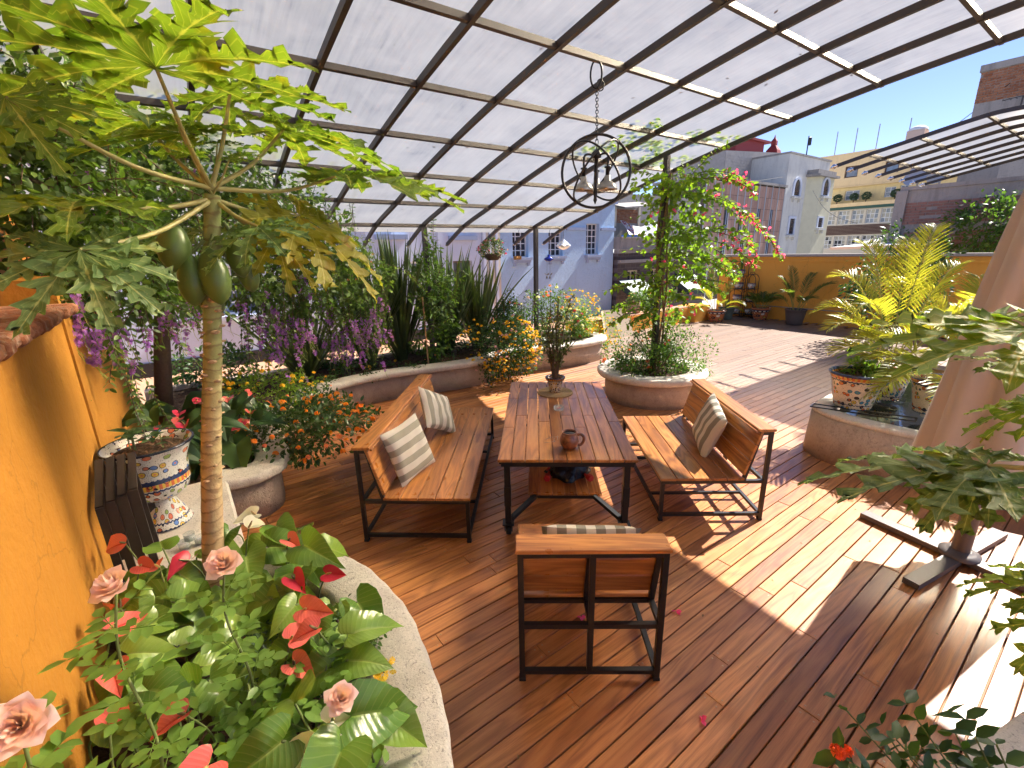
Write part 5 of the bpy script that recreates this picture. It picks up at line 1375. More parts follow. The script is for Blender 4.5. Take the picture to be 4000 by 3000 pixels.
def vine(mbL, mbS, p0, d0, L, size, grav=.5, step=.045, tm=LEAF, wob=.5, sr=.004, width=1.0):
    """one trailing shoot with paired leaves; returns its end"""
    n = max(4, int(L / step)); p = np.array(p0, float); d = unit(d0); pts = [p.copy()]
    for i in range(n):
        d = unit(d + np.array((0, 0, -grav)) * step * 2.2 + rng.normal(size=3) * wob * step * 1.6); p = p + d * step; pts.append(p.copy())
    pts = np.array(pts); t = np.gradient(pts, axis=0); t /= np.linalg.norm(t, axis=1, keepdims=True)
    k = len(pts); sd = np.cross(t, rdir(k)); sd /= np.maximum(np.linalg.norm(sd, axis=1, keepdims=True), 1e-6)
    for s_ in (1, -1):
        dr = sd * s_ + t * .5 + np.array((0, 0, -.25)); N = rng.normal(size=(k, 3)) * .4 + np.array((0, 0, .8)) + t * .2
        q = size * rng.uniform(.55, 1.25, k); mbL.inst(tm, pts, dr, N, q, q * width)
    mbS.tube(pts[::2] if k > 6 else pts, sr, 4, False); return pts
# ------------------------------------------------------------------ papaya tree
PB = W(-1.93, 2.18, .40); CR = W(-1.62, 2.41, 2.70)
pt = thing('papaya_tree', 'papaya tree with scarred trunk, green fruit and big lobed leaves', 'tree', PB)
tpath = spline([PB, (-1.865, 2.23, .95), (-1.80, 2.28, 1.45), (-1.735, 2.335, 1.9), (-1.69, 2.37, 2.25), CR], 60)
def trunk_mat():
    t = NT('papaya_trunk'); v = t.pos(); z = t.n('ShaderNodeSeparateXYZ', {0: v}).outputs[2]
    rg = t.math('SINE', t.math('ADD', t.math('MULTIPLY', z, 95.0), t.math('MULTIPLY', t.noise(v, 9, 4), 9.0)))
    g = t.ramp(t.math('ADD', t.math('MULTIPLY', z, .4), t.math('MULTIPLY', t.noise(v, 6, 4), .3)), [(.45, (.46, .31, .18)), (.68, (.44, .33, .16)), (.88, (.28, .28, .11)), (1.0, (.24, .27, .10))])
    c = t.mix(t.math('MULTIPLY', t.ramp(rg, [(.70, 0.0), (.98, 1.0)]), .5), g, (.13, .075, .04)); t.set(c, .75, 0, .3)
    t.bump(t.math('ADD', rg, t.noise(v, 60, 4)), .35, .006); return t.m
mb = MB(); nT = len(tpath); rr = np.interp(np.linspace(0, 1, nT), [0, .06, .3, .6, .85, 1], [.070, .058, .051, .044, .040, .037]); rr = rr * (1 + .022 * np.sin(np.arange(nT) * 2.4)); mb.tube(tpath, rr, 20); mb.build('trunk', trunk_mat(), pt, True)
mb = MB(); mb2 = MB()
for k in range(64):
    f = .30 + .60 * k / 64 + rnd.uniform(-.01, .01); i = int(f * (nT - 1)); a = k * 2.4; n_ = np.array((math.cos(a), math.sin(a), 0)); tn = np.array((-math.sin(a), math.cos(a), 0)); c0 = tpath[i] + n_ * (rr[i] - .004); s_ = (.008 + .009 * f) * rnd.uniform(.6, 1.15)
    vs = []; m_ = 12
    for q, (sc_, ou) in enumerate(((1.35, 0.0), (1.1, .010), (.75, .013), (.35, .009))):
        for j in range(m_):
            b = 2 * math.pi * j / m_; vs.append(c0 + n_ * ou * (1 + f) + tn * math.cos(b) * s_ * 1.25 * sc_ + Zv * (math.sin(b) * s_ * .72 * sc_ + (-.004 if math.sin(b) > 0 else .0)))
    fs = [(q * m_ + j, q * m_ + (j + 1) % m_, (q + 1) * m_ + (j + 1) % m_, (q + 1) * m_ + j) for q in range(3) for j in range(m_)] + [tuple(range(3 * m_, 4 * m_))]
    mb.add(vs, fs)
stuff(mb.build('leaf_scars', plain('leaf_scar', (.40, .27, .15), .8, 0, .4, 60), pt, True))
def fruit_mat():
    t = NT('green_papaya_skin'); v = t.coord(); z = t.n('ShaderNodeSeparateXYZ', {0: v}).outputs[2]
    c = t.mix(t.noise(v, 6, 4), (.05, .10, .022), (.115, .17, .04)); c = t.mix(t.ramp(t.noise(v, 11, 5, .7, 1.0), [(.62, 0.0), (.75, .6)]), c, (.20, .17, .06)); t.set(c, .38, 0, .4); t.bump(t.noise(v, 14, 3), .15, .01); return t.m
fm_ = fruit_mat()
for (c0, L, r, tilt) in (((-1.755, 2.25, 2.45), .235, .072, (-.10, -.10)), ((-1.715, 2.27, 2.29), .26, .063, (-.04, -.05)), ((-1.615, 2.30, 2.305), .285, .070, (.09, -.06)), ((-1.55, 2.42, 2.40), .22, .058, (.10, .02)), ((-1.545, 2.47, 2.31), .20, .052, (.08, .06)), ((-1.80, 2.50, 2.16), .20, .06, (-.05, .1))):
    c0 = W(*c0); ax = unit((tilt[0], tilt[1], -1)); prof = [(0, .12), (.06, .42), (.18, .72), (.38, .95), (.58, 1.0), (.76, .86), (.9, .55), (.97, .25), (1, .05)]
    mb = MB(); mb.tube([c0 - ax * L / 2 + ax * L * q for q, _ in prof], [r * w for _, w in prof], 20); mb.build('papaya', fm_, pt, True)
    mb = MB(); top = c0 - ax * L / 2; mb.tube([top + ax * .01, np.array((CR[0] * .5 + top[0] * .5, CR[1] * .5 + top[1] * .5, top[2] + .06))], .009, 6); mb.build('stalk', G['stem'], pt, True)
PAP = [((-1.483, 2.01, 3.121), (-1.30, 1.55, 3.20), 0, 1.3), ((-1.71, 1.605, 2.91), (-1.648, 1.43, 2.683), 0, 1.0), ((-1.8, 1.863, 2.624), (-1.755, 1.478, 2.60), 0, 1.15), ((-1.694, 1.7, 2.436), (-1.545, 1.559, 2.252), 2, 1.2),
       ((-1.442, 2.885, 3.097), (-1.089, 3.168, 3.05), 0, 1.4), ((-1.263, 3.225, 2.905), (-.686, 3.603, 2.92), 0, 1.1), ((-1.409, 2.864, 2.628), (-.88, 2.849, 2.20), 1, .82), ((-1.39, 2.369, 2.541), (-1.33, 2.02, 2.42), 2, .85),
       ((-1.535, 2.572, 3.198), (-1.238, 3.129, 3.30), 0, .85), ((-1.811, 2.564, 3.02), (-2.006, 2.174, 2.96), 0, 1.0), ((-2.057, 2.615, 3.099), (-2.204, 2.197, 3.16), 0, 1.2),
       ((-1.50, 2.70, 2.50), (-1.22, 2.68, 2.25), 1, .9), ((-1.95, 2.75, 2.55), (-2.2, 2.6, 2.50), 2, 1.3)]
def place_leaf(parent, j, tip, kind, sc_, seed, name='leaf', roll=0.0, origin=None, r0=.013, nl=9, spread=250):
    j, tip = W(*j), W(*tip); X = unit(tip - j); N = unit(np.array((0, 0, 1.0)) - X * X[2] + np.array((rnd.uniform(-.18, .18), rnd.uniform(-.18, .18) + roll, 0)))
    L = np.linalg.norm(tip - j) * sc_ * 1.18
    mb = MB(); mb.inst(papaya_leaf(seed, nl, spread), j, X, N, L); lf = mb.build(name, (G['papaya'], G['papaya_y'], G['papaya_g'])[kind], parent, True)
    if origin is not None:
        o = np.asarray(origin); d = j - o; mid = (o + j) / 2 + np.array((0, 0, -.06 * np.linalg.norm(d))) ; mb = MB(); mb.tube(spline([o, mid, j - X * .02 + np.array((0, 0, .0)), j + X * .02], 22), np.linspace(r0, r0 * .55, 22), 8) if False else mb.tube(spline([o, mid, j], 20), np.linspace(r0, r0 * .55, 21), 8)
        mb.build('petiole', G['petiole'], lf, True)
    return lf
t = NT('papaya_petiole'); t.set(t.mix(t.noise(t.coord(), 5, 3), (.24, .24, .07), (.34, .28, .10)), .5); G['petiole'] = t.m
for k, (j, tip, kind, s_) in enumerate(PAP): place_leaf(pt, j, tip, kind, s_, 100 + k, origin=CR + np.array((0, 0, -.02 + .05 * (j[2] > 2.8))))
for k in range(4):
    a = k * 1.6; e = CR + np.array((math.cos(a) * .12, math.sin(a) * .12, .16 + .10 * (k % 3))); place_leaf(pt, e, e + np.array((math.cos(a) * .12, math.sin(a) * .12, .05)), 0, 1.0, 160 + k, origin=CR, r0=.006, nl=7, spread=200)
# second papaya, rooted in the corner planter at the right
PR = P(2.9, -.55, .24); PC = W(1.72, 1.15, 1.86)
p2t = thing('papaya_tree', 'young papaya whose lobed leaves reach in before the parasol', 'tree', PR)
mb = MB(); mb.tube(spline([PR, (PR + PC) / 2 + np.array((.06, 0, 0)), PC], 20), np.linspace(.05, .032, 21), 14); mb.build('trunk', trunk_mat(), p2t, True)
PR2 = [((1.509, 1.437, 2.137), (1.251, 1.79, 2.15), 0, 1.0), ((1.354, 1.32, 1.748), (1.005, 1.538, 1.68), 2, .95), ((1.367, 1.333, 1.741), (1.136, 1.263, 1.60), 2, .85), ((1.40, 1.056, 1.553), (1.29, 1.232, 1.46), 0, 1.0), ((1.33, .964, 1.516), (1.16, .961, 1.42), 0, .9), ((1.598, 1.431, 1.912), (1.481, 1.514, 1.84), 0, 1.3), ((1.656, 1.551, 2.023), (1.516, 1.555, 2.03), 2, 1.3), ((1.95, 1.2, 2.2), (2.3, 1.4, 2.2), 0, 1.2), ((1.9, .8, 2.1), (2.2, .5, 2.05), 0, 1.2)]
for k, (j, tip, kind, s_) in enumerate(PR2): place_leaf(p2t, j, tip, kind, s_, 200 + k, origin=PC, nl=7 if k in (2,) else 9, spread=110 if k == 2 else 240)

# ------------------------------------------------------------------ duranta trained under the canopy
DUR = [(-3.33, 3.17, 3.35), (-3.54, 3.53, 3.4), (-3.66, 4.11, 3.60), (-3.6, 4.54, 3.55), (-3.44, 4.92, 3.35), (-3.24, 5.41, 3.2), (-3.01, 5.87, 2.92), (-2.75, 6.33, 2.51), (-3.42, 3.22, 2.93), (-3.61, 3.74, 2.92), (-3.56, 4.19, 2.86), (-3.54, 4.84, 2.79), (-3.3, 5.37, 2.68), (-3.03, 5.86, 2.39), (-3.42, 3.65, 2.42), (-3.46, 4.01, 2.29), (-3.22, 5.3, 2.23), (-2.95, 5.79, 2.01), (-2.52, 6.42, 2.1), (-3.45, 3.33, 2.43)]
RAC = [(-3.48, 4.39, 2.05), (-3.3, 3.2, 1.96), (-3.35, 3.58, 1.8), (-3.47, 4.39, 1.85), (-3.28, 5.26, 1.79), (-3.1, 5.37, 1.72), (-3.03, 5.64, 1.65), (-3.03, 5.64, 1.45), (-3.25, 5.28, 1.46), (-2.95, 5.79, 2.05), (-2.8, 6.2, 1.74), (-2.67, 6.25, 1.48), (-2.5, 6.32, 1.36), (-2.72, 6.23, 1.31), (-2.42, 6.46, 1.19), (-2.34, 6.49, 1.66), (-2.29, 6.51, 1.48), (-3.13, 5.47, 1.26), (-2.73, 6.12, 1.19), (-3.6, 3.89, 3.09), (-3.52, 4.74, 3.14), (-3.33, 3.31, 1.88), (-3.34, 3.16, 1.95), (-3.44, 4.16, 2.0), (-3.5, 4.62, 2.01)]
DB = W(-4.55, 5.05, .40)
du = thing('duranta_tree', 'leafy duranta trailing purple flower sprays behind the papaya', 'tree', DB)
mb = MB(); mb.tube(spline([DB, (-4.35, 4.95, 1.0), (-4.22, 4.95, 1.6), (-4.02, 4.85, 2.1), (-3.75, 4.6, 2.75), (-3.6, 4.4, 3.2)], 40), np.linspace(.10, .04, 41), 12)
for a in DUR[::2]: mb.tube(spline([(-3.85, 4.7, 2.5), (np.array((-3.85, 4.7, 2.5)) + np.array(a)) / 2 + np.array((0, 0, .12)), a], 10), np.linspace(.035, .012, 11), 6)
mb.build('trunk', G['bark'], du, True)
mbL, mbS = MB(), MB()
for k, a in enumerate(DUR):
    a = np.array(a); leafcloud(mbL, a, (.46, .46, .40), 760, .072, tight=.46, clumps=24, width=1.15)
    for q in range(9):
        p0 = a + rng.normal(size=3) * .24; vine(mbL, mbS, p0, rdir(1)[0] + np.array((.25, -.2, .5 if a[2] > 2.7 else .05)), rng.uniform(.4, .95), .068, .75 if a[2] < 2.9 else .4, tm=LEAF, width=1.15)
for a in RAC:
    for q in range(7):
        p0 = np.array(a) + np.array((rng.uniform(-.22, .22), rng.uniform(-.22, .22), rng.uniform(.2, .8))); vine(mbL, mbS, p0, (rng.uniform(-.3, .3), rng.uniform(-.3, .3), -1), .6, .055, .9)
for u_, v_ in ((.9, 6.6), (1.4, 6.4), (1.9, 6.9), (.2, 6.0), (2.3, 7.0), (-.2, 4.6), (.3, 5.0)):
    for q in range(3): vine(mbL, mbS, P(u_, v_, 2.5 + .2 * q), (.1, -.1, 1), .6, .05, .1)
for q in range(5): vine(mbL, mbS, P(-.42, 4.3 + q * .25, 1.9), (0.2, -.1, -1), 1.3, .06, .9)
mbL.build('foliage', G['dur'], du, True); mbS.build('shoots', G['twig'], du, True)
mb = MB(); mb2 = MB()
for a in RAC:
    for q in range(10):
        p = np.array(a) + np.array((.06, -.12, -.03)) + rng.normal(size=3) * np.array((.11, .11, .12)); L = rng.uniform(.08, .17); d = unit((rng.uniform(-.5, .5), rng.uniform(-.5, .5), -1)); n = 20
        f = rng.uniform(0, 1, n) ** 1.3; pos = p + d * (f * L)[:, None] + rdir(n) * (.026 * (1 - f * .6))[:, None]; mb.inst(FLORET, pos, rdir(n), rdir(n), .0155)
        mb2.tube([p, p + d * (L + .06), p + d * (L + .10) + np.array((.02, 0, -.01))], .0025, 4, False)
stuff(mb.build('flowers', F_['purple'], du, True)); stuff(mb2.build('racemes', plain('lime_raceme', (.28, .34, .06), .6), du))

# ------------------------------------------------------------------ flax clumps
def flax(label, c, n, h, spread, group='flax clumps in the back bed', lean=(0, 0)):
    t = thing('flax', label, 'flax', c, 0, group); mb = MB()
    for k in range(n):
        a = rng.uniform(0, 2 * math.pi); d = np.array((math.cos(a), math.sin(a), 0)); L = h * rng.uniform(.55, 1.08); tl = rng.uniform(.04, spread) ; b = np.asarray(c) + d * rng.uniform(.0, .11)
        m = 7; q = np.linspace(0, 1, m); cur = rng.uniform(.0, .25)
        ctr = b + np.outer(q * L * math.sin(tl) + q ** 3 * L * cur * tl, d + np.array((*lean, 0))) + np.outer(q * L * math.cos(tl) - q ** 3 * L * cur * tl * .6, Zv)
        sd = np.cross(d, Zv); tw = rng.uniform(-1, 1); sd = unit(sd * math.cos(tw) + d * math.sin(tw) * .6); wd = np.interp(q, [0, .15, .55, .85, 1], [.024, .030, .036, .020, .001]) * rng.uniform(.8, 1.2)
        nr = unit(np.cross(sd, Zv)); vs = np.concatenate([ctr + sd * wd[:, None] + nr * wd[:, None] * .5, ctr, ctr - sd * wd[:, None] + nr * wd[:, None] * .5]); fs = []
        for i in range(m - 1): fs += [(i, i + 1, m + i + 1, m + i), (m + i, m + i + 1, 2 * m + i + 1, 2 * m + i)]
        mb.add(vs, fs)
    mb.build('blades', G['flax'], t, True); return t
flax('spiky dark flax clump under the purple duranta sprays', P(1.55, 7.85, .42), 90, 1.65, .75)
flax('tall spiky flax clump behind the bollard light', P(2.65, 8.05, .42), 150, 2.05, .46)
flax('tallest flax clump beside the leafy canopy post', P(3.35, 8.2, .42), 140, 2.35, .42)
flax('flax clump between canopy post and hanging basket', P(4.35, 8.25, .42), 130, 2.15, .44)
flax('flax clump leaning over behind the yellow lantana', P(5.1, 8.25, .42), 90, 1.95, .55, lean=(.1, .05))
# climbing jasmine on the post
jm = thing('jasmine', 'leafy jasmine climbing a cane stake up the canopy post', 'climber', P(3.72, 7.55, .42)); mbL, mbS = MB(), MB()
for z, r, n in ((.85, .36, 260), (1.15, .40, 300), (1.5, .34, 300), (1.85, .30, 260), (2.15, .22, 190), (2.45, .14, 90)): leafcloud(mbL, P(3.78 + .12 * math.sin(z * 5), 7.5, z), (r, r, .25), n, .085, tight=.4, clumps=10)
for q in range(16): vine(mbL, mbS, P(3.8 + rng.uniform(-.3, .3), 7.5 + rng.uniform(-.2, .1), rng.uniform(.8, 2.0)), rdir(1)[0] + np.array((0, -.3, .7)), rng.uniform(.3, .7), .08, .2)
vine(mbL, mbS, P(3.82, 7.55, 2.2), (0, 0, 1), .85, .075, 0.0, wob=.2); mbL.build('foliage', G['mid'], jm, True); mbS.build('shoots', G['twig'], jm, True)
mb = MB(); mb.tube([P(3.5, 7.38, .42), P(3.5, 7.42, 1.65)], .014, 6); mb.build('stake', plain('bamboo_cane', (.42, .24, .11), .6), jm)
# ------------------------------------------------------------------ shrubs of the back bed
shrub('lantana', 'big mound of yellow and lilac lantana spilling over the bed edge', 'shrub', P(4.80, 7.0, .66), (.74, .66, .56), 3400, .06, G['dark'], LEAF, ((F_['yellow'], 250, .032), (F_['pinkl'], 80, .030)), zbase=.3, tight=.28, clumps=46)
mb = MB(); lt = bpy.data.objects['lantana']
for q in range(30):
    p0 = P(4.5 + rng.uniform(-.3, .75), 6.78 + rng.uniform(-.05, .1), .55 + rng.uniform(-.1, .15)); d0 = unit(-V + U * rng.uniform(-.5, .5) + Zv * .1); L = rng.uniform(.3, .55); n = int(L / .03); s_ = np.linspace(0, 1, n)
    pos = p0 + np.outer(s_ * .16, d0) - np.outer(s_ ** 1.3 * L, Zv) + rng.normal(size=(n, 3)) * .03; pos[:, 2] = np.maximum(pos[:, 2], .03); mb.inst(LEAF, pos, rdir(n) + d0, rdir(n) * .5 + Zv, .055 * rng.uniform(.7, 1.2, n))
mb.build('foliage', G['dark'], lt, True)
mb = MB(); heads(mb, np.array([P(4.5 + rng.uniform(-.25, .75), 6.68 + rng.uniform(-.08, .06), rng.uniform(.08, .6)) for _ in range(48)]), .023); stuff(mb.build('flowers', F_['yellow'], lt, True))
ROSE_LAB = [('rose_bush', 'tall rose bush with one dark red bud beside the slim post', 5.55, 7.75, 1.05, (.28, .28, .55), 'mid', (('crimson', 7, .034), ('coral', 8, .03))), ('rose_bush', 'rose bush with cream and pink blooms at the slim post', 6.1, 7.7, 1.0, (.38, .35, .5), 'mid', (('white', 14, .04), ('pink', 9, .036))), ('rose_bush', 'rose bush with orange blooms right of the slim post', 6.75, 7.75, 1.05, (.36, .34, .56), 'mid', (('coral', 15, .04), ('white', 8, .04))), ('rose_bush', 'low rose bush with red and white blooms by the yellow shrub', 7.05, 7.35, .78, (.34, .3, .32), 'mid', (('white', 9, .04), ('crimson', 7, .042)))]
for nm, lb, u_, v_, z_, rd_, gm_, fl in ROSE_LAB: shrub(nm, lb, 'rose bush', P(u_, v_, z_), rd_, 1500, .05, G[gm_], LEAF, tuple((F_[a], n, r) for a, n, r in fl), 'rose bushes in the back bed', zbase=.42, tight=.36, clumps=26)
shrub('yellow_shrub', 'round bush thick with pale yellow blossom at the bed end', 'shrub', P(7.55, 7.75, .95), (.55, .50, .52), 1700, .045, G['bright'], LEAF, ((F_['yellow'], 190, .026), (F_['white'], 60, .022)), zbase=.42, clumps=40)
mb = MB(); ys = bpy.data.objects['yellow_shrub']; leafcloud(mb, P(8.0, 7.3, .55), (.3, .3, .45), 700, .042, clumps=20); mb.build('foliage', G['bright'], ys, True); mb = MB(); heads(mb, np.array([P(8.0 + rng.uniform(-.25, .3), 7.15 + rng.uniform(-.2, .2), rng.uniform(.15, .9)) for _ in range(70)]), .022); stuff(mb.build('flowers', F_['yellow'], ys, True))
for k, (u_, v_, r_, n) in enumerate(((2.2, 7.5, .28, 500), (2.9, 7.55, .26, 420), (3.9, 7.35, .24, 380), (1.4, 7.3, .3, 420))):
    shrub('bedding_plant', ['low dark bedding plant by the bollard light', 'low dark bedding plant with yellow blooms before the tall flax', 'low bedding plant at foot of the jasmine stake', 'low bedding plant beneath the duranta sprays'][k], 'plant', P(u_, v_, .50), (.5, r_, .12), n, .05, G['dark'], LEAF, ((F_['coral'], 5, .022), (F_['yellow'], 6 if k == 1 else 1, .03)), 'low bedding plants', zbase=.40, stems=3)
for k, (u_, lb) in enumerate(((.3, 'low dark hedge shrub at the wall end of the bed'), (2.1, 'low dark hedge shrub behind the bollard light'), (3.9, 'low dark hedge shrub behind the jasmine stake'), (5.7, 'low dark hedge shrub behind the rose with dark red bud'))):
    shrub('hedge_shrub', lb, 'shrub', P(u_, 8.45, .72), (.85, .22, .36), 1300, .075, G['dark'], LEAF, (), 'low shrubs along the back of the bed', zbase=.42, clumps=30)
# leafy cassava-like shrub behind the lantana
shrub('leafy_shrub', 'soft dark green leafy shrub between lantana and roses', 'shrub', P(5.25, 7.75, 1.0), (.42, .38, .42), 900, .095, G['dark'], LANCE, (), zbase=.42, clumps=22, width=1.2)
# coral-flowered climber hanging from the eave by the duranta
shrub('coral_climber', 'climber with coral trumpet clusters hanging below the eave', 'climber', P(2.45, 7.9, 2.3), (.38, .30, .34), 900, .06, G['mid'], LEAF, ((F_['coral'], 55, .03),), zbase=1.9, clumps=20, stems=6)
mb = MB(); mb.tube(spline([P(2.45, 7.9, 2.0), P(2.4, 7.95, 1.2), P(2.35, 8.0, .42)], 14), .012, 6); mb.build('stem', G['twig'], bpy.data.objects['coral_climber'], True)
# wall-side lobe: lantana with orange heads, yellow lantana, anthuriums in the shade
shrub('lantana', 'sprawling lantana with orange heads overhanging the lobe planter', 'shrub', P(.95, 5.15, .60), (.62, .62, .30), 2300, .062, G['dark'], LEAF, ((F_['orange'], 70, .034), (F_['coral'], 20, .028)), zbase=.35, clumps=40, tight=.36)
lt = [o for o in bpy.data.objects if o.name.startswith('lantana')][-1]
mbL, mbS = MB(), MB()
oe = []
for q in range(34): oe.append(vine(mbL, mbS, P(.8 + rng.uniform(-.3, .3), 4.9 + rng.uniform(-.35, .5), .62 + rng.uniform(-.05, .15)), U * rng.uniform(.3, 1) - V * rng.uniform(-.3, .8) + Zv * .35, rng.uniform(.35, .75), .058, .55)[-1])
mbL.build('foliage', G['dark'], lt, True); mbS.build('shoots', G['stem'], lt, True); mb = MB(); heads(mb, np.array(oe), .03, per=14); stuff(mb.build('flowers', F_['orange'], lt, True))
shrub('lantana', 'upright lantana dotted with small yellow heads behind the orange one', 'shrub', P(.75, 6.15, .78), (.60, .55, .36), 2200, .05, G['bright'], LEAF, ((F_['yellow'], 90, .030),), zbase=.42, clumps=36)
# ------------------------------------------------------------------ anthuriums and roses of the near bed
HT = [T_heart(.16 + .05 * k, .30 + .13 * k, k) for k in range(5)]
SPA = [T_heart(.45, .10, 20), T_heart(.3, -.1, 21)]
an = thing('anthurium', 'mass of glossy heart-leaved anthuriums with red spathes by the papaya', 'anthurium', P(0, 1.9, .40))
def soilpt(): return None
big = [(-1.62, 2.11, .8), (-1.57, 2.25, .75), (-1.3, 2.14, .85), (-1.28, 2.3, .7), (-1.6, 2.02, .6), (-1.22, 1.86, .7), (-1.04, 1.75, .75), (-.9, 1.52, .75), (-.8, 1.58, .8), (-1.11, 1.56, .7), (-1.32, 1.65, .6), (-1.96, 1.88, .7), (-2.17, 2.01, .65), (-1.89, 1.7, .7), (-1.49, 1.29, .8), (-1.37, 1.43, .7), (-.9, 1.26, .8), (-.85, 1.09, .85), (-.67, 1.22, .8), (-.66, 1.09, .8), (-1.18, 1.34, .65), (-1.77, 1.5, .75), (-.94, 1.94, .65), (-1.59, 2.38, .8), (-1.91, 2.39, .75), (-2.21, 2.23, .75)]
ra = random.Random(5)
for k in range(80):
    u_ = ra.uniform(-.5, .40); v_ = ra.uniform(1.0, 3.05); q = P(u_, v_, ra.uniform(.52, .74)); big.append(tuple(q))
def anth_leaf(parent, c, L, seed, mat, aim=None, tm=None, name='leaf', nz=.75):
    r_ = random.Random(seed); c = np.asarray(c, float); a = r_.uniform(0, 2 * math.pi)
    d = np.array((math.cos(a), math.sin(a), 0)); toC = unit(np.array((-c[0], -c[1], 0))); d = unit(d + toC * .7 if aim is None else np.asarray(aim))
    X = unit(d + np.array((0, 0, r_.uniform(-.75, .1)))); N = unit(np.array((0, 0, nz)) + toC * .45 + np.array((r_.uniform(-.3, .3), r_.uniform(-.3, .3), 0)))
    mb = MB(); mb.inst(tm or HT[seed % 5], c, X, N, L, L * r_.uniform(.85, 1.1)); lf = mb.build(name, mat, parent, True)
    mb = MB(); b = np.array((c[0] - d[0] * .10 + r_.uniform(-.05, .05), c[1] - d[1] * .10, .40)); mb.tube(spline([b, b + np.array((0, 0, (c[2] - .4) * .7)), c], 8), .0045, 6); mb.build('leaf_stalk', G['stem'], lf, True); return lf
for k, c in enumerate(big): anth_leaf(an, c, ra.uniform(.17, .27) if k < 26 else ra.uniform(.16, .25), k, G['anth'])
def spathe(parent, c, L, seed, mat, spx):
    r_ = random.Random(seed); c = np.asarray(c, float); toC = unit(np.array((-c[0], -c[1], .3))); a = r_.uniform(0, 6.28)
    X = unit(np.array((math.cos(a), math.sin(a), -.25)) + toC * .5); N = unit(np.array((0, 0, .8)) + toC * .5 + np.array((r_.uniform(-.4, .4), r_.uniform(-.4, .4), 0)))
    mb = MB(); mb.inst(SPA[seed % 2], c, X, N, L); s_ = mb.build('spathe', mat, parent, True)
    mb = MB(); mb.tube([c, c + N * L * .22 + X * L * .10, c + N * L * .42 + X * L * .16], [.006, .006, .003], 7); mb.build('spadix', plain('spadix', spx, .6) if spx not in SPX else SPX[spx], s_, True)
    mb = MB(); b = np.array((c[0] - X[0] * .06, c[1] - X[1] * .06, .40)); mb.tube(spline([b, b + np.array((0, 0, (c[2] - .4) * .6)), c - N * .002], 8), .0042, 6); mb.build('flower_stalk', G['stem'], s_, True)
SPX = {(.50, .36, .12): plain('yellow_spadix', (.50, .36, .12), .6), (.11, .10, .04): plain('green_spadix', (.11, .10, .04), .6)}
red = [(-2.34, 2.14, .85), (-1.97, 1.94, .85), (-1.91, 2.06, .8), (-2.15, 2.01, .8), (-1.93, 1.66, .85), (-1.91, 1.58, .8), (-1.71, 1.37, .8), (-1.49, 1.13, .85), (-1.29, 1.21, .8), (-1.06, 1.67, .85), (-.94, 1.54, .87), (-1.07, 1.55, .8), (-1.02, 1.47, .75), (-.98, .94, .95), (-1.29, 1.99, .75), (-1.13, 2.03, .75), (-1.45, 2.25, .8)]
for k, c in enumerate(red): spathe(an, c, (.125 if k != 13 else .17) * ra.uniform(.85, 1.15), 40 + k, F_['red'] if k not in (14, 15, 2) else F_['crimson'], (.50, .36, .12) if k % 2 else (.11, .10, .04))
for k, c in enumerate([(-1.71, 2.3, .85), (-1.75, 2.44, .85), (-.74, 1.19, .8), (-.77, 1.11, .8)]): spathe(an, c, .13, 80 + k, F_['white'], (.50, .36, .12))
# anthuriums of the lobe bed
an2 = thing('anthurium', 'shaded anthuriums with crimson spathes behind the footed pot', 'anthurium', P(.2, 5.4, .42))
for k in range(44):
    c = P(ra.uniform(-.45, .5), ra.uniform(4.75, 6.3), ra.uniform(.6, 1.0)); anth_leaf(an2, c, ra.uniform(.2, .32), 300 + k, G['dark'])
for k in range(16): spathe(an2, P(ra.uniform(-.4, .5), ra.uniform(4.75, 5.9), ra.uniform(.75, 1.02)), .14, 400 + k, F_['crimson'] if k % 3 else F_['red'], (.50, .36, .12))
# low chrysanthemum foliage
mm = shrub('chrysanthemum', 'low feathery chrysanthemum foliage with tiny buds under the papaya', 'plant', W(-1.22, 1.78, .52), (.34, .30, .13), 1500, .032, G['dark'], LEAF, ((F_['white'], 16, .009), (F_['yellow'], 8, .012)), zbase=.4, clumps=40)
shrub('chrysanthemum', 'small chrysanthemum tuft at the planter coping', 'plant', W(-.93, 1.86, .55), (.15, .15, .13), 420, .028, G['mid'], LEAF, ((F_['white'], 5, .008),), zbase=.4)
shrub('withered_plant', 'patch of brown withered leaves among the anthuriums', 'plant', W(-1.0, 1.36, .46), (.2, .18, .06), 260, .04, leaf_mat('withered_leaf', (.10, .06, .03), (.19, .12, .06), .2, .7), LEAF, (), zbase=.38, stems=4)
yf = thing('yellow_flower', 'small spray of yellow flowers lying on the pale coping', 'flower', W(-.70, 1.62, .5)); mb = MB()
for q in range(16): mb.inst(FLORET, W(-.70 + rng.uniform(-.05, .05), 1.62 + rng.uniform(-.05, .05), .53 + rng.uniform(0, .07)), rdir(1), rdir(1) * .5 + Zv, .017)
stuff(mb.build('petals', F_['yellow'], yf, True)); mb = MB(); mb.tube(spline([(-.86, 1.66, .45), (-.78, 1.64, .54), (-.70, 1.62, .55)], 8), .003, 5); mb.build('stem', G['stem'], yf, True)
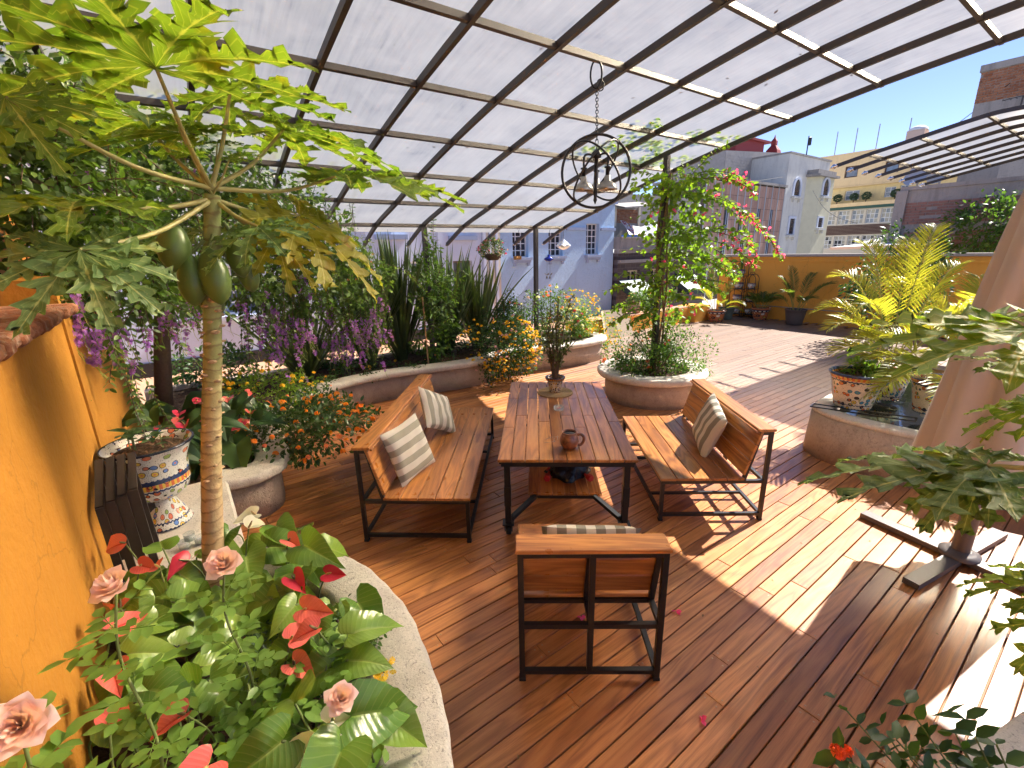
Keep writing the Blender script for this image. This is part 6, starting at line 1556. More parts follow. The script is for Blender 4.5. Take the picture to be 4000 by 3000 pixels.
# roses
def rose_bloom(parent, c, r, face, mat, seed):
    """spiral of cupped petals, tight bud inside, outer ones curling back"""
    r_ = random.Random(seed); N = unit(face); a_ = unit(np.cross(N, (0.2, .4, 1))); b_ = np.cross(N, a_); mb = MB(); c = np.asarray(c, float)
    tot = 27
    for q in range(tot):
        o = (q / (tot - 1)) ** .85; th = q * 2.399 + r_.uniform(-.2, .2); w = .62 + .25 * (1 - o) + r_.uniform(-.06, .06)
        Rm = .10 + .82 * o; Hm = 1.0 - .62 * o + r_.uniform(-.06, .06); tilt = r_.uniform(-.08, .08); m, g_ = 9, 7; vs = []
        for i in range(g_):
            f = i / (g_ - 1)
            for j in range(m):
                s_ = (j / (m - 1) - .5) * 2; ff = f * (1 - .20 * abs(s_) ** 2.5) ; an_ = th + s_ * w * (.35 + .65 * math.sin(min(1.0, .15 + ff * .9) * math.pi * .62))
                rad = Rm * math.sin(ff * math.pi / 2) ** .75 * (1 - .10 * s_ * s_ * (1 - o)) * (1 + .13 * s_) + .30 * o * max(0, ff - .68) + .06 * (1 - o) * max(0, ff - .8) + .9 * (.3 + o) * max(0, ff - .8) * (1 - abs(s_)) ** 2
                h = -.45 + (Hm + .45) * ff ** 1.15 - o * 1.5 * max(0, ff - .72) ** 1.25 + tilt * s_ + .025 * math.sin(6 * s_ + q) * ff
                vs.append(c + r * (a_ * math.cos(an_) * rad + b_ * math.sin(an_) * rad + N * h))
        fs = [(i * m + j, i * m + j + 1, (i + 1) * m + j + 1, (i + 1) * m + j) for i in range(g_ - 1) for j in range(m - 1)]; mb.add(vs, fs)
    return mb.build('bloom', mat, parent, True)
ROSES = [('pale pink rose in full bloom before the papaya trunk', (-1.208, 1.444, 1.262), (-1.15, 1.30, .42), .060, (.2, -.5, .75)), ('pale pink rose leaning against the orange wall', (-1.325, 1.134, 1.421), (-1.28, 1.0, .42), .056, (-.1, -.5, .8)), ('large pink rose half open by the orange wall foot', (-1.203, .739, 1.366), (-1.1, .7, .42), .062, (.5, -.5, .6)), ('small ragged cream pink rose over the coping', (-.677, 1.178, .933), (-.78, 1.12, .42), .050, (.3, -.4, .8))]
for k, (lb, c, b, r, fc) in enumerate(ROSES):
    c, b = W(*c), W(*b); t_ = thing('rose', lb, 'rose', b, 0, 'pink roses in the near bed'); rose_bloom(t_, c, r, fc, F_['pink'], k)
    st = spline([b, b * .6 + c * .4 + np.array((.03, .02, 0)), b * .25 + c * .75 + np.array((-.02, .0, .0)), c - unit(fc) * r * .3], 26); mb = MB(); mb.tube(st, np.linspace(.006, .004, len(st)), 7); mb.build('stem', G['stem'], t_, True)
    mb = MB()
    for q in range(22 if k != 3 else 10):
        i = int(len(st) * (.15 + .75 * q / 22)); p0 = st[i]; a = q * 2.4 + k; d = np.array((math.cos(a), math.sin(a), rng.uniform(.0, .5))); d = unit(d); L = rng.uniform(.07, .12)
        ctr = [p0 + d * L * f for f in (0, .5, .75, 1.0)]; mb.tube(ctr, .0016, 4, False); sd = unit(np.cross(d, Zv))
        for f, s_ in ((.5, 1), (.5, -1), (.8, 1), (.8, -1)): mb.inst(ROUND, p0 + d * L * f, d * .5 + sd * s_, Zv + rng.normal(size=3) * .25, .058 * rng.uniform(.8, 1.2), .045)
        mb.inst(ROUND, p0 + d * L, d, Zv + rng.normal(size=3) * .25, .066, .05)
    mb.build('leaves', G['rose'], t_, True)
mb = MB()
for q in range(240):
    u_, v_ = rng.uniform(-.45, .35), rng.uniform(.75, 1.9); p0 = P(u_, v_, rng.uniform(.5, .78)); d = unit(rng.normal(size=3) * np.array((1, 1, .3)))
    sd = unit(np.cross(d, Zv))
    for f, s_ in ((.02, 1), (.02, -1), (.05, 1), (.05, -1)): mb.inst(ROUND, p0 + d * f, d * .5 + sd * s_, Zv + rng.normal(size=3) * .3, .052 * rng.uniform(.8, 1.2), .042)
    mb.inst(ROUND, p0 + d * .07, d, Zv + rng.normal(size=3) * .3, .06, .045)
rf = thing('rose_foliage', 'pale green compound rose leaves filling the foot of the bed', 'rose bush', P(0, 1.3, .4)); mb.build('leaves', G['rose'], rf, True)
mb = MB()
for q in range(14): b = P(rng.uniform(-.4, .3), rng.uniform(.8, 1.85), .4); mb.tube([b, b + np.array((rng.uniform(-.05, .05), rng.uniform(-.05, .05), .4))], .005, 5)
mb.build('stems', G['stem'], rf)
# ------------------------------------------------------------------ round planter: bougainvillea on the post
bg_ = thing('bougainvillea', 'sunlit bougainvillea twining up the post to the canopy edge', 'climber', (2.0, 7.5, .42)); mbL, mbS = MB(), MB(); post = np.array((2.0, 7.55, 0))
trk = MB()
for k in range(5):
    a0 = k * 1.3; pts = [post + np.array((math.cos(a0 + z * 1.1) * (.075 + .02 * math.sin(3 * z + k)), math.sin(a0 + z * 1.1) * (.075 + .02 * math.sin(3 * z + k)), z)) for z in np.linspace(.42, 3.45, 36)]
    trk.tube(pts, np.linspace(.028, .013, 36) * (1.2 if k < 2 else .7), 7)
trk.build('trunk', plain('tan_vine_bark', (.21, .135, .08), .85, 0, .35, 40, .4), bg_, True)
for z, r, n in ((1.5, .42, 90), (1.9, .50, 120), (2.3, .60, 160), (2.7, .62, 170), (3.05, .60, 200), (3.35, .55, 230)): leafcloud(mbL, post + np.array((.12, -.05, z)), (r, r, .26), n, .085, ROUND, clumps=14, tight=.42)
for q in range(28): vine(mbL, mbS, post + np.array((rng.uniform(-.2, .25), rng.uniform(-.2, .2), rng.uniform(1.2, 3.3))), unit(rng.normal(size=3) + np.array((.35, -.35, .15))), rng.uniform(.4, .95), .085, .45, .055, ROUND, sr=.005)
ends = []
for (p0, d0, L) in (((2.2, 7.4, 3.1), (1, -.05, .12), 1.75), ((2.3, 7.4, 3.25), (1, .1, .45), 1.35), ((2.2, 7.35, 2.55), (1, .15, .25), 1.5), ((2.2, 7.5, 2.4), (1, .1, .1), 1.3), ((2.2, 7.4, 2.1), (1, -.1, .1), 1.0), ((1.9, 7.4, 1.85), (-1, -.2, .25), .85), ((1.9, 7.4, 1.55), (-1, -.2, .2), .8), ((1.95, 7.4, 1.4), (-.8, -.5, .1), .6), ((2.3, 7.4, 1.9), (.9, -.3, .1), .8)):
    for q in range(3): ends.append(vine(mbL, mbS, np.array(p0) + rng.normal(size=3) * .08, np.array(d0) + rng.normal(size=3) * .1, L * rng.uniform(.75, 1.0), .085, .42, .05, ROUND, wob=.35, sr=.006))
mbL.build('foliage', G['bright'], bg_, True); mbS.build('shoots', G['twig'], bg_, True)
mb = MB()
for pts in ends[:6] + ends[6:12:2]:
    for p in pts[len(pts) // 2::1]:
        if rng.random() < .8: q = p + rng.normal(size=3) * .03; dd = rdir(3); mb.inst(ROUND, np.repeat(q[None], 3, 0), dd, np.roll(dd, 1, 0), .05)
for q in range(26): p = post + np.array((rng.uniform(-.3, .6), rng.uniform(-.5, .1), rng.uniform(1.3, 3.4))); dd = rdir(4); mb.inst(ROUND, np.repeat(p[None], 4, 0), dd, np.roll(dd, 1, 0), .05)
stuff(mb.build('bracts', F_['mag'], bg_, True))
mb = MB()     # shoots lying on top of the canopy
for q in range(26):
    u_, v_ = rng.uniform(5.0, 7.0), rng.uniform(4.0, 5.3); n = 16; pos = np.array([P(u_ + rng.uniform(-.22, .22), v_ + rng.uniform(-.18, .18), prof_z(v_) + .06 + rng.uniform(0, .06)) for _ in range(n)]); mb.inst(ROUND, pos, rdir(n) * np.array((1, 1, .2)), rdir(n) * .4 + Zv, .085)
mb.build('roof_foliage', G['bright'], bg_, True)
for k, (lb, dx, dy, rz_, n, gm_, fl) in enumerate((('dense small-leaved herb at the front of round planter', -.15, -.35, .26, 1300, 'mid', (('pinkl', 8, .018),)), ('taller herb with orange blooms at left of round planter', -.38, .1, .42, 1100, 'mid', (('coral', 16, .036),)), ('upright herb leaning out right of round planter', .55, -.08, .38, 1300, 'mid', (('pinkl', 6, .018),)), ('leafy herb behind the bougainvillea stems', .15, .3, .5, 1200, 'mid', (('coral', 9, .03),)))):
    shrub('herb', lb, 'plant', (RP[0] + dx, RP[1] + dy, .46 + rz_ * .75), (.42 if k != 2 else .48, .36, rz_ * 1.15), n + 500, .044, G[gm_], LEAF, tuple((F_[a], c_, r) for a, c_, r in fl), 'herbs in the round planter', zbase=.42, clumps=34)
# ------------------------------------------------------------------ potted succulent on the table
c0 = W(.232, 5.25, .94); jd = [o for o in bpy.data.objects if o.name.startswith('flower_pot')][0]
js = thing('jade_plant', 'upright jade plant with thick stems in the brown table pot', 'succulent', c0); mb, mbL = MB(), MB()
for k in range(13):
    a = k * 2.4; d = np.array((math.cos(a), math.sin(a), 0)); h = rng.uniform(.36, .95); e = c0 + d * rng.uniform(.06, .26) + np.array((0, 0, h)); pts = spline([c0 + d * .03, c0 + d * .07 + np.array((0, 0, h * .5)), e], 10); mb.tube(pts, np.linspace(.009, .004, len(pts)), 6)
    n = 46; f = rng.uniform(.3, 1.0, n); pos = np.stack([np.interp(f, np.linspace(0, 1, len(pts)), pts[:, q]) for q in range(3)], 1) + rng.normal(size=(n, 3)) * .012; mbL.inst(ROUND, pos, rdir(n) + Zv * .5, rdir(n) * .5 + Zv,   .058, .042)
mb.build('stems', G['twig'], js, True); mbL.build('leaves', G['olive'], js, True)
# ------------------------------------------------------------------ palms
def T_leaflet():
    v = np.array([(0, 0, 0), (.3, .034, .02), (.3, 0, 0), (.3, -.034, .02), (.7, .026, -.05), (.7, 0, -.065), (.7, -.026, -.05), (1, 0, -.17)]); return v, [np.array([(0, 2, 1), (0, 3, 2), (4, 5, 7), (5, 6, 7)]), np.array([(1, 2, 5, 4), (2, 3, 6, 5)])]
LFT = T_leaflet()
def frond(mbL, mbS, base, d, L, rise=.9, droop=1.0, n=34, ll=.34, rr=.008):
    base = np.asarray(base, float); d = unit(np.array((d[0], d[1], 0))); q = np.linspace(0, 1, 18)
    pts = base + np.outer(L * (q * (1 - .45 * rise) + .10 * q ** 2), d) + np.outer(L * (rise * q - droop * .62 * q ** 2.4), Zv)
    mbS.tube(pts, np.linspace(rr, rr * .3, 18), 6)
    f = np.linspace(.30, 1.0, n); pos = np.stack([np.interp(f, q, pts[:, k]) for k in range(3)], 1); t = np.stack([np.interp(f, q, np.gradient(pts[:, k], q)) for k in range(3)], 1); t /= np.linalg.norm(t, axis=1, keepdims=True)
    sd = np.cross(t, Zv); sd /= np.maximum(np.linalg.norm(sd, axis=1, keepdims=True), .1); upn = np.cross(sd, t)
    lens_ = ll * np.interp(f, [.3, .45, .75, 1], [.65, 1, .85, .35])
    for s_ in (1, -1):
        dr = sd * s_ * .8 + t * (.55 + .5 * f[:, None]) + upn * .38 + rng.normal(size=(n, 3)) * .06; N = upn + sd * s_ * -.3
        k = lens_ * rng.uniform(.85, 1.1, n); mbL.inst(LFT, pos, dr, N, k, k * 1.25)
def palm(label, c, fr, mat, group=None, scale=1.0, stems=True, n=34, ll=.34, spread=.14):
    t = thing('palm', label, 'palm', c, 0, group); mbL, mbS = MB(), MB()
    for (a, L, rise, droop) in fr:
        d = (math.cos(R(a)), math.sin(R(a))); b = np.asarray(c) + np.array((d[0] * spread * rng.uniform(.2, 1), d[1] * spread * rng.uniform(.2, 1), 0)); frond(mbL, mbS, b, d, L * scale, rise, droop, n, ll * scale)
    mbL.build('fronds', mat, t, True); mbS.build('stalks', plain('palm_stalk', (.30, .28, .06), .5) if 'pst' not in G else G['pst'], t, True); return t
G['pst'] = plain('palm_stalk', (.30, .28, .06), .5)
# pots standing in the pond on bars
pot('flower_pot', 'painted orange pot of low greenery on bars over the pond', W(3.70, 5.27, .565), .185, .262, .42, M['tal_b'])
shrub('sprawling_herb', 'low bright green herb filling the painted pot on pond rim', 'plant', W(3.70, 5.27, 1.0), (.24, .24, .10), 500, .055, G['bright'], LEAF, (), zbase=.94, stems=3)
pot('flower_pot', 'painted pot with blue and red fans holding the big palm', W(4.42, 5.80, .50), .19, .27, .46, M['tal_b'])
pot('flower_pot', 'painted pot half hidden behind the parasol', W(4.46, 5.10, .545), .17, .23, .40, M['tal_b'])
pr = thing('pot_rack', 'black steel bars bridging the pond under the front pot', 'rack', W(3.6, 5.2, .56))
a_, b_ = W(3.32, 5.36, .565), W(4.12, 4.86, .565); o_ = np.array((-.09, -.10, 0))
mb = MB(); mb.bar(a_, b_, .014, .012); mb.bar(a_ + o_, b_ + o_, .014, .012); mb.bar(a_, a_ + o_, .014, .014); mb.bar(b_, b_ + o_, .014, .014); mb.build('bars', M['black'], pr)
palm('big areca palm glowing yellow in the sun beside the pond', W(4.45, 5.82, .92), [(150, 1.5, 1.15, 1.1), (190, 1.45, 1.0, 1.0), (210, 1.25, .85, .9), (95, 1.9, 1.5, 1.0), (60, 1.7, 1.5, .8), (120, 1.7, 1.35, 1.05), (250, 1.1, .7, .9), (330, 1.4, 1.0, .9), (20, 1.7, 1.3, .8), (200, 1.7, 1.25, 1.3), (225, .95, .5, .75), (300, 1.5, 1.2, 1.0), (40, 1.9, 1.55, .9), (180, .9, .75, .9), (265, 1.4, 1.1, 1.1)], G['palm'], n=30, ll=.36, scale=.88)
palm('tall areca palm arching its fronds against the brick wall', W(6.1, 6.5, .55), [(165, 2.3, 1.25, 1.05), (130, 1.9, 1.3, .95), (205, 1.9, 1.1, .95), (290, 1.7, 1.1, .9), (20, 1.9, 1.3, .8), (60, 1.8, 1.3, .8), (225, 2.0, 1.25, 1.05), (265, 1.9, 1.2, 1.1)], G['palm'], n=32, ll=.44, scale=.92)
pot('flower_pot', 'plain clay pot under the tall areca palm', W(6.1, 6.5, .1), .2, .28, .46, plain('terracotta', (.42, .19, .09), .8))
palm('small areca palm drooping over the half hidden pot', W(4.46, 5.10, .90), [(200, 1.0, .55, 1.0), (160, 1.05, .7, 1.0), (240, .95, .5, 1.1), (120, 1.1, .9, .9), (280, 1.0, .7, .9), (40, 1.2, 1.1, .8), (180, .8, .4, 1.0), (330, 1.0, .8, .9)], G['palm'], n=32, ll=.30)
shrub('dark_shrub', 'dark leafy shrub standing behind the pond palms', 'shrub', P(14.2, 3.6, 1.55), (1.0, .95, 1.15), 3000, .10, G['dark'], LEAF, (), zbase=0, clumps=50, stems=10)
shrub('wall_creeper', 'leafy creeper spilling down the brick party wall', 'shrub', P(19.4, 3.2, 2.6), (.7, 1.3, 1.0), 2600, .13, G['mid'], LEAF, (), zbase=.5, clumps=44, stems=10)
# pots along the far wall
pot('flower_pot', 'terracotta painted pot with small white houses left of the tall stand', P(14.35, 8.25, 0), .20, .29, .38, M['tal_e'])
palm('young palm in the terracotta pot, lit by the sun', P(14.35, 8.25, .34), [(200, 1.1, 1.2, .9), (150, 1.0, .9, .9), (100, 1.2, 1.5, .7), (260, .95, .9, 1.0), (320, 1.0, .8, .9), (30, 1.2, 1.2, .8), (180, .8, .6, .9), (350, .8, .5, .8)], G['palm'], n=26, ll=.28)
pot('flower_pot', 'grey green tub holding a cactus beside the tall stand', P(15.05, 8.3, 0), .19, .25, .40, plain('grey_green_glaze', (.12, .145, .12), .5, 0, .5, 9))
cc = P(15.05, 8.3, .38); ct = thing('cactus', 'stubby grey green column cactus in the grey tub', 'cactus', cc); mb = MB(); mb.lathe([(.05, 0), (.075, .1), (.07, .22), (.03, .28), (.001, .29)], 14, cc); mb.build('stem', G['olive'], ct, True)
pot('flower_pot', 'terracotta painted pot with white arcade band right of the short stand', P(15.75, 7.5, 0), .19, .29, .40, M['tal_e'])
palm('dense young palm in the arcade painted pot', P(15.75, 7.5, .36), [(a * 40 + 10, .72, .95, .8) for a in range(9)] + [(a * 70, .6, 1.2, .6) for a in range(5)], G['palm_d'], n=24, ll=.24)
pot('flower_pot', 'plain brown plastic tub by the far orange wall', P(15.45, 6.3, 0), .22, .29, .48, plain('brown_plastic', (.105, .08, .07), .55))
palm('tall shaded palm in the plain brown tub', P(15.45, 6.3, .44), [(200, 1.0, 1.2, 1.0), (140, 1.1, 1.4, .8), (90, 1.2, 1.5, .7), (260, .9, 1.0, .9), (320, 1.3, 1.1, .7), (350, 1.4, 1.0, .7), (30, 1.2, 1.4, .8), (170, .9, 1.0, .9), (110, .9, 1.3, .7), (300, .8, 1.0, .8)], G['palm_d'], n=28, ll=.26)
def etagere(label, c, shelves, w, h, parent_group='wrought iron plant stands'):
    t = thing('plant_stand', label, 'plant stand', c, 0, parent_group); fr = MB(); c = np.asarray(c)
    e = [(-.5, -.5), (.5, -.5), (.5, .5), (-.5, .5)]
    for a, b in e: fr.tube([c + U * a * w * .7 + V * b * w + Zv * z for z in (0, h * .82)], .011, 6)
    for s_ in (-1, 1):
        th = np.linspace(0, math.pi, 14); fr.tube([c + U * (s_ * .35 * w) + V * (math.cos(x) * w * .5) + Zv * (h * .82 + math.sin(x) * h * .12) for x in th], .010, 6)
    fr.tube([c + Zv * (h * .95) + V * .10 * math.cos(x) * (1 - x / 9) + Zv * .06 * math.sin(x) * (1 - x / 9) for x in np.linspace(0, 7, 22)], .008, 5)
    for z in shelves:
        for s_ in (-1, 1):
            fr.tube([c - U * .35 * w + V * (s_ * .5 * w) + V * s_ * .05 * math.sin(x) + Zv * (z - .16 + .16 * x / 3.14) for x in np.linspace(0, math.pi, 9)], .007, 5)
            fr.tube([c - U * .36 * w + V * (math.cos(x) * w * .5) + Zv * (z - .17 + math.sin(x) * .15) for x in np.linspace(0, math.pi, 12)], .007, 5)
    fr.build('iron_frame', M['black'], t, True)
    for z in shelves: mb = MB(); mb.box(c + Zv * z, (w * .78, w * 1.08, .018), mR); mb.build('shelf', M['black'], t)
    return t
rim_p = lambda s_: [(.003, .0), (.07 * s_, .0), (.105 * s_, .05 * s_), (.118 * s_, .10 * s_), (.112 * s_, .135 * s_), (.125 * s_, .15 * s_), (.118 * s_, .152 * s_), (.10 * s_, .13 * s_), (.095 * s_, .12 * s_)]
s1 = P(15.95, 8.45, 0); etagere('taller black iron plant stand with five painted bowls', s1, (.10, .53, .95, 1.39), .42, 2.0)
s2 = P(15.98, 8.02, 0); etagere('shorter black iron plant stand with three painted bowls', s2, (.11, .54, .97), .34, 1.55)
for k, z in enumerate((.11, .54, .96, 1.40)):
    pot('painted_bowl', ['blue painted bowl on the bottom shelf of taller stand', 'red painted bowl on second shelf of taller stand', 'blue painted bowl on third shelf of taller stand', 'top blue painted bowl with spiky leaves on taller stand'][k], s1 + Zv * (z + .001), .1, .12, .15, M['tal_d'], 'painted bowls on the stands', prof=rim_p(1.35), soilz=.15, n=24)
for k, z in enumerate((.12, .55, .98)):
    pot('painted_bowl', ['small bowl with a sprout on lowest shelf of shorter stand', 'small bowl on middle shelf of shorter stand', 'small bowl on highest shelf of shorter stand'][k], s2 + Zv * (z + .001), .1, .12, .15, M['tal_d'], 'painted bowls on the stands', prof=rim_p(1.1), soilz=.12, n=24)
sv_ = thing('snake_plant', 'spiky snake plant in the top painted bowl', 'plant', s1 + Zv * 1.58); mb = MB()
for k in range(7): a = k * 1.1; d = np.array((math.cos(a), math.sin(a), 0)); mb.inst(LANCE, s1 + Zv * 1.56 + d * .03, d * .18 + Zv, d, rng.uniform(.3, .52), .22)
mb.build('leaves', G['bright'], sv_, True)
# big footed pot on the ledge
FP = P(-.33, 3.98, .50)
fp = thing('footed_pot', 'large white painted pot on a flared painted foot by the wall', 'flower pot', FP)
mb = MB(); mb.lathe([(.003, 0), (.155, 0), (.165, .012), (.16, .03), (.135, .07), (.105, .14), (.085, .19), (.078, .215), (.003, .216)], 40, FP); mb.build('foot', M['tal_a'], fp, True)
mb = MB(); pz = FP + Zv * .217; mb.lathe([(.003, 0), (.075, 0), (.13, .015), (.185, .06), (.205, .13), (.208, .22), (.215, .30), (.245, .375), (.268, .41), (.272, .42), (.262, .424), (.235, .39), (.20, .36)], 44, pz); mb.build('bowl', M['tal_a'], fp, True)
mb = MB(); mb.tube([pz + np.array((math.cos(a) * .27, math.sin(a) * .27, .42)) for a in np.linspace(0, 2 * math.pi, 40)], .009, 6, False); mb.build('rim', plain('black_glaze', (.012, .014, .025), .2), fp, True)
mb = MB(); mb.lathe([(.001, .385), (.12, .38), (.225, .37)], 24, pz); mb.build('potting_soil', M['soil'], fp, True)
chip = MB(); n = 150; q = rng.uniform(0, 1, (n, 2)); pos = pz + np.stack([np.cos(q[:, 0] * 6.28) * .21 * np.sqrt(q[:, 1]), np.sin(q[:, 0] * 6.28) * .21 * np.sqrt(q[:, 1]), np.full(n, .392)], 1); chip.inst(LANCE, pos, rdir(n) * np.array((1, 1, .25)), rdir(n) * .3 + Zv, .045); stuff(chip.build('bark_chips', plain('bark_chip', (.15, .075, .04), .85, 0, .5, 50), fp, True))
sd_ = thing('seedling', 'young broad leaved plants sprouting in the footed pot', 'plant', pz + Zv * .38); mb = MB()
for (dx, dy, s_, n) in ((-.10, -.02, .13, 7), (.05, .03, .14, 6), (-.17, .02, .09, 4), (.10, -.06, .10, 4)):
    for k in range(n): a = k * 2.4; d = np.array((math.cos(a), math.sin(a), .3)); mb.inst(LEAF, pz + np.array((dx, dy, .43 + .02 * k)), d, Zv + d * .3, s_ * rng.uniform(.8, 1.1))
mb.build('leaves', G['dark'], sd_, True)
mb = MB()
for q in range(4): b = pz + np.array((rng.uniform(-.15, .1), rng.uniform(-.05, .05), .38)); mb.tube([b, b + np.array((0, 0, .1))], .004, 5)
mb.build('stems', G['stem'], sd_)
# folded slatted seat leaning on the wall, candle glasses
fs_ = thing('folded_rack', 'dark slatted wooden rack leaning against the orange wall', 'rack', P(-.48, 3.55, .50)); dw = plain('dark_stained_wood', (.030, .022, .018), .55, 0, .3, 25)
for k in range(4):
    mb = MB(); off = U * (.0 + .055 * k); a0, a1, a2, a3 = P(-.55, 3.30, .52) + off, P(-.56, 3.32, 1.02 + .02 * k) + off, P(-.57, 3.75, 1.16) + off, P(-.55, 3.95, .55) + off
    for p, q in ((a0, a1), (a1, a2), (a2, a3), ((a0 * .6 + a3 * .4), (a1 * .5 + a2 * .5))): mb.bar(p, q, .022, .04, up=tuple(U))
    mb.build('slat_frame', dw, fs_)
for k, (dx, dy) in enumerate(((0, 0), (.07, .06), (-.03, .09))):
    c0 = P(-.24, 3.50, .50) + np.array((dx, dy, 0)); t_ = thing('candle_glass', 'small clear candle glass with grey wax on the stone ledge', 'candle', c0, 0, 'candle glasses on the ledge')
    mb = MB(); mb.lathe([(.001, .001), (.028, .001), (.033, .006), (.036, .058), (.0345, .058), (.031, .008), (.001, .006)], 20, c0); mb.build('glass', M['glass'], t_, True); mb = MB(); mb.lathe([(.001, .0065), (.03, .0085), (.0315, .03), (.001, .031)], 18, c0); mb.build('wax', plain('grey_wax', (.38, .36, .34), .6), t_, True)
# bollard light, lantern things under the eave
bl = thing('bollard_light', 'dark louvred garden bollard light among the flax', 'light', P(2.12, 7.55, .42)); c0 = P(2.12, 7.55, .42); mb = MB(); mb.lathe([(.045, 0), (.04, .02), (.038, .26), (.06, .265), (.06, .275), (.03, .285), (.03, .30), (.075, .305), (.07, .32), (.03, .325), (.03, .335), (.075, .34), (.07, .355), (.035, .36), (.03, .38)], 18, c0); mb.build('body', M['brownsteel'], bl, True)
mb = MB(); mb.lathe([(.032, .375), (.036, .40), (.03, .43), (.015, .45), (.001, .455)], 16, c0); mb.build('globe', plain('frosted_globe', (.62, .56, .48), .4), bl, True)
sl2 = thing('garden_spotlight', 'small black spotlight on a spike beside the lantana', 'light', P(3.98, 7.3, .42)); c0 = P(3.98, 7.3, .42); mb = MB(); mb.tube([c0, c0 + Zv * .14], .012, 6); mb.tube([c0 + Zv * .14, c0 + Zv * .24 + V * -.03], [.045, .05], 14); mb.build('body', M['black'], sl2, True)
def hook_wire(mb, top, bot):
    mb.tube(spline([top + V * .04, top + Zv * .05, top - V * .03, top - Zv * .05, (top + bot) / 2, bot], 24), .004, 5)
hb = thing('hanging_basket', 'hanging basket of small pink flowers under the eave', 'hanging basket', P(5.27, 7.82, 2.22)); mb = MB(); hook_wire(mb, P(5.27, 7.77, 2.80), P(5.27, 7.82, 2.5)); mb.build('wire', M['black'], hb, True)
c0 = P(5.27, 7.82, 2.22); mb = MB(); mb.lathe([(.003, 0), (.10, .0), (.15, .06), (.175, .12), (.165, .125), (.003, .11)], 20, c0); mb.build('bowl', plain('basket_brown', (.10, .065, .045), .8), hb, True)
shrub('x', 'x', 'x', c0 + Zv * .22, (.27, .27, .17), 1100, .04, G['mid'], LEAF, ((F_['mag'], 26, .022), (F_['pink'], 34, .022)), parent=hb, zbase=2.26, clumps=26)
gs = thing('hanging_lampshade', 'frilled clear glass lampshade hanging at canopy corner', 'lampshade', P(7.17, 7.85, 2.42)); c0 = P(7.17, 7.85, 2.42); mb = MB(); vs = []; fs = []; m_ = 36
for i, (r, z) in enumerate(((.028, .20), (.035, .17), (.085, .14), (.125, .09), (.15, .06), (.165, .055), (.15, .045), (.11, .01), (.06, -.02), (.01, -.03))):
    for j in range(m_): a = 2 * math.pi * j / m_; w = .016 * math.sin(6 * a) * (r / .16) ** 2; vs.append(c0 + np.array((math.cos(a) * (r + w * .5), math.sin(a) * (r + w * .5), z + w)))
for i in range(9):
    for j in range(m_): fs.append((i * m_ + j, i * m_ + (j + 1) % m_, (i + 1) * m_ + (j + 1) % m_, (i + 1) * m_ + j))
t = NT('frosted_clear_glass'); t.set((.80, .83, .86), .15); t.b.inputs['Transmission Weight'].default_value = .55; mb.add(vs, fs); mb.build('shade', t.m, gs, True); mb = MB(); hook_wire(mb, P(7.1, 7.77, 2.82), c0 + Zv * .2); mb.build('wire', M['black'], gs, True)
bf = thing('hummingbird_feeder', 'blue glass hummingbird feeder hanging near the slim post', 'feeder', P(6.75, 7.85, 2.15)); c0 = P(6.75, 7.85, 2.15); mb = MB(); hook_wire(mb, P(6.7, 7.77, 2.82), c0 + Zv * .17); mb.build('wire', M['black'], bf, True)
mb = MB(); mb.lathe([(.001, 0), (.06, .005), (.10, .04), (.105, .055), (.09, .075), (.03, .10), (.03, .13), (.01, .15)], 22, c0); mb.build('dish', plain('cobalt_glass', (.012, .03, .32), .1), bf, True)
mb = MB(); mb.tube([c0 + V * .06, c0 + V * .06 - Zv * .28], .002, 4); mb.tube([c0 - V * .04, c0 - V * .04 - Zv * .26], .002, 4); mb.build('string', M['black'], bf)
for s_ in (.06, -.04):
    mb = MB(); e = c0 + V * s_ - Zv * .30; mb.inst(LANCE, np.array([e] * 4), np.array([(.5, .2, .6), (-.5, .2, .6), (.2, 0, -.9), (-.1, .2, -.5)]), Zv + U, .085, .11); mb.build('bird_charm', plain('pewter', (.25, .24, .22), .4, .6), bf)
of = thing('orange_feeder', 'small orange block feeder on a wire hoop under the eave', 'feeder', P(5.9, 7.85, 2.2)); c0 = P(5.9, 7.85, 2.2); mb = MB(); mb.box(c0 + Zv * .05, (.15, .08, .075), mR, .008); mb.build('block', plain('orange_feed', (.52, .26, .08), .7), of); mb = MB(); hook_wire(mb, P(5.87, 7.77, 2.80), c0 + Zv * .3); mb.tube([c0 + Zv * .15 + V * .13 * math.cos(a) + Zv * .15 * math.sin(a) for a in np.linspace(0, 6.28, 24)], .003, 5, False); mb.build('hoop', M['black'], of, True)
# clutter at the back of the deck
cbm = plain('cardboard', (.44, .35, .25), .85, 0, .2, 4); 
for lb, c0, w, h, tl in (('large sheet of cardboard leaning on the seat wall', P(10.0, 8.72, 0), .85, .75, .25), ('smaller cardboard box flap leaning before the large sheet', P(10.15, 8.45, 0), .6, .5, .35)):
    X = U; Yv = unit(Zv + V * tl); mb = MB(); mb.box(c0 + Yv * h / 2, (w, h, .012), np.stack([X, Yv, np.cross(X, Yv)], 1)); mb.box(c0 - U * w * .55 + Yv * h / 2 - V * .06, (.2, h, .012), np.stack([unit(U + V * .6), Yv, np.cross(unit(U + V * .6), Yv)], 1)) if w > .7 else None
    tag(mb.build('cardboard', cbm, None, at=c0), lb, 'cardboard')
vz = P(11.3, 9.08, .494); va = thing('clay_vase', 'round bellied terracotta vase with herbs on the seat wall', 'vase', vz); mb = MB(); mb.lathe([(.003, 0), (.10, 0), (.15, .08), (.165, .17), (.145, .27), (.125, .32), (.14, .36), (.13, .36), (.11, .31)], 26, vz); mb.build('body', plain('pale_terracotta', (.50, .30, .18), .8), va, True)
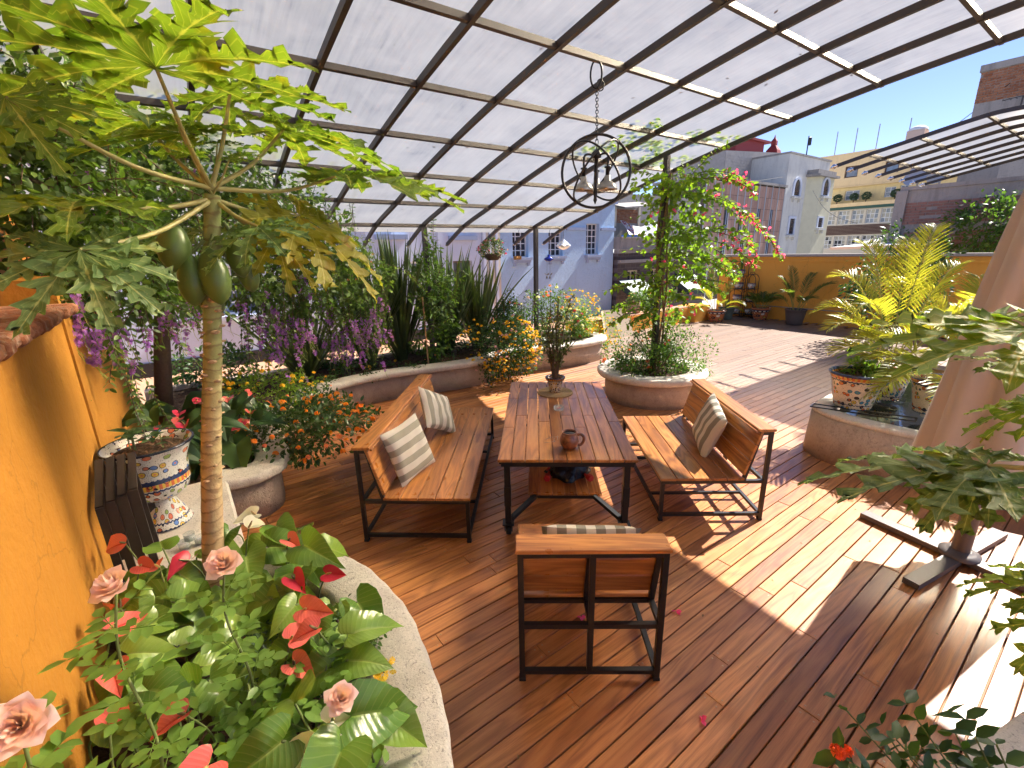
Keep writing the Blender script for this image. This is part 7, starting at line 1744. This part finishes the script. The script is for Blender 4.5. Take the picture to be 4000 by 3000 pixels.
shrub('herb', 'small leafy herb growing from the terracotta vase', 'plant', vz + Zv * .52, (.24, .24, .2), 500, .05, G['mid'], LEAF, ((F_['white'], 6, .02),), zbase=vz[2] + .3)
for k, (u_, lb) in enumerate(((12.2, 'dark potted geranium behind the seat wall'), (13.1, 'leafy potted plant near the orange end block'), (12.7, 'pale potted plant by the awning'))):
    c0 = P(u_, 9.65, .0); pot('flower_pot', ['brown tub behind the seat wall under a geranium', 'grey tub near the orange end block', 'pale tub by the dark house awning'][k], c0, .18, .24, .45, plain('tub%d' % k, ((.10, .06, .045), (.2, .2, .19), (.45, .42, .38))[k], .7)); shrub('potted_shrub', lb, 'plant', c0 + Zv * .75, (.38, .34, .36), 800, .07, G['mid'], LEAF, ((F_['coral'], 5, .03),), zbase=.4)
# leaf litter on the boards
mb = MB(); n = 170; uu = rng.uniform(.9, 7.0, n); vv = rng.uniform(-1.2, 6.6, n); pos = np.array([P(a, b, .004) for a, b in zip(uu, vv)]); mb.inst(LEAF, pos, rdir(n) * np.array((1, 1, .1)), rdir(n) * .25 + Zv, rng.uniform(.008, .028, n)); stuff(mb.build('leaf_litter', leaf_mat('dry_leaf', (.10, .05, .025), (.30, .19, .08), .1, .8), None, at=(0, 0, 0)))
# slack cables between the roofs
cbk = plain('black_cable', (.02, .02, .02), .6)
for a, b, sg, lb in ((P(28, 20.9, 7.2), P(46, 21.5, 8.2), .5, 'slack black cable along the grey brick facade'), (P(30, 9.9, 3.4), P(50, 20.5, 7.2), .6, 'pale service wire rising to the arched window'), (P(29.5, 5.2, 8.6), P(60, 17.5, 11.2), .8, 'thin wire from brick tower to yellow roof')):
    m_ = np.linspace(0, 1, 20); mb = MB(); mb.tube(a + np.outer(m_, b - a) - np.outer(np.sin(m_ * math.pi) * sg, Zv), .018, 5, False); tag(mb.build('cable', cbk, None, at=a), lb, 'cable', 'roof cables')
# red lantana in the corner planter, fallen petals
c0 = P(1.92, -.2, .26); lr = thing('lantana', 'sparse lantana with one orange red head at the corner planter', 'shrub', c0); mbL, mbS = MB(), MB(); ee = []
for q in range(30): ee.append(vine(mbL, mbS, c0 + np.array((rng.uniform(-.12, .12), rng.uniform(-.06, .06), 0)), V * rng.uniform(.3, 1.3) + U * rng.uniform(-.7, .6) + Zv * .9, rng.uniform(.32, .66), .085, .25, .055, wob=.4))
mbL.build('foliage', G['dark'], lr, True); mbS.build('stems', G['stem'], lr, True); mb = MB(); heads(mb, np.array([ee[0][-1], ee[0][-1] + np.array((.03, 0, 0)), ee[3][-1], ee[7][-1]]), .028, per=16); stuff(mb.build('flowers', petal('orange_red_petal', (.62, .06, .02), (.72, .16, .03)), lr, True))
for k, (x, y) in enumerate(((.95, 2.62), (.86, 1.86), (.30, 2.55))):
    mb = MB(); dd = rdir(3) * np.array((1, 1, .2)); mb.inst(ROUND, np.array([(x, y, .012)] * 3), dd, Zv + rdir(3) * .5, .035); tag(mb.build('petal', F_['mag'], None, True, at=(x, y, 0)), ('fallen magenta petal beside the wide chair leg', 'fallen magenta petal alone on the open deck boards', 'fallen magenta petal under the wide chair')[k], 'petal', 'fallen petals on the deck')
